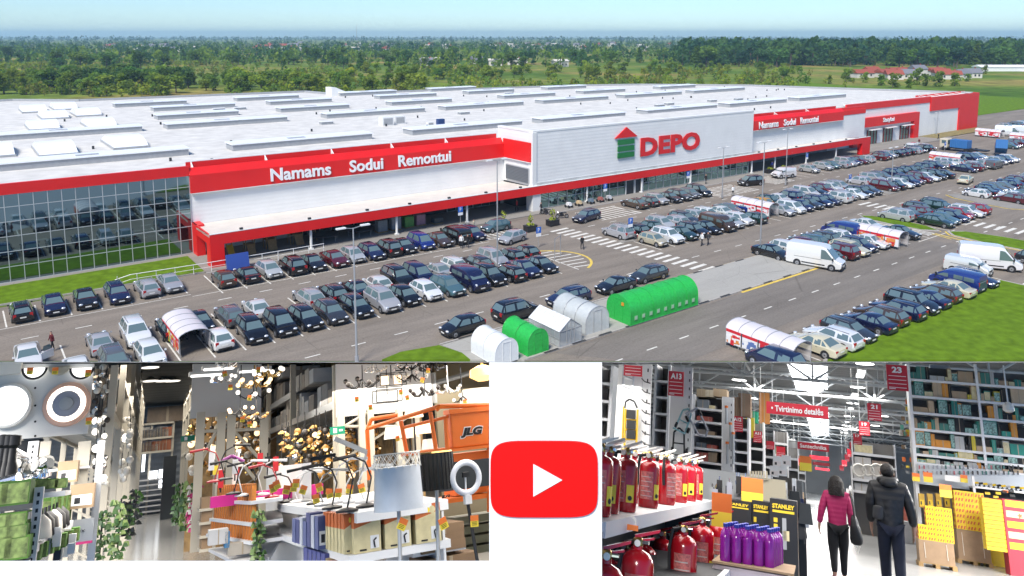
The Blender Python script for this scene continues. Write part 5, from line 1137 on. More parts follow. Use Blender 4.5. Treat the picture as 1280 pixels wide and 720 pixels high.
# end of the aisle
ew = thing('end_rack', 'rack with boards and pale posters at the far end of the lamp aisle', 'rack', H.P(0, 45.6, 0)); p0, p1 = L(168, 600, 45.6).x, L(213, 600, 45.6).x
b = MB()
for x in (p0, (p0 * .62 + p1 * .38), p1): b.b2((x - .05, -.1, FZ), (x + .05, 0, 3.0), M_RACK)
for z in (-.0 + L(0, 537, 45.6).z * 0 + 2.6, 1.9, 1.25): b.b2((p0, -.3, z), (p1, .5, z + .09), M_RACK)
for k in range(7): b.b2((p0, -.4, FZ + .1 + k * .24), (p1, .4, FZ + .16 + k * .24), M_WSH)
b.build('frame', ew)
M_POSTR = mat('lit_window', (.8, .82, .85), .5, emit=1.6, ecol=(.9, .95, 1))
for x0, y0, x1, y1 in ((170, 568, 176, 590), (176.6, 568, 182, 590), (186, 588, 197, 599), (198, 586, 208, 598), (198, 599, 208, 610)):
    a, c = L(x0, y1, 45.3), L(x1, y0, 45.3); MB().b2((a.x, -.35, a.z), (c.x, -.32, c.z), M_POSTR).build('window', ew)
for i in range(16): z = (1.99, 1.34)[i % 2]; carton(H, p0 + .3 + (i // 2) * (p1 - p0 - .6) / 7, 45.7, z, .45, .5, lq.uniform(.3, .55), lq.choice(((.35, .12, .06), (.3, .2, .12), (.15, .15, .16), (.4, .38, .35))), 'small carton on the far end rack of the lamp aisle', 'cartons on the end rack')
carton(H, (p0 + p1) / 2 + .5, 45.7, 2.7, 1.9, .7, .75, (.22, .17, .13), 'long brown crate on top of the far end rack', None, 'crate')
b = MB(); pp = L(211, 600, 38); hobj(H, b.b2((-.25, -.5, 0), (.25, .5, 2.4), M_DARK), 'roll_container', pp.x, pp.y, FZ, 'dark tall trolley standing at the right end of the lamp aisle', 'trolley')
# left lamp board --------------------------------------------------------
BY = 9.5; a, c = L(-12, 552, BY), L(118, 453.4, BY); M_BOARD = mat('lamp_board', (.60, .60, .58), .6)
lb = thing('display_board', 'grey white board with round ceiling lamps at the left edge', 'display board', H.P(0, BY, 0))
ztl, ztr = H.top(a.x, BY) - .01, H.top(c.x, BY) - .01
MB().prism([(a.x, a.z), (c.x, a.z), (c.x, ztr), (a.x, ztl)], 0, .05, M_BOARD, 'y').build('panel', lb)
for px in (44,):
    for py in (466, 485, 507, 527, 545): p = L(px, py, BY); MB().bar((p.x, -.004, p.z), (p.x, .01, p.z), .012, M_BLK, 6).build('screw_hole', lb)
def disc(px, py, r, label, rim, glowm, inner=None):
    p = L(px, py, BY - .05); t = thing('ceiling_light_fitting', label, 'ceiling light', H.P(p.x, BY, p.z), 'ceiling lights on the boards'); R_ = r / 950 * BY / 1.06
    MB().lathe([(R_ * .96, 0), (R_, -.03), (R_ * .97, -.06), (R_ * (.78 if inner else .9), -.07)], rim, (0, 0, 0), 28, 'y').build('rim', t, smooth=40); MB().lathe([(R_ * (.80 if inner else .86), -.06), (R_ * (.79 if inner else .86), -.075), (R_ * .5, -.085)], glowm, (0, 0, 0), 28, 'y').build('diffuser', t)
    if inner: MB().lathe([(R_ * .58, -.08), (R_ * .58, -.095), (R_ * .3, -.105)], inner, (0, 0, 0), 24, 'y').build('cover', t); MB().lathe([(R_ * .30, -.09), (R_ * .28, -.125), (R_ * .1, -.13)], M_GREY, (0, 0, 0), 20, 'y').build('cap', t)
M_LED = mat('led_panel', (.95, .95, .95), .5, emit=1.15, ecol=(1, .98, .95)); M_LEDW = mat('led_ring', (1, .93, .84), .5, emit=1.3, ecol=(1, .9, .78)); M_ROSE = mat('rose_rim', (.62, .38, .28), .5); M_CAP = mat('grey_cap', (.30, .31, .36), .5)
disc(9, 507, 23, 'large plain white lit ceiling light at the far left of the board', M_TRIM, M_LED); disc(83.5, 505, 23.5, 'round ceiling light with rosy rim and grey centre on the left board', M_ROSE, M_LEDW, M_CAP)
for px, t in ((44, 'black ringed ceiling light at the top of the left board'), (103, 'black ringed ceiling light at the top right of the left board')):
    p = L(px, 456.5, BY - .05); q = thing('ring_light_fitting', t, 'ceiling light', H.P(p.x, BY, p.z - .03), 'ceiling lights on the boards'); MB().torus((0, -.06, 0), .105, .012, M_BLK, 'y', 24, 6, math.pi, 2 * math.pi).build('ring', q); MB().prism([(.1 * math.cos(math.pi + math.pi * i / 14), .1 * math.sin(math.pi + math.pi * i / 14)) for i in range(15)], -.06, -.02, M_LED, 'y').build('diffuser', q)
p = L(74, 458, BY - .05); hobj(H, MB().prism([(.1 * math.cos(math.pi + math.pi * i / 14), .085 * math.sin(math.pi + math.pi * i / 14)) for i in range(15)], -.05, -.005, mat('beige_fitting', (.42, .40, .33), .5), 'y'), 'ceiling_light_fitting', p.x, BY, p.z, 'beige patterned ceiling light between the two black ringed ones', 'ceiling light')
p = L(13, 458, BY - .05); hobj(H, MB().box((0, -.05, 0), (.2, .08, .12), M_OPAL), 'ceiling_light_fitting', p.x, BY, p.z - .02, 'square pale ceiling light at the top left corner of the board', 'ceiling light')
for px, py, t in ((37.5, 463.5, 'price tag at the first black ringed light'), (69, 463.5, 'price tag at the beige light'), (110, 466, 'price tag at the second black ringed light'), (111, 526, 'price tag below right of the rosy ceiling light')): p = L(px, py, BY - .12); price_tag(H, p.x, p.y, p.z, .055, t, 'price tags on the left board')
# left shelves under the board -------------------------------------------
def shelf(H, px0, px1, py, yf, d, th, label, m=None, y2=None, name='wall_shelf'):
    a, c = H.at(px0, py, yf), H.at(px1, y2 or py, yf); b = MB().b2((a.x, yf, min(a.z, c.z) - th), (c.x, yf + d, min(a.z, c.z)), m or M_WSH)
    return b.build(name, M=H.P(), label=label, cat='shelf'), a, c
def post(H, px, py0, py1, y, w, d, m, name, label, cat='post'):
    a, c = H.at(px, py1, y), H.at(px, py0, y); b = MB().b2((a.x - w / 2, y, a.z), (a.x + w / 2, y + d, c.z), m)
    n = int((c.z - a.z) / .05)
    if n > 4 and m == M_WSH:
        for i in range(n): b.b2((a.x - .008, y - .002, a.z + .05 * i + .01), (a.x + .008, y + .01, a.z + .05 * i + .035), M_BLK)
    return b.build(name, M=H.P(), label=label, cat=cat)
GREENB = ((.06, .15, .015), (.08, .19, .025), (.045, .12, .015))
M_LABR = mat('box_print_red', (.45, .05, .04), .6)
MB()
post(H, 38, 610, 705, 6.6, .055, .05, M_WSH, 'shelf_post', 'slotted white shelf post in the lower left corner'); post(H, 113, 552, 702, 8.6, .06, .06, M_FRAME, 'shelf_post', 'grey shelf post at the right end of the left shelves'); post(H, 100, 552, 612, 9.3, .11, .05, M_RACK, 'shelf_post', 'cream post under the left lamp board, right one'); post(H, 35, 552, 610, 9.3, .09, .05, M_WSH, 'shelf_post', 'white post under the left lamp board, left one'); post(H, 51, 552, 605, 9.3, .09, .05, M_RACK, 'shelf_post', 'cream post under the left lamp board, second one')
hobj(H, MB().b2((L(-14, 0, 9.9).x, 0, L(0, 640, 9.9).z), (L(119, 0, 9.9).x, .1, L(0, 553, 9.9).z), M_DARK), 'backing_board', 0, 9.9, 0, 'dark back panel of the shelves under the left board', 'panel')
s1, a, c = shelf(H, -14, 36, 640, 6.5, .5, .045, 'lower left white shelf carrying green boxes'); s2, a2, c2 = shelf(H, 42, 82, 613, 6.9, .45, .035, 'white shelf with silver spotlights behind the slotted post')
shelf(H, 40, 115, 612, 8.6, .5, .03, 'upper white shelf with a brown carton'); shelf(H, 60, 112, 582, 9.2, .4, .02, 'thin shelf under the left lamp board'); 
sl_ = MB(); p, q = L(42, 684, 6.7), L(92, 650, 8.4); sl_.add([(p.x, p.y, p.z), (q.x, q.y, q.z), (q.x - .6, q.y, q.z), (p.x - .6, p.y, p.z), (p.x, p.y, p.z - .05), (q.x, q.y, q.z - .05), (q.x - .6, q.y, q.z - .05), (p.x - .6, p.y, p.z - .05)], [(0, 1, 2, 3), (4, 7, 6, 5), (0, 4, 5, 1), (3, 2, 6, 7), (0, 3, 7, 4), (1, 5, 6, 2)], M_WSH); sl_.build('hanging_shelf', M=H.P(), label='white shelf running back with black lamps and green boxes', cat='shelf')
shelf(H, -14, 36, 700, 6.5, .5, .03, 'bottom left shelf board under the tall green boxes')
def green(px, py, dep, w, d, h, label): p = L(px, py, dep); o = carton(H, p.x, dep, p.z, w, d, h, lq.choice(GREENB), label, 'green lamp boxes', 'green_box', strip='box_print'); return o
for px, py, w, h, t in ((-2, 632, .13, .145, 'green box at the left edge on the upper shelf'), (20, 631, .17, .15, 'green box with a landscape print on the upper left shelf'), (4, 659, .11, .085, 'flat green box with a red oval, upper of two'), (22, 657, .12, .085, 'flat green box right of the red oval ones, upper'), (4, 674, .11, .085, 'flat green box with a red oval, lower of two'), (23, 672, .12, .085, 'flat green box right of the red oval ones, lower'), (2, 699, .13, .15, 'tall green box with a barcode in the bottom left corner'), (22, 698, .14, .14, 'tall green box with bars beside the slotted post')):
    green(px, py, 6.55, w, .25, h, t)
for px, t in ((8, 'upper'), (8, 'lower')): pass
for i, (px, py) in enumerate(((40, 610.5), (53, 610.5), (66, 610.5), (76, 610))): green(px, py, 6.95, .075, .15, .065, 'small green box in the row on the spotlight shelf, ' + ['first', 'second', 'third', 'fourth'][i])
for i, (px, py, dep) in enumerate(((56, 664, 7.6), (62, 660, 7.9), (70, 658, 8.1), (76, 655, 8.3), (82, 654, 8.5))): green(px, py, dep, .06, .2, .24, 'upright green box leaning in the row behind the black lamps, ' + ['first', 'second', 'third', 'fourth', 'fifth'][i])
for i in range(7): p = L(45 + i * 8, 700 - i * 4, 7 + i * .15); carton(H, p.x, p.y, p.z, .06, .15, .10, lq.choice(GREENB), 'low green box on the bottom shelf in the lower left', 'low green boxes', strip='box_print')
for px, py, dep, w, h, t in ((84, 603, 9.1, .17, .19, 'brown carton with a white label under the board'), (102, 635, 8.5, .19, .20, 'brown carton with a white label beside the grey post')):
    p = L(px, py, dep); o = carton(H, p.x, dep, p.z, w, .2, h, (.26, .18, .11), t, None, strip='white_shelf')
p = L(101, 660, 8.4); hobj(H, MB().b2((-.12, 0, -.01), (.10, .02, .17), M_FRAME).b2((-.12, -.003, -.03), (.10, .02, -.01), M_PACKP), 'header_sign', p.x, p.y, p.z - .1, 'grey shelf header with a magenta line and black letters', 'sign'); 
q = thing('lamp_header_text', 'black letters on the grey shelf header', 'sign', H.P(p.x, p.y - .006, p.z - .02)); text('lux', .06, .001, M_BLK, q, RX(R(90)), height=.03)
def spot(px, py, dep, s, m, label, a):
    p = L(px, py, dep); b = MB(); b.bar((0, 0, 0), (0, 0, .03 * s), .035 * s, m, 10).bar((0, 0, .03 * s), (0, 0, .08 * s), .008, m, 5); c = Vector((math.cos(a) * .07, -.05, .02)) * s
    b.bar(Vector((0, 0, .10 * s)) - c * .5, Vector((0, 0, .10 * s)) + c * .6, .022 * s, m, 10, .048 * s); b.bar(Vector((0, 0, .10 * s)) + c * .6, Vector((0, 0, .10 * s)) + c * .66, .044 * s, M_OPAL, 10)
    return hobj(H, b, 'spotlight', p.x, p.y, p.z, label, 'spotlight', 'spotlights on the left shelf', smooth=40)
for i in range(16): spot(lq.uniform(15, 62), lq.uniform(592, 606), lq.uniform(6.9, 7.3), lq.uniform(.8, 1.2), M_CHROME, 'silver spotlight in the pile on the left shelf', lq.uniform(0, 6))
for i, px in enumerate((-3, 4, 10)): p = L(px, 600, 6.6); b = MB().lathe([(.06, 0), (.05, .08), (.035, .12), (.03, .2), (.05, .22), (.05, .28), (.01, .29)], M_BLK, (0, 0, 0), 12); hobj(H, b, 'table_lamp', p.x, p.y, p.z, 'black turned lamp at the left edge, ' + ['leftmost', 'middle', 'rightmost'][i], 'lamp', 'black lamps at the left edge', smooth=40)
p = L(13, 604, 6.5); hobj(H, MB().bar((-.05, 0, 0), (.05, -.03, .02), .045, M_CHROME, 14), 'spotlight', p.x, p.y, p.z, 'big silver tube spotlight in front of the black lamps', 'spotlight')
for i in range(6): p = L(48 + i * 5, 672 - i * 3, 7.0 + i * .22); hobj(H, MB().lathe([(.02, .15), (.07, .1), (.085, 0), (.08, -.01)], M_BLK if i % 3 else M_OPAL, (0, 0, 0), 12).bar((0, 0, .15), (0, 0, .19), .012, M_BLK, 6), 'drum_lamp', p.x, p.y, p.z, ('black' if i % 3 else 'white') + ' lamp shade on the shelf running back, ' + ['first', 'second', 'third', 'fourth', 'fifth', 'sixth'][i], 'lamp shade', 'shades on the shelf running back', smooth=40)
for i in range(24): p = L(lq.uniform(44, 92), lq.uniform(672, 696), lq.uniform(7.2, 8.2)); hobj(H, MB().box((0, 0, .03), (.05, .05, lq.uniform(.06, .12)), lq.choice((M_OPAL, M_WSH, M_BLK, M_FRAME))), 'small_pack', p.x, p.y, p.z, 'small white and black pack in the heap on the lowest left shelf', 'pack', 'packs on the lowest left shelf')
# middle board, chandeliers ----------------------------------------------
def board(px0, px1, py, BYn, label):
    a, c = L(px0, py, BYn), L(px1, py, BYn); za = min(a.z, c.z); b = MB().prism([(a.x, za), (c.x, za), (c.x, H.top(c.x, BYn) - .02), (a.x, H.top(a.x, BYn) - .02)], 0, .06, mat('white_board', (.66, .65, .64), .6), 'y')
    return hobj(H, b, 'display_board', 0, BYn, 0, label, 'display board'), a, c
board(238, 326, 516, 15.5, 'white board hung with lamps above the cream frame'); board(421, 541, 511, 11.8, 'white board with wall lamps behind the orange lift')
hobj(H, MB().b2((L(234, 600, 20.5).x, 0, FZ), (L(345, 600, 20.5).x, .1, L(300, 512, 20.5).z), _mc.get('amber_backdrop') or mat('amber_backdrop', (.30, .19, .08), .7, var=.6, scale=5)), 'tan_backdrop', 0, 20.5, 0, 'mottled tan wall behind the warm lamps', 'wall')
fr = thing('steel_portal', 'cream steel frame with diagonal braces under the middle board', 'frame', H.P()); b = MB()
for px in (243, 272.5, 285.5, 328): a, c = L(px, 690 if px < 250 else 640, 15.3), L(px, 516, 15.3); b.b2((a.x - .07, 15.25, a.z), (a.x + .07, 15.35, c.z), M_RACK)
for (x0, y0, x1, y1) in ((248, 583, 271, 538), (292, 538, 326, 575), (244, 540, 272, 538), (290, 538, 328, 536), (286, 560, 320, 600)): p, q = L(x0, y0, 15.3), L(x1, y1, 15.3); b.bar(p, q, .03, M_RACK, 6)
b.build('posts', fr)
fr2 = thing('steel_portal', 'cream steel posts under the right hand lamp board', 'frame', H.P()); b = MB()
for px in (428, 455, 466, 504): a, c = L(px, 640, 11.6), L(px, 511, 11.6); b.b2((a.x - .045, 11.55, a.z), (a.x + .045, 11.65, c.z), M_RACK)
b.bar(L(430, 533, 11.6), L(466, 512, 11.6), .02, M_RACK, 6).bar(L(430, 533, 11.6), L(504, 533, 11.6), .02, M_RACK, 6); b.build('posts', fr2)
def chandelier(px, py, dep, r, n, m, gm, label, drop=.25, box=False):
    p = L(px, py, dep); tz = H.top(p.x, dep) - .03 - p.z; t = thing('chandelier', label, 'chandelier', H.P(p.x, dep, p.z), 'hanging lamps of the lamp department')
    b = MB().bar((0, 0, .02), (0, 0, max(.06, tz)), .007, m, 5)
    if box:
        for sx in (-1, 1):
            for z in (-r * .45, r * .45): b.bar((-r, sx * r * .6, z), (r, sx * r * .6, z), .008, m, 4)
            for x in (-r, r): b.bar((x, sx * r * .6, -r * .45), (x, sx * r * .6, r * .45), .008, m, 4)
        for x in (-r * .5, r * .5): MB().lathe([(r * .28, -r * .3), (r * .28, r * .3)], gm, (x, 0, 0), 10).build('shade', t, smooth=40)
    else:
        for i in range(n):
            a = 2 * math.pi * i / n; e = (r * math.cos(a), r * math.sin(a), -r * .25 * (i % 2)); b.tube([(0, 0, .02), (r * .5 * math.cos(a), r * .5 * math.sin(a), -r * .3), e], .008, m, 5); MB().ball((e[0], e[1], e[2] + r * .14), r * .15, gm, 8, 6).build('bulb', t, smooth=60)
    b.build('frame', t)
for a in ((279, 473, 12.5, .17, 7, M_CHROME, M_GLOWW, 'cluster lamp of clear globes hanging before the middle board'), (285, 453.9, 12, .16, 9, M_CHROME, M_GLASSL, 'crystal chandelier at the top before the middle board'), (318, 478, 12, .22, 10, M_BRASS, M_GLOW, 'brass chandelier with warm glowing drops right of the middle board'), (335, 465, 11.5, .2, 9, M_BRASS, M_GLOWW, 'golden spray chandelier under the roof near the carton rack'),
          (300, 513, 12, .17, 5, M_BLK, M_GLOW, 'dark five armed chandelier with cream globes'), (317, 492, 12.4, .22, 4, M_BLK, M_GLOWW, 'dark bar lamp with small bright bulbs'), (320, 520, 12.4, .16, 8, M_SMOKE, M_AMB, 'smoky globe chandelier low beside the frame post'),
          (453, 478, 10.5, .22, 9, M_BLK, M_SMOKE, 'black wire chandelier on the right board'), (515, 470, 9.8, .2, 8, M_BLK, M_GLASSL, 'black chandelier with clear glasses above the lift'), (531, 489, 9.6, .18, 9, M_BLK, M_SMOKE, 'dark bundle chandelier right of the cage lamps'), (508, 458, 9.8, .15, 7, M_BLK, M_CHROME, 'black and chrome chandelier at the top above the lift'), (560, 486, 9.4, .16, 6, M_CHROME, M_GLASSL, 'chrome globe lamp hanging over the lift rail'), (578, 497, 9.4, .14, 3, M_BLK, M_GLOWW, 'black three spot lamp near the right edge'),
          (541, 457, 9.6, .18, 8, M_BLK, M_SMOKE, 'black branch chandelier under the roof'), (470, 461, 10.2, .14, 6, M_CHROME, M_GLASSL, 'clear bowl chandelier at the top of the right board')): chandelier(*a)
chandelier(489, 475, 10, .17, 0, M_BLK, M_GLOW, 'black cage chandelier with two lit cream shades', box=True); chandelier(484, 495, 10.3, .17, 0, M_BLK, M_OPAL, 'lower black cage chandelier with pale shades', box=True)
p = L(603, 467, 8.5); hobj(H, MB().lathe([(.05, .09), (.14, .05), (.15, -.03), (.06, -.08)], mat('amber_lit', (1, .6, .2), .4, emit=1.4, ecol=(1, .55, .18)), (0, 0, 0), 16).bar((0, 0, .09), (0, 0, .12), .02, M_BRASS, 6), 'pendant_lamp', p.x, p.y, p.z, 'glowing amber glass shade at the right edge under the roof', 'lamp', smooth=60)
for px, py, dep, r, m, t in ((595, 499, 9.5, .22, M_OPAL, 'white drum lamp shade behind the lift panel'), (517, 515, 9.8, .12, mat('cream_lit', (.9, .75, .55), .5, emit=.9, ecol=(1, .72, .4)), 'lit cream dish lamp above the lift rail'), (492, 541, 10.4, .13, M_OPAL, 'white drum shade behind the lift frame, left one'), (512, 541, 10.4, .12, M_OPAL, 'white tapered shade behind the lift frame, middle one'), (530, 535, 10.2, .12, _mc['cream_lit'], 'lit yellow shade behind the lift frame'), (537, 555, 10.2, .11, M_OPAL, 'white shade low behind the lift frame, right one')):
    p = L(px, py, dep); hobj(H, MB().lathe([(r * .8, r * .55), (r, -r * .55)], m, (0, 0, 0), 16).bar((0, 0, -.5), (0, 0, -r * .5), .012, M_BLK, 6), 'drum_lamp', p.x, p.y, p.z, t, 'lamp shade', smooth=40)
for i, (px, py) in enumerate(((281, 467), (288, 484), (312, 497), (323, 462), (303, 524), (312, 530), (446, 499), (463, 509), (509, 497), (528, 475), (535, 463), (501, 490), (581, 502), (497, 548), (410, 614))): p = L(px, py, 9.3); price_tag(H, p.x, p.y, p.z, .045, 'small orange and yellow price tag hanging among the chandeliers', 'price tags among the chandeliers', lq.uniform(-.3, .3))
for i in range(3): p = L((258, 274, 318)[i], (463, 455, 458)[i], 14.5); hobj(H, MB().box((0, 0, 0), (.55, .3, .05), M_TRIM).box((0, 0, -.03), (.48, .24, .02), M_LED), 'ceiling_panel_light', p.x, p.y, p.z - .05, 'flat white panel light at the top of the middle board, ' + ['left', 'middle', 'right'][i], 'ceiling light', 'panel lights')
p = L(422, 538, 11.2); hobj(H, MB().b2((-.1, 0, -.05), (.1, .03, .05), mat('exit_green', (.0, .22, .12), .4)).b2((-.06, -.003, -.03), (-.01, 0, .03), M_LET_W).b2((.02, -.003, -.012), (.07, 0, .012), M_LET_W), 'exit_sign', p.x, p.y, p.z, 'small green exit sign on the cream post', 'sign'); p = L(235, 548, 16); hobj(H, MB().b2((-.12, 0, -.05), (.12, .03, .05), _mc['exit_green']).b2((-.06, -.003, -.03), (-.01, 0, .03), M_LET_W), 'exit_sign', p.x, p.y, p.z, 'small green exit sign on the right aisle post', 'sign')
# grey carton rack right of the middle board
x2 = L(424, 505, 11.8).x
rack(x2, 1, 12.0, 33, 4.2, 'tall grey carton rack above the amber lamps', (.0 + L(423, 505, 12).z, L(423, 505, 12).z + .52, L(423, 505, 12).z + 1.04, L(423, 505, 12).z + 1.56), L(423, 505, 12).z - .1, 1.2, ((.34, .33, .32), (.45, .41, .36), (.56, .55, .54), (.26, .25, .24), (.40, .34, .28)), grp='cartons of the grey rack', bs=.5, bm=M_FRAME)
hobj(H, MB().b2((x2 + 1.25, 12, FZ), (x2 + 1.3, 33, 3), mat('amber_backdrop', (.30, .19, .08), .7, var=.6, scale=5)), 'backing_board', 0, 0, 0, 'dark panel at the back of the grey carton rack', 'panel')
hobj(H, MB().b2((L(545, 500, 13.5).x, 0, -1.5), (L(660, 500, 13.5).x, .1, H.top(L(545, 500, 13.5).x, 13.5) - .03), mat('tan_wall', (.26, .22, .15), .8, var=.15, scale=1)), 'partition_wall', 0, 13.5, 0, 'tan partition wall behind the orange lift', 'wall')
b = MB(); p, q = L(520, 482, 11), L(640, 440, 9.2); 
hobj(H, MB().bar(L(520, 486, 12), L(616, 458, 12), .04, M_FRAME, 8).bar(L(543, 504, 12), L(541, 466, 12), .05, M_FRAME, 8), 'steel_beam', 0, 0, 0, 'grey steel beam under the roof behind the chandeliers', 'beam')
# orange box gondola in the middle -----------------------------------------
g1 = thing('gondola_shelf', 'white gondola shelf full of orange boxes at the aisle corner', 'shelf', H.P())
GX0, GX1 = L(268, 620, 11.5), L(321, 630, 9.4)
def gboard(par, pts, th, m=M_WSH): b = MB(); n = len(pts); b.add([tuple(p) for p in pts] + [(p[0], p[1], p[2] - th) for p in pts], [tuple(range(n)), tuple(range(2 * n - 1, n - 1, -1))] + [(i, (i + 1) % n, n + (i + 1) % n, n + i) for i in range(n)], m); return b.build('shelf_board', par)
lv = []
for (pa, pb) in (((266, 621), (318, 626)), ((262, 640), (318, 653)), ((258, 655), (318, 676)), ((261, 679), (300, 702))):
    q = L(*pb, 9.6); f = Vector((L(pa[0], pa[1], 11.8).x, 11.8, q.z)); pts = [(q.x - .04, 9.6, q.z), (f.x, 11.8, q.z), (f.x + .9, 11.8, q.z), (q.x + .3, 9.6, q.z)]; gboard(g1, pts, .035); lv.append((q, f))
b = MB().b2((L(320, 640, 9.7).x + .5, 9.7, FZ), (L(320, 640, 9.7).x + .6, 13, 0), M_WSH); b.build('back_panel', g1)
M_OBX = mat('orange_print', (.62, .22, .04), .5, var=.35, scale=14)
for k, (q, f) in enumerate(lv[:3]):
    n = 17; y1 = 11.7; q = q - Vector((.06, 0, 0))
    for i in range(n):
        t_ = (i + .5) / n; h = (.17, .19, .17)[k]; carton(H, q.x + (f.x - q.x) * t_ + .07, 9.72 + (y1 - 9.62) * t_, q.z, round(max(.05, (q.x - f.x) / n * 1.02), 3), .2, h, (.50, .17, .04), 'orange lamp box on the ' + ('upper', 'middle', 'lower')[k] + ' board of the corner gondola', 'orange boxes on the corner gondola', 'orange_box', strip='orange_print')
for i, (px, py, w, h, c, t) in enumerate(((302, 692, .30, .12, (.42, .38, .32), 'large cream carton on the bottom board'), (283, 684, .05, .16, (.05, .18, .35), 'blue edged box standing on the bottom board'), (272, 680, .2, .15, (.5, .5, .5), 'white printed box on the bottom board'))):
    p = L(px, py, 10.0); carton(H, p.x, p.y, p.z, w, .2, h, c, t, None)
def desk_lamp(px, py, dep, m, label, h=.38, dirx=1, col=None, s=1):
    p = L(px, py, dep); t = thing('desk_lamp', label, 'desk lamp', H.P(p.x, dep, p.z, lq.uniform(-.3, .3)) @ S(s), 'desk lamps on the display shelves'); MB().lathe([(.085, 0), (.085, .015), (.03, .03)], m, (0, 0, 0), 14).build('base', t, smooth=40)
    MB().tube([(0, 0, .02), (-.05 * dirx, 0, h * .55), (0, 0, h * .85), (.12 * dirx, 0, h)], .007, m, 6).build('arm', t); MB().bar((.08 * dirx, 0, h), (.27 * dirx, 0, h - .02), .010, m, 8, .016).build('head', t)
for i, (px, py, m, t) in enumerate(((268, 603, 'r', 'small red desk lamp on the corner gondola'), (281, 600, 'k', 'black desk lamp on the corner gondola'), (292, 618, 'k', 'dark desk lamp among the orange boxes'), (303, 620, 'w', 'white desk lamp at the gondola corner'), (314, 620, 'k', 'black folded desk lamp at the gondola corner'), (328, 619, 'w', 'white desk lamp beside the gondola'), (340, 622, 'r', 'red desk lamp left of the lamp table'))): desk_lamp(px, py, 9.9, {'r': mat('red_lacquer', (.4, .02, .03), .3), 'k': M_BLK, 'w': M_WSH}[m], t, .36, 1 if i % 2 else -1)
hobj(H, MB().tube([L(274, 578, 10.2), L(290, 570, 10.2), L(305, 577, 10.2)], .02, mat('purple_tube', (.22, .03, .20), .4), 8), 'arc_lamp', 0, 0, 0, 'purple bent arm lamp above the corner gondola', 'lamp')
for i in range(14): p = L(lq.uniform(262, 345), lq.uniform(560, 604), lq.uniform(10, 11)); hobj(H, MB().box((0, 0, 0), (.06, .04, lq.uniform(.08, .2)), lq.choice((M_OPAL, M_WSH, M_TAGY, M_POST['red'], M_BLK))).bar((0, 0, -.15), (0, 0, .1), .01, M_BLK, 4), 'small_lamp', p.x, p.y, p.z, 'little coloured lamp in the crowd above the corner gondola', 'lamp', 'little lamps above the gondola')
# cream boxes left of gondola
for i in range(4): a, c = L(249, 640 + i * 17, 14.5), L(266, 625 + i * 17, 14.5); hobj(H, MB().b2((a.x, 0, a.z), (c.x, .6, a.z + .04), M_RACK).b2((a.x + .03, .05, a.z + .04), (c.x, .5, a.z + .2), M_CARD), 'drawer_shelf', 0, 14.5, 0, 'cream shelf step behind the gondola, ' + ['top', 'second', 'third', 'lowest'][i], 'shelf', 'cream shelf steps')
# lamp table ---------------------------------------------------------------
TY = 6.6; tb = thing('lamp_table', 'white display table crowded with desk lamps above boxed lamps', 'display table', H.P())
q = L(446, 641, TY); z0 = q.z; f = H.onz(347, 630, z0); fy = min(f.y, 10.5); f = Vector((q.x + (f.x - q.x) * (fy - TY) / max(.1, f.y - TY), fy, z0)); r_ = L(566, 641, TY)
gboard(tb, [(q.x, TY, z0), tuple(f), (f.x + 1.2, fy, z0), (r_.x, TY + .1, z0)], .075)
q2 = L(437, 695, TY + .05); z2 = q2.z; f2_ = Vector((f.x, fy, z2)); gboard(tb, [(q2.x, TY + .05, z2), (f.x, fy, z2), (f.x + 1.2, fy, z2), (r_.x, TY + .1, z2)], .06)
MB().b2((L(513, 0, TY + .1).x, TY + .1, FZ), (L(519, 0, TY).x, TY + .8, z0 - .08), M_WSH).b2((f.x + .55, TY + .7, FZ), (r_.x, TY + .75, z0 - .08), M_WSH).build('support_panel', tb)
M_LBX = mat('cream_print', (.60, .52, .30), .6, var=.2, scale=10)
def lampbox(x, y, z, rz, label):
    t = thing('lamp_box', label, 'box', H.P(x, y, z, rz) @ S(.44 if 'receding' in label else 1, 1, 1), 'orange topped lamp boxes on the table shelf'); w, d, h = .215, .16, .285
    MB().b2((-w / 2, -d / 2, 0), (w / 2, d / 2, h * .62), M_LBX).b2((-w / 2, -d / 2, h * .62), (w / 2, d / 2, h), mat('orange_card', (.55, .13, .03), .55, var=.1, scale=8)).prism([(-w / 2, h * .62), (w / 2, h * .62), (w / 2, h * .80)], -d / 2 - .002, -d / 2, M_LBX, 'y').build('carton', t)
    b = MB().bar((w * .18, -d / 2 - .003, h * .84), (w * .18, -d / 2 + .0, h * .84), .028, M_LBX, 12).bar((.0, -d / 2 - .004, h * .84), (.0, -d / 2, h * .84), .02, M_TAGY, 12); b.b2((w * .1, -d / 2 - .004, h * .08), (w * .42, -d / 2, h * .40), M_WSH); b.b2((-w * .3, -d / 2 - .004, h * .05), (-w * .05, -d / 2, h * .09), M_BLK); b.tube([(w * .26, -d / 2 - .008, h * .1), (w * .22, -d / 2 - .008, h * .28), (w * .32, -d / 2 - .008, h * .33)], .006, M_BLK, 5); b.build('printed_picture', t)
ang = -math.atan2(f.x - q.x, fy - TY)
for i in range(3): lampbox(L(459 + i * 38.5, 690, TY + .1).x, TY + .16, z2 + .002, .02, 'orange and cream lamp box facing front, ' + ['left', 'middle', 'right'][i] + ' of the three at the table end')
dv = Vector((f.x - q.x, fy - TY, 0)); dl = dv.length; dv.normalize()
for i in range(1, 7): s_ = .02 + .115 * i; lampbox(q2.x + dv.x * s_ + .04, TY + .12 + dv.y * s_, z2 + .002, .0, 'orange and cream lamp box in the line receding along the table, ' + ['', 'nearest', 'second', 'third', 'fourth', 'fifth', 'sixth'][i])
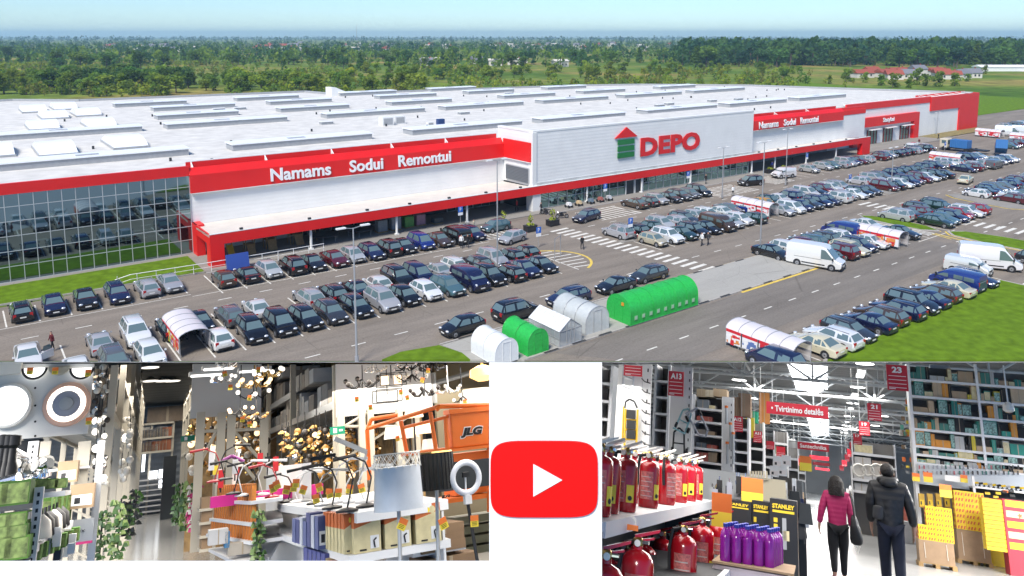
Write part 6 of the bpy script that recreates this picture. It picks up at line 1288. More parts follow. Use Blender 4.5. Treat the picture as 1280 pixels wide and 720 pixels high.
for i in range(7): s_ = .82 + .16 * i; carton(H, q2.x + dv.x * s_ + .0, TY + .1 + dv.y * s_, z2 + .002, .13, .2, lq.uniform(.2, .28), ((.10, .12, .26), (.4, .42, .5), (.07, .08, .2))[i % 3], 'blue and white lamp box further along the table shelf', 'blue boxes on the table shelf', 'blue_box', rz=0, strip='white_shelf')
for i in range(9): s_ = .08 + .17 * i; c = (.42, .12, .04) if i < 4 else (.08, .09, .26); carton(H, q2.x + dv.x * s_ + .05, TY + .1 + dv.y * s_, z2 - .34, .15, .22, .26 if i < 4 else .31, c, ('orange' if i < 4 else 'blue') + ' box standing under the lamp table shelf', 'boxes under the table shelf', rz=0, strip='cream_print')
LT = [(458, 634, 'k', 'black bent tube desk lamp in front on the table', .40), (434, 640, 'k', 'black flat headed desk lamp in the middle of the table', .42), (415, 636, 'k', 'black thin desk lamp behind the middle one', .36), (404, 632, 'g', 'grey desk lamp on the left part of the table', .3), (380, 627, 'g', 'grey cone desk lamp on the table', .32), (372, 628, 'w', 'white cone desk lamp on the table', .30), (394, 630, 'k', 'black folded desk lamp by the grey cones', .34), (455, 628, 'w', 'white desk lamp behind the black bent one', .3), (440, 628, 'w', 'pale blue white desk lamp at the back of the table', .28), (425, 628, 'w', 'white swing arm desk lamp at the back', .38), (360, 628, 'k', 'small black desk lamp at the far end of the table', .3)]
for i, (px, py, m, t, h) in enumerate(LT):
    p = H.onz(px, py, z0 + .003); desk_lamp(px, py, p.y, {'k': M_BLK, 'w': M_WSH, 'g': M_FRAME}[m], t, h * 1.0, -1 if m == 'k' else 1, s=1.05)
for i, (px, py) in enumerate(((358, 612), (367, 609), (379, 612), (399, 609), (395, 623), (412, 617), (423, 616), (437, 611), (452, 610), (370, 604), (346, 606), (341, 610))): p = L(px, py, 7.0 + .1 * (450 - px) / 10 * .3); price_tag(H, p.x, p.y, p.z, .055, 'orange and yellow price tag hanging on a desk lamp', 'price tags on the lamp table', lq.uniform(-.5, .5))
p = L(335, 617, 10.5); hobj(H, MB().box((0, 0, 0), (1.3, .1, .12), mat('magenta', (.60, .02, .25), .5)), 'price_strip', p.x, p.y, p.z - .02, 'magenta price strip behind the lamp table', 'sign')
p = L(404, 568, 8); hobj(H, MB().bar(L(418, 548, 8), L(458, 565, 8), .03, M_FRAME, 4).bar(L(458, 565, 8), L(450, 600, 8), .012, M_FRAME, 5), 'floor_lamp', 0, 0, 0, 'grey slanted bar lamp rising above the table', 'lamp')
# shaded lamps and ring light in front
def stand_lamp(px, py_top, py_bot, y, r, m, mt, label, pole_py=704, foot=M_FRAME):
    a, c = L(px, py_bot, y), L(px, py_top, y); t = thing('floor_lamp', label, 'floor lamp', H.P(c.x, y, a.z)); h = c.z - a.z
    MB().lathe([(r * .93, h), (r, 0)], m, (0, 0, 0), 28).build('shade', t, smooth=40); 
    e = L(px + 4, pole_py, y); MB().bar((0, 0, h * .5), (e.x - c.x, 0, e.z - a.z), .014, foot, 8).build('pole', t)
    return t, h, r
t, h, r = stand_lamp(496.5, 583, 637, 5.7, .172, mat('grey_shade', (.58, .62, .68), .35, var=.12, scale=7), None, 'grey blue drum shade lamp wrapped in clear film')
b = MB()
for k in range(20):
    a = 2 * math.pi * k / 20
    for s in (1, -1): b.bar((r * .97 * math.cos(a), r * .97 * math.sin(a), h - .01), (r * .94 * math.cos(a + s * .45), r * .94 * math.sin(a + s * .45), h + .085), .0028, M_OPAL, 4)
b.torus((0, 0, h + .085), r * .94, .005, M_OPAL, 'z', 24, 5).build('mesh_top', t)
t, h, r = stand_lamp(544, 566, 612, 6.0, .145, mat('dark_pleats', (.035, .032, .03), .25, stripes=('X', .03, 1.0)), None, 'dark pleated shade lamp on a thin pole'); MB().lathe([(r * .9, h), (r * .86, h + .01)], M_BRASS, (0, 0, 0), 24).build('rim', t)
p = L(582.5, 597, 5.8); t = thing('ring_light', 'white ring light with a phone holder on a tripod', 'ring light', H.P(p.x, 5.8, p.z)); k = 5.8 / 985
MB().torus((0, 0, 0), 17.5 * k, 3.6 * k, mat('ring_white', (.68, .69, .74), .4), 'y', 32, 10).build('ring', t, smooth=60); MB().box((0, 0, .02), (.05, .03, .035), M_BLK).bar((0, .01, .02), (-.005, .01, -17 * k), .006, M_WSH, 6).build('phone_holder', t); MB().box((0, 0, -25 * k), (.05, .05, .06), M_WSH).ball((0, 0, -20 * k), .022, M_WSH).build('joint', t); MB().bar((0, 0, -29 * k), (.05, 0, -110 * k), .013, M_BLK, 8).build('pole', t)
for px, py, t in ((503, 655, 'tilted price tag on the grey blue shade lamp'), (554, 654, 'tilted price tag on the dark pleated lamp pole'), (593, 651, 'large price tag on the ring light tripod')): p = L(px, py, 5.6); price_tag(H, p.x, p.y, p.z, .058, t, 'price tags on the standing lamps', R(28) if px < 520 else (R(-20) if px < 560 else R(3)))
for i, (px, py, w, t) in enumerate(((546, 687, .40, 'long brown carton, lowest of the stack right of the table'), (543, 676, .42, 'long brown carton, middle of the stack right of the table'), (547, 666, .36, 'long brown carton, top of the stack right of the table'), (555, 705, .5, 'brown carton lying lowest at the bottom edge'))): p = L(px, py, 7.1); carton(H, p.x, p.y, p.z, w, .35, .075, (.24, .15, .085), t, None, rz=.05)
p0_ = L(514, 690, 7.0); p1_ = L(580, 688, 7.0); hobj(H, MB().b2((p0_.x, 0, p0_.z - .04), (p1_.x, .5, p0_.z), M_WSH), 'wall_shelf', 0, 6.95, 0, 'white board carrying the long brown cartons', 'shelf')
hobj(H, MB().b2((L(519, 0, 7.3).x, 0, L(0, 690, 7.4).z), (L(575, 0, 7.3).x, .02, L(0, 645, 7.4).z), M_DARK), 'backing_board', 0, 7.5, 0, 'dark back panel behind the long brown cartons', 'panel')
# orange scissor lift -------------------------------------------------------
OR = mat('lift_orange', (.72, .15, .012), .45, var=.10, scale=4); SY = 8.6
lf = thing('scissor_lift', 'orange scissor lift platform with a control box behind the lamps', 'lift', H.P())
b = MB(); Lb = lambda x0, y0, x1, y1, r, d0=SY, d1=SY: b.bar(L(x0, y0, d0), L(x1, y1, d1), r, OR, 8)
Lb(459, 537, 464, 524, .026, 9.6, 9.6); Lb(464, 524, 497, 519, .024, 9.6, 9.4); Lb(459, 537, 462, 600, .026, 9.6, 9.6); Lb(462, 535, 549, 508, .024, 9.5, SY); Lb(549, 508, 616, 506, .026, SY, SY); Lb(501, 526, 509, 568, .025, 9.1, 9.1); Lb(538, 515, 545, 562, .025); Lb(503, 535, 560, 521, .018, 9.1, SY); Lb(557, 523, 559, 561, .024); Lb(502, 568, 566, 561, .022, 9.1, SY); Lb(549, 508, 545, 512, .03); Lb(612, 506, 612, 640, .03)
b.build('guard_rail', lf)
a, c = L(565, 561, SY), L(612, 511, SY); b = MB().b2((a.x, SY - .02, a.z), (c.x + .02, SY + .15, c.z), OR); cb = b.build('control_box', lf, bevel=.015); b = MB().b2((a.x - .02, SY - .05, c.z - .02), (c.x + .03, SY + .16, c.z + .03), OR).b2((a.x - .02, SY - .05, a.z - .03), (c.x + .03, SY + .16, a.z), OR); b.build('box_rim', lf)
p = L(590, 540, SY - .03); tx = text('JLG', .2, .003, M_BLK, cb, T(p.x, SY - .028, p.z) @ RX(R(90)), width=.265, height=.105, bold=.012, shear=.25, name='lettering'); tx2 = text('JLG', .2, .001, M_LET_W, cb, T(p.x, SY - .0225, p.z) @ RX(R(90)), width=.285, height=.125, bold=.022, shear=.25, name='lettering_edge')
a, c = L(570, 620, SY + .1), L(614, 562, SY + .1); MB().b2((a.x, SY + .1, a.z), (c.x, SY + .5, c.z), OR).build('mast', lf); a, c = L(585, 583, SY), L(608, 577, SY); MB().b2((a.x, SY + .085, a.z), (c.x, SY + .11, c.z), M_LET_W).build('plate', lf)
a, c = L(527, 634, SY), L(614, 616, SY); MB().b2((a.x, SY, a.z), (c.x, SY + .5, c.z), OR).b2((L(590, 0, SY).x, SY - .01, L(0, 612, SY).z - .02), (c.x, SY + .02, L(0, 606, SY).z), M_TAGY).build('chassis', lf); p = L(558, 613, SY); text('JLG', .1, .002, M_BLK, lf, T(p.x - .02, SY - .012, L(558, 614.5, SY).z - .05) @ RX(R(90)), width=.11, height=.04, bold=.008, shear=.25)
b = MB()
for k in range(4): p = L(595, 648 + k * 13, SY + .2); b.b2((p.x - .25, SY + .2, p.z - .04), (p.x + .3, SY + .5, p.z + .035), mat('olive_steel', (.16, .16, .10), .5))
b.build('scissor_arms', lf); hobj(H, MB().b2((L(563, 0, 9.3).x, 0, FZ), (L(640, 0, 9.3).x, .05, L(0, 630, 9.3).z), M_DARK), 'dark_panel', 0, 9.3, 0, 'flat dark panel behind the scissor lift base', 'panel')  # the piece behind the lift base is a flat dark panel
# ---------------------------------------------------------------- right showroom: hardware department
H = RH; FZ = -1.62; Q = H.at
hall_floor(H, 700, 1420, FZ, 125, M_HFL2)
CZ = 5.3
M_RCEIL = mat('hall_ceiling', (.21, .215, .22), .7, stripes=('Y', .9, .6)); M_STEEL = mat('white_steel', (.62, .63, .63), .45)
hobj(H, MB().b2((-38, 28, CZ), (42, 122, CZ + .15), M_RCEIL), 'ceiling', 0, 0, 0, kind='structure')
hobj(H, MB().b2((-34, 0, FZ), (50, .2, 8), mat('far_wall', (.55, .55, .54), .7, var=.1, scale=.5)), 'far_wall', 0, 119, 0, 'grey end wall far down the hardware hall', 'wall')
for i, y in enumerate((33, 39, 46, 54, 63, 73, 84, 96, 108)):
    b = MB(); z0, z1 = CZ - 1.1, CZ - .12
    for z in (z0, z1): b.bar((-.33 * y, y, z), (30, y, z), .075, M_STEEL, 6)
    for k in range(20):
        x = -30 + 3 * k
        if x < -.33 * y: continue
        b.bar((x, y, z0), (x + 1.5, y, z1), .05, M_STEEL, 5).bar((x + 1.5, y, z1), (x + 3, y, z0), .05, M_STEEL, 5).bar((x, y, z0), (x, y, z1), .045, M_STEEL, 5)
    hobj(H, b, 'roof_truss', 0, 0, 0, 'white lattice roof truss across the hardware hall, ' + ORD[i] + ' from the front', 'truss', 'roof trusses')
for i, x in enumerate((-9, -3, 3.4, 9)): hobj(H, MB().bar((x, 30, CZ - .5), (x, 118, CZ - .5), .05, M_STEEL, 6), 'ceiling_pipe', 0, 0, 0, 'thin pipe running along the hall ceiling, ' + ORD[i] + ' from left', 'pipe')
M_SKYW = mat('bright_skylight', (.9, .93, .95), .5, emit=3.2, ecol=(.93, .97, 1))
for pts, t in ((((983, 452), (1034, 452), (1034, 487), (996, 487)), 'large bright roof window near the top of the hardware hall'), (((1007, 516), (1036, 516), (1036, 545), (1015, 545)), 'bright roof window behind the first red banner'), (((1022, 553), (1036, 553), (1034, 566), (1025, 566)), 'small bright roof window further down the hall')):
    vs = [H.onz(px, max(py, 448), CZ - .03) for px, py in pts]; b = MB(); b.add([tuple(v) for v in vs] + [(v.x, v.y, v.z + .04) for v in vs], [(0, 1, 2, 3), (7, 6, 5, 4)] + [(i, (i + 1) % 4, 4 + (i + 1) % 4, 4 + i) for i in range(4)], M_SKYW); hobj(H, b, 'roof_window', 0, 0, 0, t, 'skylight')
def clamp(px, py, r, label, tube=False):
    p = H.onz(px, py, CZ - .62); b = MB()
    if tube: b.b2((-.16, -1.1, 0), (.16, 1.1, .1), M_LED)
    else: b.lathe([(.08, .22), (r, .02), (r, 0)], M_STEEL, (0, 0, 0), 12).lathe([(r * .92, -.005), (r * .92, -.02)], M_LEDW2, (0, 0, 0), 12)
    hobj(H, b, 'ceiling_lamp', p.x, p.y, p.z, label, 'ceiling lamp', 'ceiling lamps of the hardware hall')
M_LEDW2 = mat('hall_lamp', (1, 1, 1), .5, emit=4, ecol=(1, .98, .94))
for px, py in ((1081, 454.5), (1072, 484), (1066, 504), (1061.5, 520), (1058, 532), (1055.5, 541), (1125, 519), (1107, 556), (1094, 532), (1104, 520)): clamp(px, py, .38, 'round lamp in the lit row right of the roof windows')
for px, py in ((1076, 469), (1068, 496), (1063, 513), (1059.5, 527), (1057, 538)): clamp(px, py, 0, 'tube lamp in the lit row right of the roof windows', True)
for px, py in ((924, 475), (944.5, 498), (958, 514), (970, 527), (979, 537.5), (986, 545), (991, 550)): clamp(px, py, .42, 'round lamp in the left row under the hall ceiling')
for y, pw in ((8, 80), (14, 130), (22, 240), (32, 420), (48, 800), (70, 1500)): area(H, 0 if y > 9 else -.2, y, min(CZ - .8, H.top(0, y) - .12), 7 if y > 10 else 3, 5 if y > 10 else 2, pw, (1, .97, .93))
area(H, 6.5, 19, 2.2, 5, 4, 1100, (1, .97, .93)); area(H, -3.2, 8.5, .8, 2.5, 3, 70, (1, .97, .93))  # added fill by the tall right shelf and the extinguishers
hq = random.Random(55)
M_SRED = mat('sign_panel_red', (.55, .015, .035), .5)
# shelving ------------------------------------------------------------------
GOODS = ((.42, .30, .19), (.28, .25, .22), (.42, .39, .36), (.46, .12, .09), (.18, .20, .22), (.55, .53, .50), (.34, .25, .17))
def unit(px0, px1, py_top, py_bot, dep, n, label, cols=GOODS, d=.6, fillr=.96, hfill=.80, wb=.26, m=None, grp='goods on the shelves', gl='small carton among the goods on the left shelves', nm='shelf_carton', ends=True, zs=None, back=mat('shelf_back_grey', (.20, .19, .18), .7)):  # back panels share one even grey
    t = thing('shelf_unit', label, 'shelf', H.P(0, dep, 0)); a = Q(px0, py_bot, dep); c = Q(px1, py_top, dep); zt = min(c.z, min(H.top(a.x, dep), H.top(c.x, dep)) - .02); a.z = max(a.z, FZ); W_ = c.x - a.x
    m = m or M_WSH; b = MB()
    for x in ((a.x, c.x) if ends else (a.x,)): b.b2((x - .02, 0, FZ), (x + .02, d, zt), m)
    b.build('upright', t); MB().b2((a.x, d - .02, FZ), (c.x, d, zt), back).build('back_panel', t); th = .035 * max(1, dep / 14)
    zs = zs or [a.z + (zt - a.z) * k / n for k in range(n + 1)]
    for k, z in enumerate(zs):
        if z > zt - .02: continue
        MB().b2((a.x + .02, -.01, z - th), (c.x - .02, d - .03, z), m).build('board', t)
        gap = (zs[k + 1] if k + 1 < len(zs) else zt) - z - .06
        if gap < .08: continue
        x = a.x + .05
        while x < c.x - wb * .6:
            w = (hq.uniform(.6, 1.35) if nm != 'tool_pack' else hq.choice((.4, .5, .8, 1.2, 2.0))) * wb
            if x + w > c.x - .03: break
            if hq.random() < fillr: carton(H, x + w / 2, dep + .2, z + .001, round(w * .95, 2), .3, round(gap * hq.choice((.35, .5, .7, .85, 1)) * hfill / .62 * .8, 2), hq.choice(cols), gl, grp, nm, strip=('tool_print' if nm == 'tool_pack' and hq.random() < .28 else ('cream_print' if hq.random() < .15 else None)))
            x += w
    return t, a, c, zt
def hsign(px, py, w_px, h_px, dep, txt, label, lines=4, top=True):
    a, c = Q(px - w_px / 2, py + h_px / 2, dep), Q(px + w_px / 2, py - h_px / 2, dep); w, h = c.x - a.x, c.z - a.z; zt = min(c.z, H.top(c.x, dep) - .02, H.top(a.x, dep) - .02); cx_ = (a.x + c.x) / 2
    t = thing('aisle_sign', label, 'sign', H.P(cx_, dep, a.z), 'red hanging aisle signs'); MB().b2((-w / 2, 0, 0), (w / 2, .02, zt - a.z), M_SRED).build('panel', t)
    b = MB()
    for k in range(lines): b.b2((-w * .42, -.003, h * (.10 + .15 * k)), (w * .42, 0, h * (.10 + .15 * k) + h * .02), M_LET_W)
    if lines: b.b2((-w * .42, -.003, h * .05), (-w * .1, 0, h * .075), M_LET_W); b.build('lines', t)
    if txt and zt - a.z > h * .9: text(txt, .3, .002, M_LET_W, t, T(0, -.004, h * .8) @ RX(R(90)), width=w * min(.8, .24 * len(txt)), height=h * .24, bold=.012)
    tz = H.top(cx_, dep) - .02 - a.z
    if tz > h + .05:
        for sx in (-.4, .4): MB().bar((sx * w, .01, h), (sx * w, .01, min(tz, h + 2.2)), .006, M_STEEL, 4).build('hanger', t)
M_PERF = mat('white_end_panel', (.70, .70, .69), .5)
def endpanel(px0, px1, py0, py1, dep, label):
    a, c = Q(px0, py1, dep), Q(px1, py0, dep); b = MB().prism([(a.x, max(FZ, a.z)), (c.x, max(FZ, a.z)), (c.x, min(c.z, H.top(c.x, dep) - .02)), (a.x, min(c.z, H.top(a.x, dep) - .02))], 0, .05, M_PERF, 'y')
    n = 0; z = a.z + .1
    while z < c.z - .05:
        b.b2((c.x - .05, -.004, z), (c.x - .035, .002, z + .04), M_BLK); z += .12
    return hobj(H, b, 'perforated_partition', 0, dep, 0, label, 'panel')
unit(738, 766, 452, 590, 10.6, 6, 'grey shelf unit at the left edge behind the extinguishers', ((.3, .3, .29), (.4, .39, .37), (.2, .2, .2)), wb=.35)
endpanel(766, 815, 452, 578, 9.6, 'white end panel carrying the yellow step ladder')
unit(815, 837, 452, 578, 13.5, 6, 'shelf unit with green crates between the two white end panels', ((.28, .2, .13), (.05, .22, .12), (.25, .22, .18)), wb=.36)
endpanel(835, 866, 460, 580, 12.2, 'white end panel with hand trucks hung on it')
unit(865, 904, 496, 592, 14.5, 6, 'white shelf unit with many small cartons left of the aisle', wb=.17)
endpanel(903, 917.5, 497, 590, 14.3, 'narrow white end panel with upright tools')
unit(917, 935, 522, 592, 19, 5, 'shelf unit with orange bins behind the second aisle sign', ((.60, .22, .02), (.62, .28, .03), (.3, .2, .14)), wb=.5, gl='orange bin or carton on the shelf behind the narrow end panel', grp='orange bins')
unit(936, 954, 528, 592, 23, 4, 'shelf unit of white and yellow goods along the aisle', ((.55, .55, .54), (.62, .50, .04), (.5, .5, .5), (.35, .25, .2)), wb=.5, gl='white or yellow pack on the aisle shelf', grp='white and yellow packs')
unit(955, 967, 545, 595, 29, 4, 'shelf unit with pale cartons further down the aisle', ((.45, .4, .35), (.5, .3, .2), (.55, .54, .52)), wb=.5)
unit(968, 984, 540, 596, 35, 4, 'tall shelf unit with pale green cartons deep in the hall', ((.3, .45, .25), (.5, .5, .5), (.3, .3, .3)), wb=.6)
unit(984, 997, 560, 598, 46, 3, 'distant shelf unit on the left of the hall', GOODS, wb=.8); unit(996, 1006, 570, 599, 60, 3, 'far white shelf unit on the left of the hall', ((.5, .5, .5), (.4, .3, .3)), wb=1)
unit(1067, 1118, 556, 594, 38, 3, 'tall shelf unit closing the right side of the hall', ((.42, .12, .08), (.3, .22, .18), (.35, .3, .28), (.5, .48, .46)), wb=.7, gl='carton on the far right shelf of the hall', grp='cartons far right')
unit(1066, 1112, 588, 612, 33, 2, 'low shelf with round white ware in the middle of the hall', ((.5, .5, .5), (.6, .6, .6)), wb=.5)
for i, (px, w, h) in enumerate(((876, 12, 9), (886, 10, 8), (899, 16, 9), (920, 11, 22), (930, 14, 26))): p = Q(px, 496 if px < 905 else 521, 14.6 if px < 905 else 19); k = (14.6 if px < 905 else 19) / 980; carton(H, p.x, p.y + .3, p.z + .01, w * k, .4, h * k, ((.3, .24, .16), (.45, .40, .30), (.38, .28, .18), (.32, .2, .12), (.40, .27, .18))[i], ('low carton on top of the white shelf unit', 'pale carton on top of the white shelf unit', 'wooden crate on top of the white shelf unit', 'tall brown carton on the orange bin shelf', 'tallest tan carton on the orange bin shelf')[i], None)
for px, py, dep, w, h, c, t in ((941, 529, 23, .28, .30, (.02, .30, .18), 'green box on top of the yellow goods shelf'), (956, 530, 26, .3, .9, (.5, .2, .05), 'orange box high on the aisle shelf'), (938, 547, 22.8, .22, .5, (.62, .50, .03), 'yellow pack upright on the aisle shelf')): p = Q(px, py, dep); carton(H, p.x, p.y, p.z, w, .3, h, c, t, None)
hsign(791.5, 458, 24, 22, 9.2, '', 'red aisle sign cut by the roof over the ladder panel'); hsign(845, 479.5, 20, 29, 11.8, 'A13', 'red aisle sign with white A13 over the hand truck panel'); hsign(922, 530, 13, 18, 18.5, 'A12', 'red aisle sign with A12 before the orange bins'); hsign(947, 546, 10.5, 13, 22.5, 'A11', 'red aisle sign with A11 on the white goods shelf'); hsign(963, 556.5, 10, 9, 28, '', 'plain red aisle sign further down on the left', 3); hsign(976, 565, 11, 12, 34, '', 'red aisle sign deep on the left side', 3); hsign(996, 577, 7, 8, 50, '', 'small red aisle sign far down the left side', 2); hsign(1003, 583, 6, 7, 62, '', 'smallest red aisle sign far down the left side', 2)
for px, py, w, h, dep, s, t in ((1121.5, 472, 24, 30, 12, '23', 'large red aisle sign with white 23 over the man'), (1093, 515, 16, 20, 18, '21', 'red aisle sign with 21, second in the right line'), (1080.5, 535.5, 12.5, 16, 24, '19', 'red aisle sign with 19, third in the right line'), (1072, 549, 10, 12.5, 31, '17', 'red aisle sign with 17, fourth in the right line'), (1066.5, 558.5, 8.5, 10, 39, '', 'red aisle sign, fifth in the right line'), (1062.5, 566, 7, 9, 48, '', 'red aisle sign, sixth in the right line'), (1059, 572.5, 6, 8, 58, '', 'red aisle sign, seventh in the right line'), (1055.5, 579, 6, 7, 70, '', 'red aisle sign, eighth in the right line'), (1052, 585, 5, 6, 84, '', 'red aisle sign, last in the right line')): hsign(px, py, w, h, dep, s, t, 4 if dep < 30 else 2)
def banner(px0, px1, py0, py1, dep, txt, label):
    a, c = Q(px0, py1, dep), Q(px1, py0, dep); w, h = c.x - a.x, Q(px0, py0, dep).z - a.z; t = thing('hanging_banner', label, 'banner', H.P((a.x + c.x) / 2, dep, (a.z + Q(px1, py1, dep).z) / 2, 0), 'red hanging banners'); MB().b2((-w / 2, 0, 0), (w / 2, .04, h), M_SRED).build('panel', t)
    if txt: text(txt, .5, .003, M_LET_W, t, T(0, -.006, h * .5) @ RX(R(90)), width=w * .84, height=h * .55, bold=.012)
    for sx in (-.4, .4): MB().bar((sx * w, .02, h), (sx * w, .02, h + .7), .01, M_STEEL, 4).build('hanger', t)
banner(958, 1035, 505, 520, 16, '• Tvirtinimo detalės', 'long red banner with white fastener lettering over the aisle'); banner(997, 1036, 554, 563, 32, 'Santechnika', 'second red banner further down the aisle'); banner(1012, 1036, 570, 575, 50, '', 'third red banner down the aisle'); banner(1016, 1037, 578, 582, 62, '', 'fourth red banner down the aisle'); banner(1019, 1037, 585, 588, 75, '', 'last red banner down the aisle')
# things on the white end panels
M_YLAD = mat('ladder_yellow', (.66, .40, .02), .4); M_ALU = mat('aluminium', (.45, .46, .48), .3, metal=.6)
def pl(px, py, dep=9.5): return Q(px, py, dep)
t = thing('step_ladder', 'yellow step ladder with black treads on the white end panel', 'ladder', H.P()); b = MB()
b.tube([pl(780.5, 557), pl(782, 511)], .014, M_YLAD, 6).tube([pl(795.5, 557), pl(797, 512)], .014, M_YLAD, 6).tube([pl(778, 551, 9.55), pl(779.5, 508, 9.55)], .012, M_YLAD, 6)
for y in (525, 537, 549): b.bar(pl(782, y), pl(797, y), .012, M_YLAD, 6)
b.build('frame', t); b = MB()
for y in (513, 526, 538): a_, c_ = pl(783.5, y + 10), pl(795, y); b.b2((a_.x, a_.y - .03, a_.z), (c_.x, a_.y - .005, c_.z), M_BLK)
b.build('tread', t); MB().tube([pl(781, 510), pl(782, 502), pl(787, 499), pl(793, 502), pl(796.5, 510)], .011, M_BLK, 6).build('hoop', t)
b = MB().tube([pl(778, 487), pl(780, 455)], .014, M_ALU, 6).tube([pl(790, 492), pl(792, 469)], .014, M_ALU, 6)
for y in (459, 470, 482): b.bar(pl(779, y), pl(791, y + 5), .016, M_ALU, 6)
hobj(H, b, 'step_ladder', 0, 0, 0, 'grey step ladder hanging above the yellow one', 'ladder')
for i in range(7): y = 477 + i * 13; hobj(H, MB().tube([pl(802, y - 4), pl(806, y), pl(813, y + 2)], .007, M_BLK, 5), 'hook', 0, 0, 0, 'black hook on the white end panel, ' + ORD[i] + ' from the top', 'hook', 'hooks on the end panel')
b = MB().tube([pl(802, 560), pl(803, 470)], .005, M_ALU, 4).tube([pl(812.5, 562), pl(813.5, 478)], .005, M_ALU, 4); hobj(H, b, 'thin_rail', 0, 0, 0, 'thin pale rails behind the hooks', 'rail')
def handtruck(px, py, s, dep, m, label, a=0):
    p = Q(px, py, dep); b = MB().tube([(-.14 * s, 0, 0), (-.12 * s, 0, .5 * s), (0, 0, .6 * s), (.12 * s, 0, .5 * s), (.14 * s, 0, 0)], .014, m, 6).bar((-.13 * s, 0, .25 * s), (.13 * s, 0, .25 * s), .01, m, 5).b2((-.16 * s, -.12, -.02), (.16 * s, 0, 0), m)
    for x in (-.17, .17): b.bar((x * s, 0, .05), (x * s + .03, 0, .05), .075 * s, M_TYRE, 12)
    return b.build('hand_truck', M=H.P(*p) @ RY(a), label=label, cat='hand truck', group='hand trucks on the end panel')
handtruck(866, 515, .62, 12, M_CAP, 'folded grey hand truck with black wheels at the top of the panel', R(150)); handtruck(850, 538, .55, 12, mat('sky_blue', (.2, .4, .45), .4), 'blue and yellow hand truck in the middle of the panel', R(20)); handtruck(848, 568, .6, 12, M_BLK, 'black hand truck at the foot of the panel')
for px, y0, y1 in ((908, 507, 530), (913, 528, 562), (916.5, 540, 580), (909, 552, 580)): hobj(H, MB().bar(Q(px, y0, 14.2), Q(px, y1, 14.2), .022, M_FRAME, 6).bar(Q(px, y0, 14.2), Q(px, y0 + 3, 14.2), .03, M_TAGO, 6), 'spirit_level', 0, 0, 0, 'long grey tool with an orange end on the narrow end panel', 'tool', 'tools on the narrow end panel')
# fire extinguishers ----------------------------------------------------------
M_EXT = mat('extinguisher_red', (.42, .006, .014), .22, coat=.6); M_LBL = mat('label_print', (.50, .14, .13), .5, var=.55, scale=55); M_LBW = mat('label_line', (.55, .5, .48), .5)
def make_ext(r, h, name='fire_extinguisher'):
    t = thing(name, 'x', 'fire extinguisher', H.P()); MB().lathe([(r * .92, 0), (r, .015), (r, h * .84), (r * .93, h * .91), (r * .7, h * .965), (r * .3, h), (r * .3, h + .02)], M_EXT, (0, 0, 0), 24).build('cylinder', t, smooth=35)
    def wrap(a0, a1, z0, z1, m, off, n=8):
        b = MB(); vs = [((r + off) * math.sin(a0 + (a1 - a0) * i / n), -(r + off) * math.cos(a0 + (a1 - a0) * i / n), z) for z in (z0, z1) for i in range(n + 1)]; b.add(vs, [(i, i + 1, n + 2 + i, n + 1 + i) for i in range(n)], m); return b
    wrap(R(-50), R(25), h * .18, h * .76, M_LBL, .0012).build('instruction_label', t, smooth=60); o = wrap(R(32), R(72), h * .18, h * .50, M_TAGY, .0015); o.bar(((r + .002) * math.sin(R(50)), -(r + .002) * math.cos(R(50)), h * .26), ((r + .003) * math.sin(R(50)), -(r + .003) * math.cos(R(50)), h * .26), r * .2, M_BLK, 10); o.build('yellow_label', t, smooth=60)
    b = MB()
    for k in range(5): bb = wrap(R(-46), R(20 - 8 * (k % 3)), h * (.24 + .1 * k), h * (.255 + .1 * k), M_LBW, .002); b.add(bb.v, bb.f, M_LBW)
    b.build('print_lines', t)
    MB().lathe([(r * .3, h + .02), (r * .34, h + .05), (r * .2, h + .065)], M_BRASS, (0, 0, 0), 10).bar((0, 0, h + .04), (r * .6, -r * .3, h + .04), .01, M_CHROME, 6).build('valve', t, smooth=50)
    return t
def finish(t, lever_m, r, h, hose=True, tag_=True):
    MB().prism([(-.02, h + .055), (r * 1.25, h + .10), (r * 1.3, h + .115), (-.02, h + .075)], -.012, .012, lever_m, 'y').prism([(-.01, h + .035), (r * .95, h + .06), (r * .95, h + .07), (-.01, h + .05)], -.012, .012, lever_m, 'y').build('lever', t)
    if hose: MB().tube([(-r * .2, 0, h + .04), (-r * .9, -r * .3, h + .03), (-r * 1.12, -r * .4, h * .8), (-r * 1.08, -r * .5, h * .45)], .012, M_BLK, 7).build('hose', t)
    if tag_: MB().bar((-.01, -r * .35, h + .035), (-.01, -r * .35 - .012, h + .035), .018, M_OPAL, 12).build('gauge', t)
def nolever(): return None
e_small = make_ext(.078, .33); finish(e_small, M_OPAL, .078, .33, True); e_big = make_ext(.098, .50); finish(e_big, M_EXT, .098, .50); ECH = tree_of(None)
edge = Q(753, 651, 4.55); EX, EZ = edge.x, edge.z
def on_edge(px, X=None): v = H.I @ ray(px, 640); return (X or EX) * v.y / v.x
used = set()
def ext(proto, x, y, z, rz, label): copy_tree(proto, ECH, H.P(x, y, z, rz), label, 'fire extinguishers on the left shelves')
fy = [on_edge(px) for px in (768, 784, 799, 826, 847, 862, 873, 881)]
names = ('nearest red extinguisher on the upper shelf at the left edge', 'second red extinguisher on the upper shelf, label turned', 'third red extinguisher on the upper shelf with yellow label', 'fourth red extinguisher on the upper shelf, broad label', 'fifth red extinguisher on the upper shelf', 'sixth red extinguisher on the upper shelf', 'seventh red extinguisher on the upper shelf', 'last red extinguisher on the upper shelf')
for i, (y, nm) in enumerate(zip(fy, names)): ext(e_small, EX - .10 - .03 * (i == 1), y, EZ + .002, R((18, -20, -15, 10, 60, 0, -25, 5)[i]), nm)
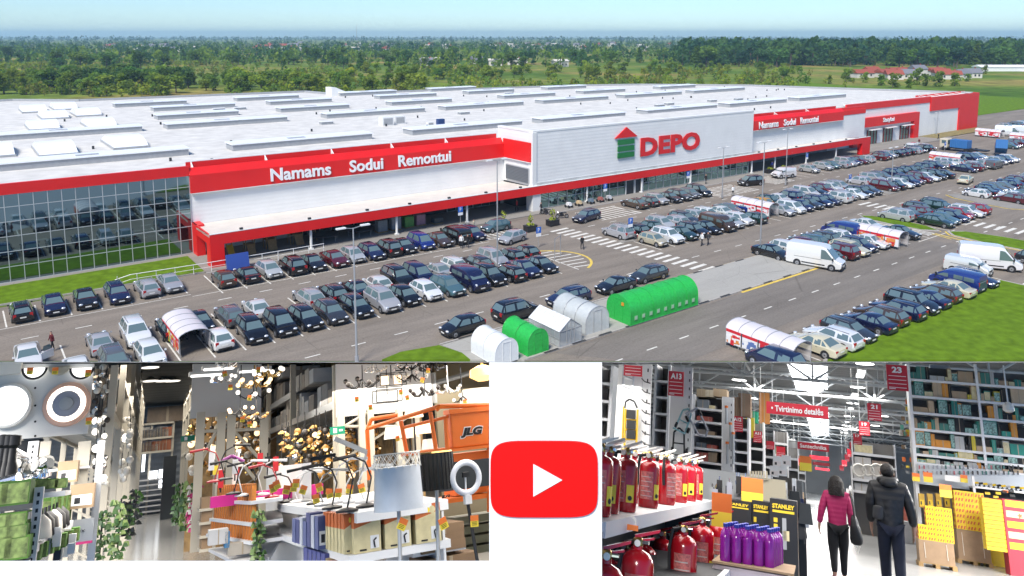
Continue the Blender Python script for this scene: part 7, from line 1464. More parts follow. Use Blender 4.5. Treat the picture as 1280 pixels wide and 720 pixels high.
for i in range(9): ext(e_small, EX - .29, fy[0] - .2 + i * .42, EZ + .002, hq.uniform(-.6, .6), 'red extinguisher in the back row of the upper shelf')
y_end = on_edge(889)
sh = thing('extinguisher_shelf', 'white gondola shelf carrying two tiers of fire extinguishers', 'shelf', H.P()); MB().b2((EX - .5, 4.45, EZ - .045), (EX + .03, y_end, EZ), M_WSH).build('board', sh); MB().b2((EX + .03, 4.45, EZ - .075), (EX + .045, y_end, EZ + .005), M_WSH).build('price_rail', sh); MB().b2((EX - .5, y_end - .03, FZ), (EX - .02, y_end, EZ - .05), M_DARK).build('shade_board', sh); MB().b2((EX - .53, 4.45, FZ), (EX - .5, y_end, EZ + .05), M_DARK).build('back_panel', sh)  # end sheet added and coloured dark as shade behind the lower tier
big = [(757, 708, 4.35), (797, 690, 5.0), (855, 671, 6.5), (878, 659, 7.3), (899, 655, 8.1)]
bx = Q(797, 690, 5.0).x
zb_ = Q(855, 671, 6.5).z - .50
EX2 = Q(925, 702, 7.6).x
for i, (px, py, dep) in enumerate(big): p = Q(px, py, dep); ext(e_big, p.x, dep, p.z - .485, R((30, 20, 15, 12, 10)[i]), ('big extinguisher cut by the lower left corner', 'big extinguisher with raised red lever, second on the lower shelf', 'big extinguisher in the middle of the lower shelf', 'big extinguisher fourth on the lower shelf', 'big extinguisher at the far end of the lower shelf')[i])
for i in range(5): p = Q(770 + i * 22, 690 - i * 8, 6.2 + .5 * i); ext(e_big, p.x - .05, p.y, p.z - .55, hq.uniform(-.5, .5), 'dark standing extinguisher in the back row of the lower shelf')
p = Q(925, 701, 7.8); MB().b2((p.x - .9, 4.6, p.z - .05), (p.x - .04, 8.3, p.z), M_DARK).b2((p.x - .04, 4.6, p.z - .06), (p.x, 8.3, p.z + .012), M_WSH).build('lower_board', sh)  # board top coloured dark for the shade there, rail stays white
p = Q(797, 643, 5.0); hobj(H, MB().torus((0, 0, 0), .035, .006, M_OPAL, 'y', 12, 5).b2((-.05, -.01, -.04), (.05, 0, -.01), M_TAGO), 'shelf_label', EX + .06, p.y, EZ - .02, 'orange price strip on the edge of the upper extinguisher shelf', 'price tag')
p = Q(902, 640, 7.6); hobj(H, MB().b2((-.085, 0, -.12), (.085, .01, .0), M_TAGY).b2((-.085, 0, 0), (.085, .01, .15), M_TAGO), 'price_sign', p.x, p.y, p.z, 'large orange over yellow price card at the end of the extinguisher shelf', 'price tag')
p = Q(962, 633, 9.4); hobj(H, MB().b2((-.11, 0, -.05), (.11, .01, .06), M_TAGY).b2((-.11, 0, .06), (.11, .01, .2), M_TAGO), 'price_sign', Q(938, 0, 9.3).x, 9.3, Q(938, 623, 9.3).z, 'orange and yellow price card above the black boxes', 'price tag')
for o in ECH[e_small] + ECH[e_big]: bpy.data.objects.remove(o)
for o in (e_small, e_big): bpy.data.objects.remove(o)
# purple bottles on a carton pallet -------------------------------------------
M_PUR = mat('purple_liquid', (.40, .025, .44), .12, trans=.35, coat=.4); M_CAPB = mat('blue_cap', (.03, .04, .36), .35)
bt = MB().lathe([(.05, 0), (.056, .015), (.054, .07), (.057, .08), (.054, .16), (.056, .19), (.045, .245), (.02, .275), (.02, .285)], M_PUR, (0, 0, 0), 14).mesh('bottle_body', 40)
ct = MB().lathe([(.024, .283), (.024, .312), (.018, .315)], M_CAPB, (0, 0, 0), 12).mesh('bottle_cap', 40)
B0, B1 = Q(918, 704, 7.0), Q(968, 690, 7.0); yb = 7.0; zb = Q(935, 706, 7.0).z
for r_ in range(5):
    for k in range(5):
        x = B0.x - .07 + k * .082 + r_ * .012; y = yb + r_ * .10 + k * .02
        t = thing('purple_bottle', ('purple bottle with blue cap in the front row on the carton, ' + ('leftmost', 'second', 'middle', 'fourth', 'rightmost')[k]) if r_ == 0 else 'purple bottle with blue cap in the rows behind the front one', 'bottle', H.P(x, y, zb, hq.uniform(0, 3)) @ S(.74, .74, .86), 'purple bottles on the carton')
        for me, nm in ((bt, 'liquid_body'), (ct, 'cap')): o = bpy.data.objects.new(nm, me); COL.objects.link(o); o.parent = t
t = thing('wrapped_pallet', 'film wrapped carton pallet under the purple bottles', 'pallet', H.P(B0.x + .12, 7.22, 0)); o = MB().box((0, 0, zb - .42), (.56, .62, .80), M_FILMW).build('wrapped_load', t, bevel=.03); o.color = (.42, .36, .40, 1); MB().box((.02, 0, zb - .008), (.60, .66, .016), M_CARD).build('carton_sheet', t)
# black and yellow boxes -------------------------------------------------------
M_BXK = mat('black_card', (.018, .018, .02), .45); M_BXY = mat('yellow_print', (.70, .50, .03), .5)
for i, (x0, x1, y0, y1, dep) in enumerate(((905, 939, 628, 668, 9.1), (940, 962.5, 628, 690, 9.15), (963, 996, 627, 700, 9.0))):
    a, c = Q(x0, y1, dep), Q(x1, y0, dep); w, h = c.x - a.x, c.z - a.z; t = thing('tool_box_carton', ('black carton with yellow lettering behind the purple bottles, left one', 'black carton with yellow emblem and lettering, middle one', 'tall black carton with yellow lettering at the aisle edge')[i], 'box', H.P((a.x + c.x) / 2, dep, a.z), 'black and yellow cartons')
    MB().b2((-w / 2, 0, -.25), (w / 2, .4, h), M_BXK).build('carton', t); text('STANLEY' if i != 1 else 'STANLEY', .2, .002, M_BXY, t, T(0, -.003, h * .885) @ RX(R(90)), width=w * .82, height=h * .075, bold=.01); b = MB().b2((-w * .4, -.002, h * .78), (w * .4, 0, h * .82), M_BXY)
    if i == 2:
        for k in range(3): b.b2((-w * .36, -.002, h * (.62 - .1 * k)), (-w * .22, 0, h * (.69 - .1 * k)), M_BXY)
        b.b2((-w * .02, -.002, h * .34), (w * .2, 0, h * .5), M_LBX).b2((-w * .05, -.002, h * .2), (w * .1, 0, h * .7), M_GREY)
    if i == 1: b.b2((-w * .4, -.002, h * .58), (-w * .25, 0, h * .68), M_BXY)
    b.build('print', t)
    for sx in (): pass
p = Q(936, 604, 10.5); hobj(H, MB().b2((-.1, 0, -.35), (.42, .4, -.02), mat('beige_plastic', (.55, .48, .34), .5)).b2((-.1, 0, -.02), (.42, .02, .08), _mc['beige_plastic']), 'plastic_rack', p.x, p.y, p.z, 'beige slatted plastic unit above the black cartons', 'shelf')
for i in range(7): p = Q(938 + i * 3.4, 600, 10.45); hobj(H, MB().b2((-.01, 0, 0), (.01, .02, .1), _mc['beige_plastic']), 'upright_slat', p.x, p.y, p.z, 'beige slat standing on the plastic unit', 'slat', 'beige slats')
unit(962, 992, 598, 628, 11.2, 1, 'white table shelf with boxed goods by the aisle', ((.5, .5, .5), (.55, .55, .54)), d=.5, wb=.2, gl='white box with a black picture on the table shelf', grp='white boxes on the table shelf')
for i, (px, py) in enumerate(((968, 596), (978, 595), (972, 584), (983, 583))): p = Q(px, py, 11.3); carton(H, p.x, p.y, p.z, .11, .1, .13, (.55, .55, .55), 'white box with a dark picture stacked on the table shelf, ' + ('lower left', 'lower right', 'upper left', 'upper right')[i], None, strip='M_none' if 0 else 'label_line')
p = Q(975, 626, 11); hobj(H, MB().b2((-.09, 0, 0), (.09, .02, .22), M_LET_W).b2((-.06, -.003, .05), (.06, 0, .17), M_BLK), 'picture_sign', p.x, p.y, p.z, 'white card with a black picture under the table shelf', 'sign')
for i in range(22): p = Q(hq.uniform(890, 935), hq.uniform(596, 622), hq.uniform(9.6, 10.4)); hobj(H, MB().b2((-.03, 0, -.16), (.03, .03, .02), hq.choice((M_BLK, M_CAP, M_GREY, M_BLK))).bar((0, .015, .02), (0, .015, .06), .006, M_CHROME, 5), 'hanging_tool', p.x, p.y, p.z, 'dark blister packed tool hanging above the black cartons', 'tool', 'hanging tools above the black cartons')
hobj(H, MB().b2((Q(884, 0, 10.6).x, 0, -1.0), (Q(936, 0, 10.6).x, .04, Q(900, 588, 10.6).z), M_GREY), 'grey_partition', 0, 10.6, 0, 'grey tool wall behind the hanging packs', 'panel')
for i in range(10): p = Q(hq.uniform(992, 1008), hq.uniform(625, 668), hq.uniform(10.5, 12)); hobj(H, MB().box((0, 0, 0), (.16, .1, .22), hq.choice((M_BLK, M_DARK, M_BLK, mat('dull_blue', (.02, .03, .10), .6))), tap=.7).bar((0, 0, .1), (0, 0, .17), .01, M_BLK, 5), 'bagged_good', p.x, p.y, max(p.z, FZ + .13), 'dark bagged item hanging at the aisle edge', 'bag', 'bagged goods at the aisle edge')
p = Q(997, 640, 12.5); hobj(H, MB().b2((-.35, 0, FZ), (.1, .5, -.62), M_DARK).b2((-.4, -.02, -.62), (.14, .52, -.57), M_WSH), 'low_counter', p.x, p.y, 0, 'low dark counter at the left aisle edge', 'counter')
p = Q(1007, 582, 14); hobj(H, MB().b2((-.09, 0, -.08), (.09, .02, .04), M_TAGY).b2((-.09, 0, .04), (.09, .02, .14), M_TAGO), 'price_sign', p.x, p.y, p.z, 'orange and yellow price card above the left aisle edge', 'price tag')
d1 = H.onz(1172, 711, FZ).y; d2 = H.onz(1220, 707, FZ).y; D = max(d1, d2) + 1.5; OF = D - 12.6; print('D', D, d1, d2)
AL, AR = H.onz(985, 705, FZ).x, H.onz(1146, 712, FZ).x
for i in range(26):
    dep = 14 + i * 2.2; p = Vector((AL - hq.uniform(.4, .9), dep, 0)); h = hq.uniform(.7, 1.5); carton(H, p.x, p.y, FZ + .01, hq.uniform(.4, .9), .8, h, hq.choice(GOODS + ((.5, .5, .5), (.5, .25, .1), (.55, .54, .5))), 'stacked goods along the left edge of the aisle', 'goods along the left aisle edge')
for i in range(20):
    dep = D + 2 + i * 2.6; p = Vector((AR + hq.uniform(.5, 1.2), dep, 0)); h = hq.uniform(.5, 1.5); carton(H, p.x, p.y, FZ + .01, hq.uniform(.5, 1.0), .8, h, hq.choice(((.5, .3, .06), (.5, .5, .5), (.3, .2, .14), (.55, .54, .5), (.45, .12, .08))), 'stacked goods along the right edge of the aisle', 'goods along the right aisle edge')
for i, (px, r_) in enumerate(((1074, .20), (1085, .17), (1096, .20), (1106, .18))): p = Q(px, 588, 32); hobj(H, MB().torus((0, 0, 0), r_, .035, M_OPAL, 'y', 18, 6).bar((0, .02, 0), (0, .06, 0), r_, M_OPAL, 18), 'round_ware', p.x, p.y, p.z, 'round white seat like ware hanging above the low shelf, ' + ORD[i] + ' from left', 'ware')
# big shelf on the right --------------------------------------------------------
TOOLC = ((.03, .20, .17), (.04, .27, .21), (.03, .12, .11), (.02, .02, .022), (.07, .22, .18), (.42, .30, .19), (.62, .50, .04), (.62, .26, .04), (.45, .45, .44), (.48, .36, .24))
z_of = lambda py: Q(1145, py, D).z
zs = [z_of(y) for y in (577, 566.5, 556, 535, 514.5, 494, 473.5)]
t, a, c, zt = unit(1144.5, 1300, 452, 577, D, 7, 'tall white shelf full of green power tool packs on the right', TOOLC, d=.7, wb=.21, hfill=.78, zs=zs, nm='tool_pack', gl='small green, black or brown tool pack on the tall right shelf', grp='tool packs on the tall right shelf')
xu = Q(1228, 540, D).x; MB().b2((xu - .035, -.025, FZ), (xu + .035, .05, H.top(xu, D) - .04), M_WSH).build('upright', t)
MB().b2((a.x - .05, -.02, FZ), (a.x + .04, .6, zt), M_WSH).build('upright', t)
p0_, p1_ = Q(1147, 590, D - .1), Q(1285, 579, D - .1); hobj(H, MB().b2((p0_.x, 0, p0_.z - .32), (p1_.x, .05, zs[0] - .05), mat('pale_pegboard', (.5, .54, .58), .5)), 'peg_board', 0, D - .12, 0, 'pale pegboard band under the tall right shelf', 'panel')
for i in range(46): px = 1149 + (i % 23) * 5.6 + hq.uniform(-1, 1); p = Q(px, (583, 590)[i // 23], D - .2); hobj(H, MB().b2((-.02, 0, -.07), (.02, .02, .03), hq.choice((M_BLK, M_CAP, M_GREY, M_BLK, mat('teal_pack', (.02, .13, .11), .5), mat('rose_pack', (.4, .1, .12), .5)))), 'hanging_blade_pack', p.x, p.y, p.z, 'small dark pack hanging on the pegboard band', 'pack', 'packs on the pegboard')
hobj(H, MB().b2((Q(1122, 0, D + .8).x, 0, FZ), (Q(1143, 0, D + .8).x, .05, H.top(Q(1122, 0, D + .8).x, D + .8) - .05), M_PERF), 'perforated_partition', 0, D + .8, 0, 'white end panel left of the tall right shelf', 'panel')
for i in range(26): p = Q(hq.uniform(1124, 1142), hq.uniform(490, 590), D + .7); hobj(H, MB().b2((-.05, 0, -.05), (.05, .04, hq.uniform(.02, .12)), hq.choice((M_TAGO, M_OPAL, M_BLK, M_CARD, mat('mint', (.1, .4, .3), .5), M_TAGY, M_GREY))), 'hanging_pack', p.x, p.y, p.z, 'small coloured pack hanging on the panel left of the tall shelf', 'pack', 'packs on the right end panel')
p = Q(1261, 513, 10.5); hobj(H, MB().lathe([(.02, .09), (.055, .05), (.06, 0), (.03, -.02)], M_OPAL, (0, 0, 0), 12).bar((0, 0, .08), (0, 0, max(.1, H.top(p.x, p.y) - p.z - .03)), .008, M_WSH, 5), 'pendant_lamp', p.x, p.y, p.z, 'small white pendant hanging before the tall right shelf', 'lamp')
# yellow boxes on pallets --------------------------------------------------------
M_YB = mat('yellow_box', (.74, .50, .015), .5, var=.06, scale=6); M_YBR = mat('yellow_box_print', (.50, .10, .03), .55, var=.45, scale=18)
yb_me = MB().b2((-.10, -.08, 0), (.10, .08, .068), M_YB)
for k in range(3): yb_me.prism([(-.085 + .06 * k, .008), (-.05 + .06 * k, .008), (-.03 + .06 * k, .045), (-.065 + .06 * k, .045)], -.0815, -.079, M_YBR, 'y')
yb_me.b2((-.101, -.07, .01), (-.099, .07, .045), M_YBR); yb_me = yb_me.mesh('yellow_box')
def pallet(px0, px1, py_floor, dep, hcard, label):
    a, c = Q(px0, py_floor, dep), Q(px1, py_floor, dep); w = c.x - a.x; cx_ = (a.x + c.x) / 2; t = thing('loaded_pallet', label, 'pallet', H.P(cx_, dep, FZ)); b = MB()
    for k in range(3): b.b2((-w / 2 + (w - .1) * k / 2, 0, 0), (-w / 2 + (w - .1) * k / 2 + .1, .6, .08), M_WOOD)
    for k in range(5): b.b2((-w / 2, .02 + .13 * k, .08), (w / 2, .02 + .13 * k + .09, .10), M_WOOD)
    b.build('pallet', t); MB().b2((-w * .46, .02, .10), (w * .46, .6, .10 + hcard), M_CARD).build('carton_base', t); b = MB()
    for x in (-.3, .28): b.bar((x * w, .01, .2), (x * w - .01, .008, .1 + hcard * .9), .006, M_OPAL, 4)
    b.build('strap', t); return cx_, w, FZ + .10 + hcard
def ybox(x, y, z, rz, label, grp): o = bpy.data.objects.new('yellow_box', yb_me); COL.objects.link(o); o.matrix_basis = H.P(x, y, z, rz) @ S(kb_, kb_, kb_ * 1.7); return tag(o, label, 'box', grp)
d1 = H.onz(1172, 711, FZ).y; cx_, w, z = pallet(1149, 1197, 711, d1, Q(1172, 677, d1).z - FZ - .10, 'wooden pallet with a brown carton base, left of the yellow stacks')
nl = 7
kb_ = w / .88
for l in range(nl):
    x0 = cx_ - w / 2 + (.0 if l < 2 else .05 * l * kb_)
    for k in range(4):
        for r_ in range(2):
            x = cx_ + w / 2 - (.11 + k * .205) * kb_
            if x - .1 * kb_ < x0 - .06: continue
            ybox(x, d1 + .10 + r_ * .18 * kb_, z + l * .117 * kb_, hq.uniform(-.04, .04), 'yellow box with red print in the stepped left stack', 'yellow boxes of the left stack')
d2 = H.onz(1220, 707, FZ).y; cx_, w, z = pallet(1198, 1242, 707, d2, Q(1220, 664, d2).z - FZ - .10, 'wooden pallet with a tall brown carton base, middle of the yellow stacks')
kb_ = w / .70
for l in range(7):
    for k in range(3):
        for r_ in range(2): ybox(cx_ - w / 2 + (.14 + k * .205) * kb_, d2 + .10 + r_ * .18 * kb_, z + l * .117 * kb_, hq.uniform(-.04, .04), 'yellow box with red print in the even middle stack', 'yellow boxes of the middle stack')
d3 = d2 - 1.6; a, c = Q(1236, 700, d3), Q(1292, 628, d3); t = thing('yellow_display', 'tall stack of big yellow and red cartons in the lower right corner', 'box stack', H.P(0, d3, 0)); xm = Q(1257, 660, d3).x; MB().b2((xm, 0, FZ), (c.x + .3, .6, c.z), mat('carton_red', (.42, .02, .04), .5)).build('red_front', t)
b = MB()
for k in range(5): z0 = c.z - .17 - k * .24; b.prism([(xm + .05, z0), (c.x + .25, z0), (c.x + .25, z0 + .15), (xm + .05, z0 + .15)], -.004, 0, M_YB if k % 2 == 0 else M_LBX, 'y')
b.build('yellow_label', t); b = MB()
for k in range(12): z0 = c.z - .03 - k * .10; b.b2((a.x, .05, z0 - .095), (xm - .005, .55, z0), M_YB)
b.build('yellow_side', t); b = MB()
for k in range(12): z0 = c.z - .03 - k * .10; b.b2((a.x, .045, z0 - .012), (xm - .006, .049, z0 - .002), M_YBR)
b.build('side_lines', t)
b = MB(); p = Q(1275, 645, d3); b.prism([(p.x + .07 * math.cos(a_) * (1 if i % 2 else .45), p.z + .07 * math.sin(a_) * (1 if i % 2 else .45)) for i, a_ in enumerate([math.pi * k / 5 for k in range(10)])], -.008, -.004, M_YBR, 'y').build('star_print', t)
for i in range(6): p = Q(1152 + i * 10.5, 627, D - .6); carton(H, p.x, p.y, p.z - .15, .135, .25, .36, (.56, .34, .06), 'ochre carton in the row behind the yellow stacks', 'ochre cartons', strip='yellow_box')
hobj(H, MB().b2((Q(1146, 0, D - .6).x, 0, FZ), (Q(1208, 0, D - .6).x, .5, Q(1170, 627, D - .6).z - .16), M_YB), 'pallet_cage', 0, D - .6, 0, 'yellow base behind the stepped stack', 'box')
for i, (px, py, dep, s) in enumerate(((1145, 596, D - .7, .10), (1160, 596, D - .7, .12), (1182, 613, min(d1, d2) - .1, .13), (1205, 598, D - .7, .09))): p = Q(px, py, dep); hobj(H, MB().b2((-s, 0, -s * 1.2), (s, .01, 0), M_TAGY).b2((-s, 0, 0), (s, .01, s * 1.0), M_TAGO), 'price_sign', p.x, p.y, p.z, 'orange and yellow price card above the yellow stacks, ' + ('far left', 'second', 'big one between the stacks', 'right one')[i], 'price tag')
p = Q(1191, 598, D - .65); hobj(H, MB().b2((-.2, 0, -.08), (.2, .02, .07), M_LET_W), 'info_card', p.x, p.y, p.z, 'plain white card above the left yellow stack', 'sign')
p0_, p1_ = Q(1216, 607, D - 1.0), Q(1300, 604, D - 1.0); tzz = p0_.z; hobj(H, MB().b2((p0_.x, 0, tzz - .05), (p1_.x, .6, tzz), M_WSH).b2((p0_.x, .58, FZ), (p1_.x, .6, tzz), M_DARK).b2((p0_.x, .0, FZ), (p0_.x + .06, .06, tzz + .25), M_WSH), 'tool_table', 0, D - 1.0, 0, 'white demo table with yellow power tools on the right', 'table')
for i in range(12):
    x = p0_.x + .12 + i * .11; m = (M_YB, M_BLK, M_YB, M_GREY)[i % 4]; b = MB().bar((-.05, 0, .07), (.06, 0, .09), .028, m, 8).bar((-.02, 0, .06), (-.03, 0, 0), .018, M_BLK, 6).box((-.03, 0, .01), (.06, .05, .03), M_BLK); hobj(H, b, 'power_tool', x, D - .8, tzz + .005, 'yellow and black power tool standing on the demo table', 'power tool', 'power tools on the demo table', rz=hq.uniform(-1, 1), smooth=40)
for i in range(12): p = Q(hq.uniform(1222, 1285), hq.uniform(612, 626), D - 1.1); hobj(H, MB().box((0, 0, 0), (.12, .06, .06), hq.choice((M_YB, M_YB, M_TAGO, M_BLK))), 'tool_pack', p.x, p.y, p.z, 'yellow tool pack under the demo table edge', 'pack', 'tool packs under the demo table')
hobj(H, MB().b2((Q(1205, 0, D - .6).x, 0, FZ), (Q(1300, 0, D - .6).x, .05, Q(1240, 628, D - .6).z), M_YB), 'yellow_partition', 0, D - .45, 0, 'yellow panel behind the middle stack', 'panel')
# two customers walking away ---------------------------------------------------------
M_JACK = mat('magenta_jacket', (.44, .014, .11), .6, stripes=('Z', .075, .10)); M_PUFF = mat('black_puffer', (.012, .012, .014), .45, stripes=('Z', .095, .12)); M_JEAN = mat('dark_jeans', (.012, .016, .035), .85, var=.2, scale=8); M_LEGG = mat('black_leggings', (.008, .008, .010), .8); M_SHOE = mat('shoe', (.03, .025, .025), .6); M_BAG = mat('black_bag', (.014, .014, .016), .55); M_PINKS = mat('shoe_rose', (.25, .10, .12), .6)
def figure(px, py, h, label, jack, trou, shoe, stride, arms, hair_long, female, lean=0):
    p = H.onz(px, py, FZ); s = h / 1.75; t = thing('person', label, 'person', H.P(p.x, p.y, FZ, lean) @ S(s), 'customers walking down the aisle')
    j = {'pel': ((0, 0, .93), (.155, .115)), 'wai': ((0, 0, 1.10), (.135, .10)), 'che': ((0, .01, 1.32), (.165, .115)), 'nec': ((0, .015, 1.50), .055), 'hea': ((0, .025, 1.615), (.078, .095)), 'top': ((0, .015, 1.69), (.06, .07))}
    e = [('pel', 'wai'), ('wai', 'che'), ('che', 'nec'), ('nec', 'hea'), ('hea', 'top')]; jk = dict(j); sh_w = .18 if female else .205
    L_ = {}
    for sd, k in ((-1, 'l'), (1, 'r')):
        st = stride * sd; hip = (sd * .085, 0, .88); kne = (sd * .085, st * .5 + .04, .49); ank = (sd * .08, st - .02, .09 + (0.05 if st < 0 else 0)); toe = (sd * .10, st + .15, .035)
        a = arms[k]; sho = (sd * sh_w, 0, 1.42); elb = (sd * (sh_w + a[0]), a[1], 1.15); han = (sd * (sh_w + a[2]), a[3], .90)
        L_[k] = dict(hip=hip, kne=kne, ank=ank, toe=toe, sho=sho, elb=elb, han=han)
        j.update({'hip' + k: (hip, .095), 'kne' + k: (kne, .06), 'ank' + k: (ank, .04), 'toe' + k: (toe, .035), 'sho' + k: (sho, .055), 'elb' + k: (elb, .042), 'wri' + k: (han, .028), 'pal' + k: (tuple(Vector(han) + Vector((0, .015, -.07))), (.022, .038))})
        e += [('pel', 'hip' + k), ('hip' + k, 'kne' + k), ('kne' + k, 'ank' + k), ('ank' + k, 'toe' + k), ('che', 'sho' + k), ('sho' + k, 'elb' + k), ('elb' + k, 'wri' + k), ('wri' + k, 'pal' + k)]
        for f in range(4):
            b0 = Vector(han) + Vector((sd * .0, -.02 + .022 * f, -.10)); ln = (.055, .07, .068, .05)[f]; n0, n1, n2 = f'f{k}{f}a', f'f{k}{f}b', f'f{k}{f}c'
            j.update({n0: (tuple(b0), .010), n1: (tuple(b0 + Vector((-sd * .006, .004, -ln * .5))), .009), n2: (tuple(b0 + Vector((-sd * .018, .012, -ln))), .007)}); e += [('pal' + k, n0), (n0, n1), (n1, n2)]
        th_ = Vector(han) + Vector((0, .045, -.05)); j.update({'t' + k: (tuple(th_), .011), 'u' + k: (tuple(th_ + Vector((-sd * .01, .02, -.045))), .008)}); e += [('wri' + k, 't' + k), ('t' + k, 'u' + k)]
    me = skin(j, e, 'pel', sub=1); me.materials.append(M_SKIN); o = bpy.data.objects.new('body', me); COL.objects.link(o); o.parent = t
    # head details: ears, nose, eyes
    b = MB()
    for sd in (-1, 1): b.ball((sd * .085, .02, 1.605), .03, M_SKIN, 8, 6, (.45, .8, 1.1))
    b.ball((0, .125, 1.60), .018, M_SKIN, 8, 6, (.8, 1, 1.2)); b.build('ears_and_nose', t, smooth=60); b = MB()
    for sd in (-1, 1): b.ball((sd * .032, .105, 1.63), .012, M_BLK, 8, 6)
    b.ball((0, .108, 1.565), .02, mat('lips', (.35, .12, .11), .5), 8, 6, (1.2, .4, .4)); b.build('eyes_and_mouth', t)
    # jacket
    low = .80 if female else .86; g = 1.0 if female else 1.14
    j2 = {'hem': ((0, 0, low), (.195 * (1 if female else 1.05), .15)), 'wai': ((0, 0, 1.08), (.168 * g, .135 * g)), 'che': ((0, .0, 1.32), (.195 * g, .145 * g)), 'col': ((0, .01, 1.50), (.085 * g, .08 * g))}
    e2 = [('hem', 'wai'), ('wai', 'che'), ('che', 'col')]
    for k in 'lr': q = L_[k]; w3 = tuple(Vector(q['elb']) + (Vector(q['han']) - Vector(q['elb'])) * .92); j2.update({'s' + k: (tuple(Vector(q['sho']) + Vector((0, 0, -.005))), .085 * g), 'e' + k: (q['elb'], .066 * g), 'w' + k: (w3, .05 * g)}); e2 += [('che', 's' + k), ('s' + k, 'e' + k), ('e' + k, 'w' + k)]
    me = skin(j2, e2, 'wai', sub=2); me.materials.append(jack); o = bpy.data.objects.new('jacket', me); COL.objects.link(o); o.parent = t
    j3 = {'pel': ((0, 0, .95), (.16, .12))}; e3 = []
    for k in 'lr': q = L_[k]; j3.update({'h' + k: (q['hip'], .105), 'm' + k: (tuple((Vector(q['hip']) + Vector(q['kne'])) / 2), .108 if female else .098), 'k' + k: (q['kne'], .080 if female else .084), 'a' + k: (tuple(Vector(q['ank']) + Vector((0, 0, .01))), .052 if female else .066)}); e3 += [('pel', 'h' + k), ('h' + k, 'm' + k), ('m' + k, 'k' + k), ('k' + k, 'a' + k)]
    me = skin(j3, e3, 'pel', sub=2); me.materials.append(trou); o = bpy.data.objects.new('trousers', me); COL.objects.link(o); o.parent = t
    for k in 'lr':
        q = L_[k]; me = skin({'h': (tuple(Vector(q['ank']) + Vector((0, -.05, -.035))), .045), 'm': (tuple((Vector(q['ank']) + Vector(q['toe'])) / 2 + Vector((0, 0, -.01))), .05), 't': (q['toe'], .04)}, [('h', 'm'), ('m', 't')], 'm', sub=1); me.materials.append(shoe); o = bpy.data.objects.new('shoe', me); COL.objects.link(o); o.parent = t
    b = MB()
    if hair_long:
        b.ball((0, -.005, 1.635), .118, M_HAIR, 14, 10, (1, 1.05, 1.0)); hq2 = random.Random(4)
        for i in range(26): a_ = math.pi + math.pi * (i + .5) / 26; x, y = .105 * math.cos(a_), .115 * math.sin(a_) - .01; b.tube([(x, y, 1.64), (x * 1.12, y * 1.08 - .01, 1.54), (x * 1.05 + hq2.uniform(-.01, .01), y * 1.02 - .02, 1.40 + hq2.uniform(0, .05))], .026, M_HAIR, 6)
    else: b.ball((0, -.012, 1.645), .100, M_HAIR, 14, 10, (.95, 1.08, 1.02))
    b.build('hair', t, smooth=60)
    return t, s
t, s = figure(1050, 729, 1.74, 'woman in a quilted magenta jacket and black leggings walking away with a black shoulder bag', M_JACK, M_LEGG, M_PINKS, .13, {'l': (.08, -.05, .13, -.02), 'r': (.04, -.02, .05, .02)}, True, True, 0)
me = skin({'a': ((.24, -.05, .62), (.10, .08)), 'b': ((.235, -.07, .82), (.125, .085)), 'c': ((.215, -.06, 1.04), (.085, .06)), 'd': ((.20, -.05, 1.12), .03)}, [('a', 'b'), ('b', 'c'), ('c', 'd')], 'b', sub=2); me.materials.append(M_BAG); o = bpy.data.objects.new('shoulder_bag', me); COL.objects.link(o); o.matrix_basis = t.matrix_basis @ T(.06, -.10, .02); tag(o, 'black shoulder bag hanging at the right side of the magenta jacket', 'bag')
st = MB().tube([(.17, .02, 1.49), (.165, -.10, 1.45), (.20, -.13, 1.25), (.22, -.12, 1.05)], .014, M_BAG, 6).tube([(.17, .02, 1.49), (.215, .12, 1.3), (.24, .05, 1.05)], .014, M_BAG, 6).tube([(.2, -.1, .62), (.24, -.12, .50), (.29, -.08, .62)], .008, M_OPAL, 5).build('strap', o, M=T(-.0, .02, 0))
t, s = figure(1119, 748, 2.03, 'man in a black hooded puffer jacket and dark jeans walking away', M_PUFF, M_JEAN, M_SHOE, -.16, {'l': (.05, -.03, .04, .10), 'r': (.07, -.03, .10, .02)}, False, False, 0)
b = MB().torus((0, -.03, 1.505), .10, .055, M_PUFF, 'z', 20, 8); b.ball((0, -.12, 1.48), .10, M_PUFF, 12, 8, (1.25, .7, .75)); b.build('hood', t, smooth=70)
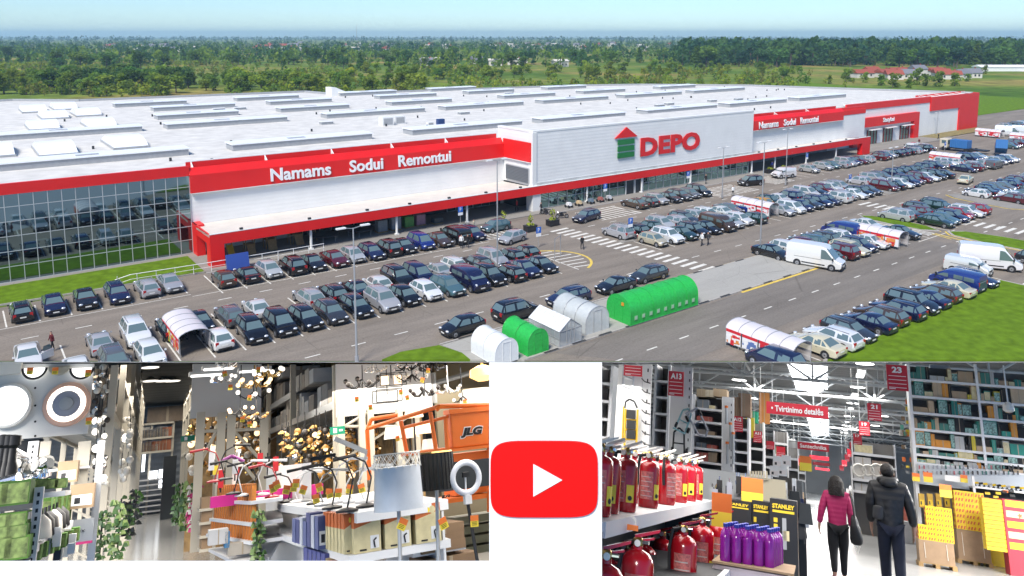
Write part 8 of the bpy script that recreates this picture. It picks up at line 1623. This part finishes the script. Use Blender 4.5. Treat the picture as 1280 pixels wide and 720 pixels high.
me = skin({'a': ((-.17, -.20, .98), (.07, .045)), 'b': ((-.17, -.21, 1.08), (.08, .05)), 'c': ((-.16, -.19, 1.16), (.06, .035))}, [('a', 'b'), ('b', 'c')], 'b', sub=2); me.materials.append(mat('grey_bag', (.03, .03, .034), .5)); o = bpy.data.objects.new('crossbody_bag', me); COL.objects.link(o); o.matrix_basis = t.matrix_basis.copy(); tag(o, 'small dark crossbody bag on the left hip of the man', 'bag')
# ---------------------------------------------------------------- trim everything in the halls to the underside of the roof
pn_ = (ray(0, 452.9)).cross(ray(1280, 452.9)).normalized()
if pn_.z < 0: pn_ = -pn_
HM_ = {}
def world(o): return (world(o.parent) @ o.matrix_basis) if o.parent else o.matrix_basis.copy()
for o in list(bpy.data.objects):
    if o.type != 'MESH' or o.name in HALL0 or o.name.startswith('hall_roof') or o.name.startswith('haze'): continue
    W_ = world(o); ds = [(W_ @ Vector(c) - EYE).dot(pn_) for c in o.bound_box]
    if max(ds) <= 0: continue
    me = o.data.copy(); bm = bmesh.new(); bm.from_mesh(me); I_ = W_.inverted(); co = I_ @ EYE; no = (W_.to_3x3().transposed() @ pn_).normalized()
    g = bmesh.ops.bisect_plane(bm, geom=bm.verts[:] + bm.edges[:] + bm.faces[:], plane_co=co, plane_no=no, clear_outer=True)
    ed = [e for e in g['geom_cut'] if isinstance(e, bmesh.types.BMEdge)]
    if ed: bmesh.ops.holes_fill(bm, edges=ed, sides=64)
    if len(bm.faces) == 0:
        bm.free(); bpy.data.objects.remove(o); continue
    bm.to_mesh(me); bm.free(); o.data = me
for o in list(bpy.data.objects):
    if o.type == 'EMPTY' and not any(c.parent == o for c in bpy.data.objects) and o.name not in HALL0: bpy.data.objects.remove(o)
# ---------------------------------------------------------------- air
hz = bpy.data.materials.new('air'); hz.use_nodes = True; t = hz.node_tree; t.nodes.clear()
pv = t.nodes.new('ShaderNodeVolumePrincipled'); pv.inputs['Color'].default_value = (.50, .74, 1.0, 1); pv.inputs['Density'].default_value = 1.5e-4; pv.inputs['Anisotropy'].default_value = .2
ot = t.nodes.new('ShaderNodeOutputMaterial'); t.links.new(pv.outputs[0], ot.inputs['Volume'])
MB().b2((-14200, -60, -48), (14200, 13100, 95), hz).build('haze', kind='stuff')
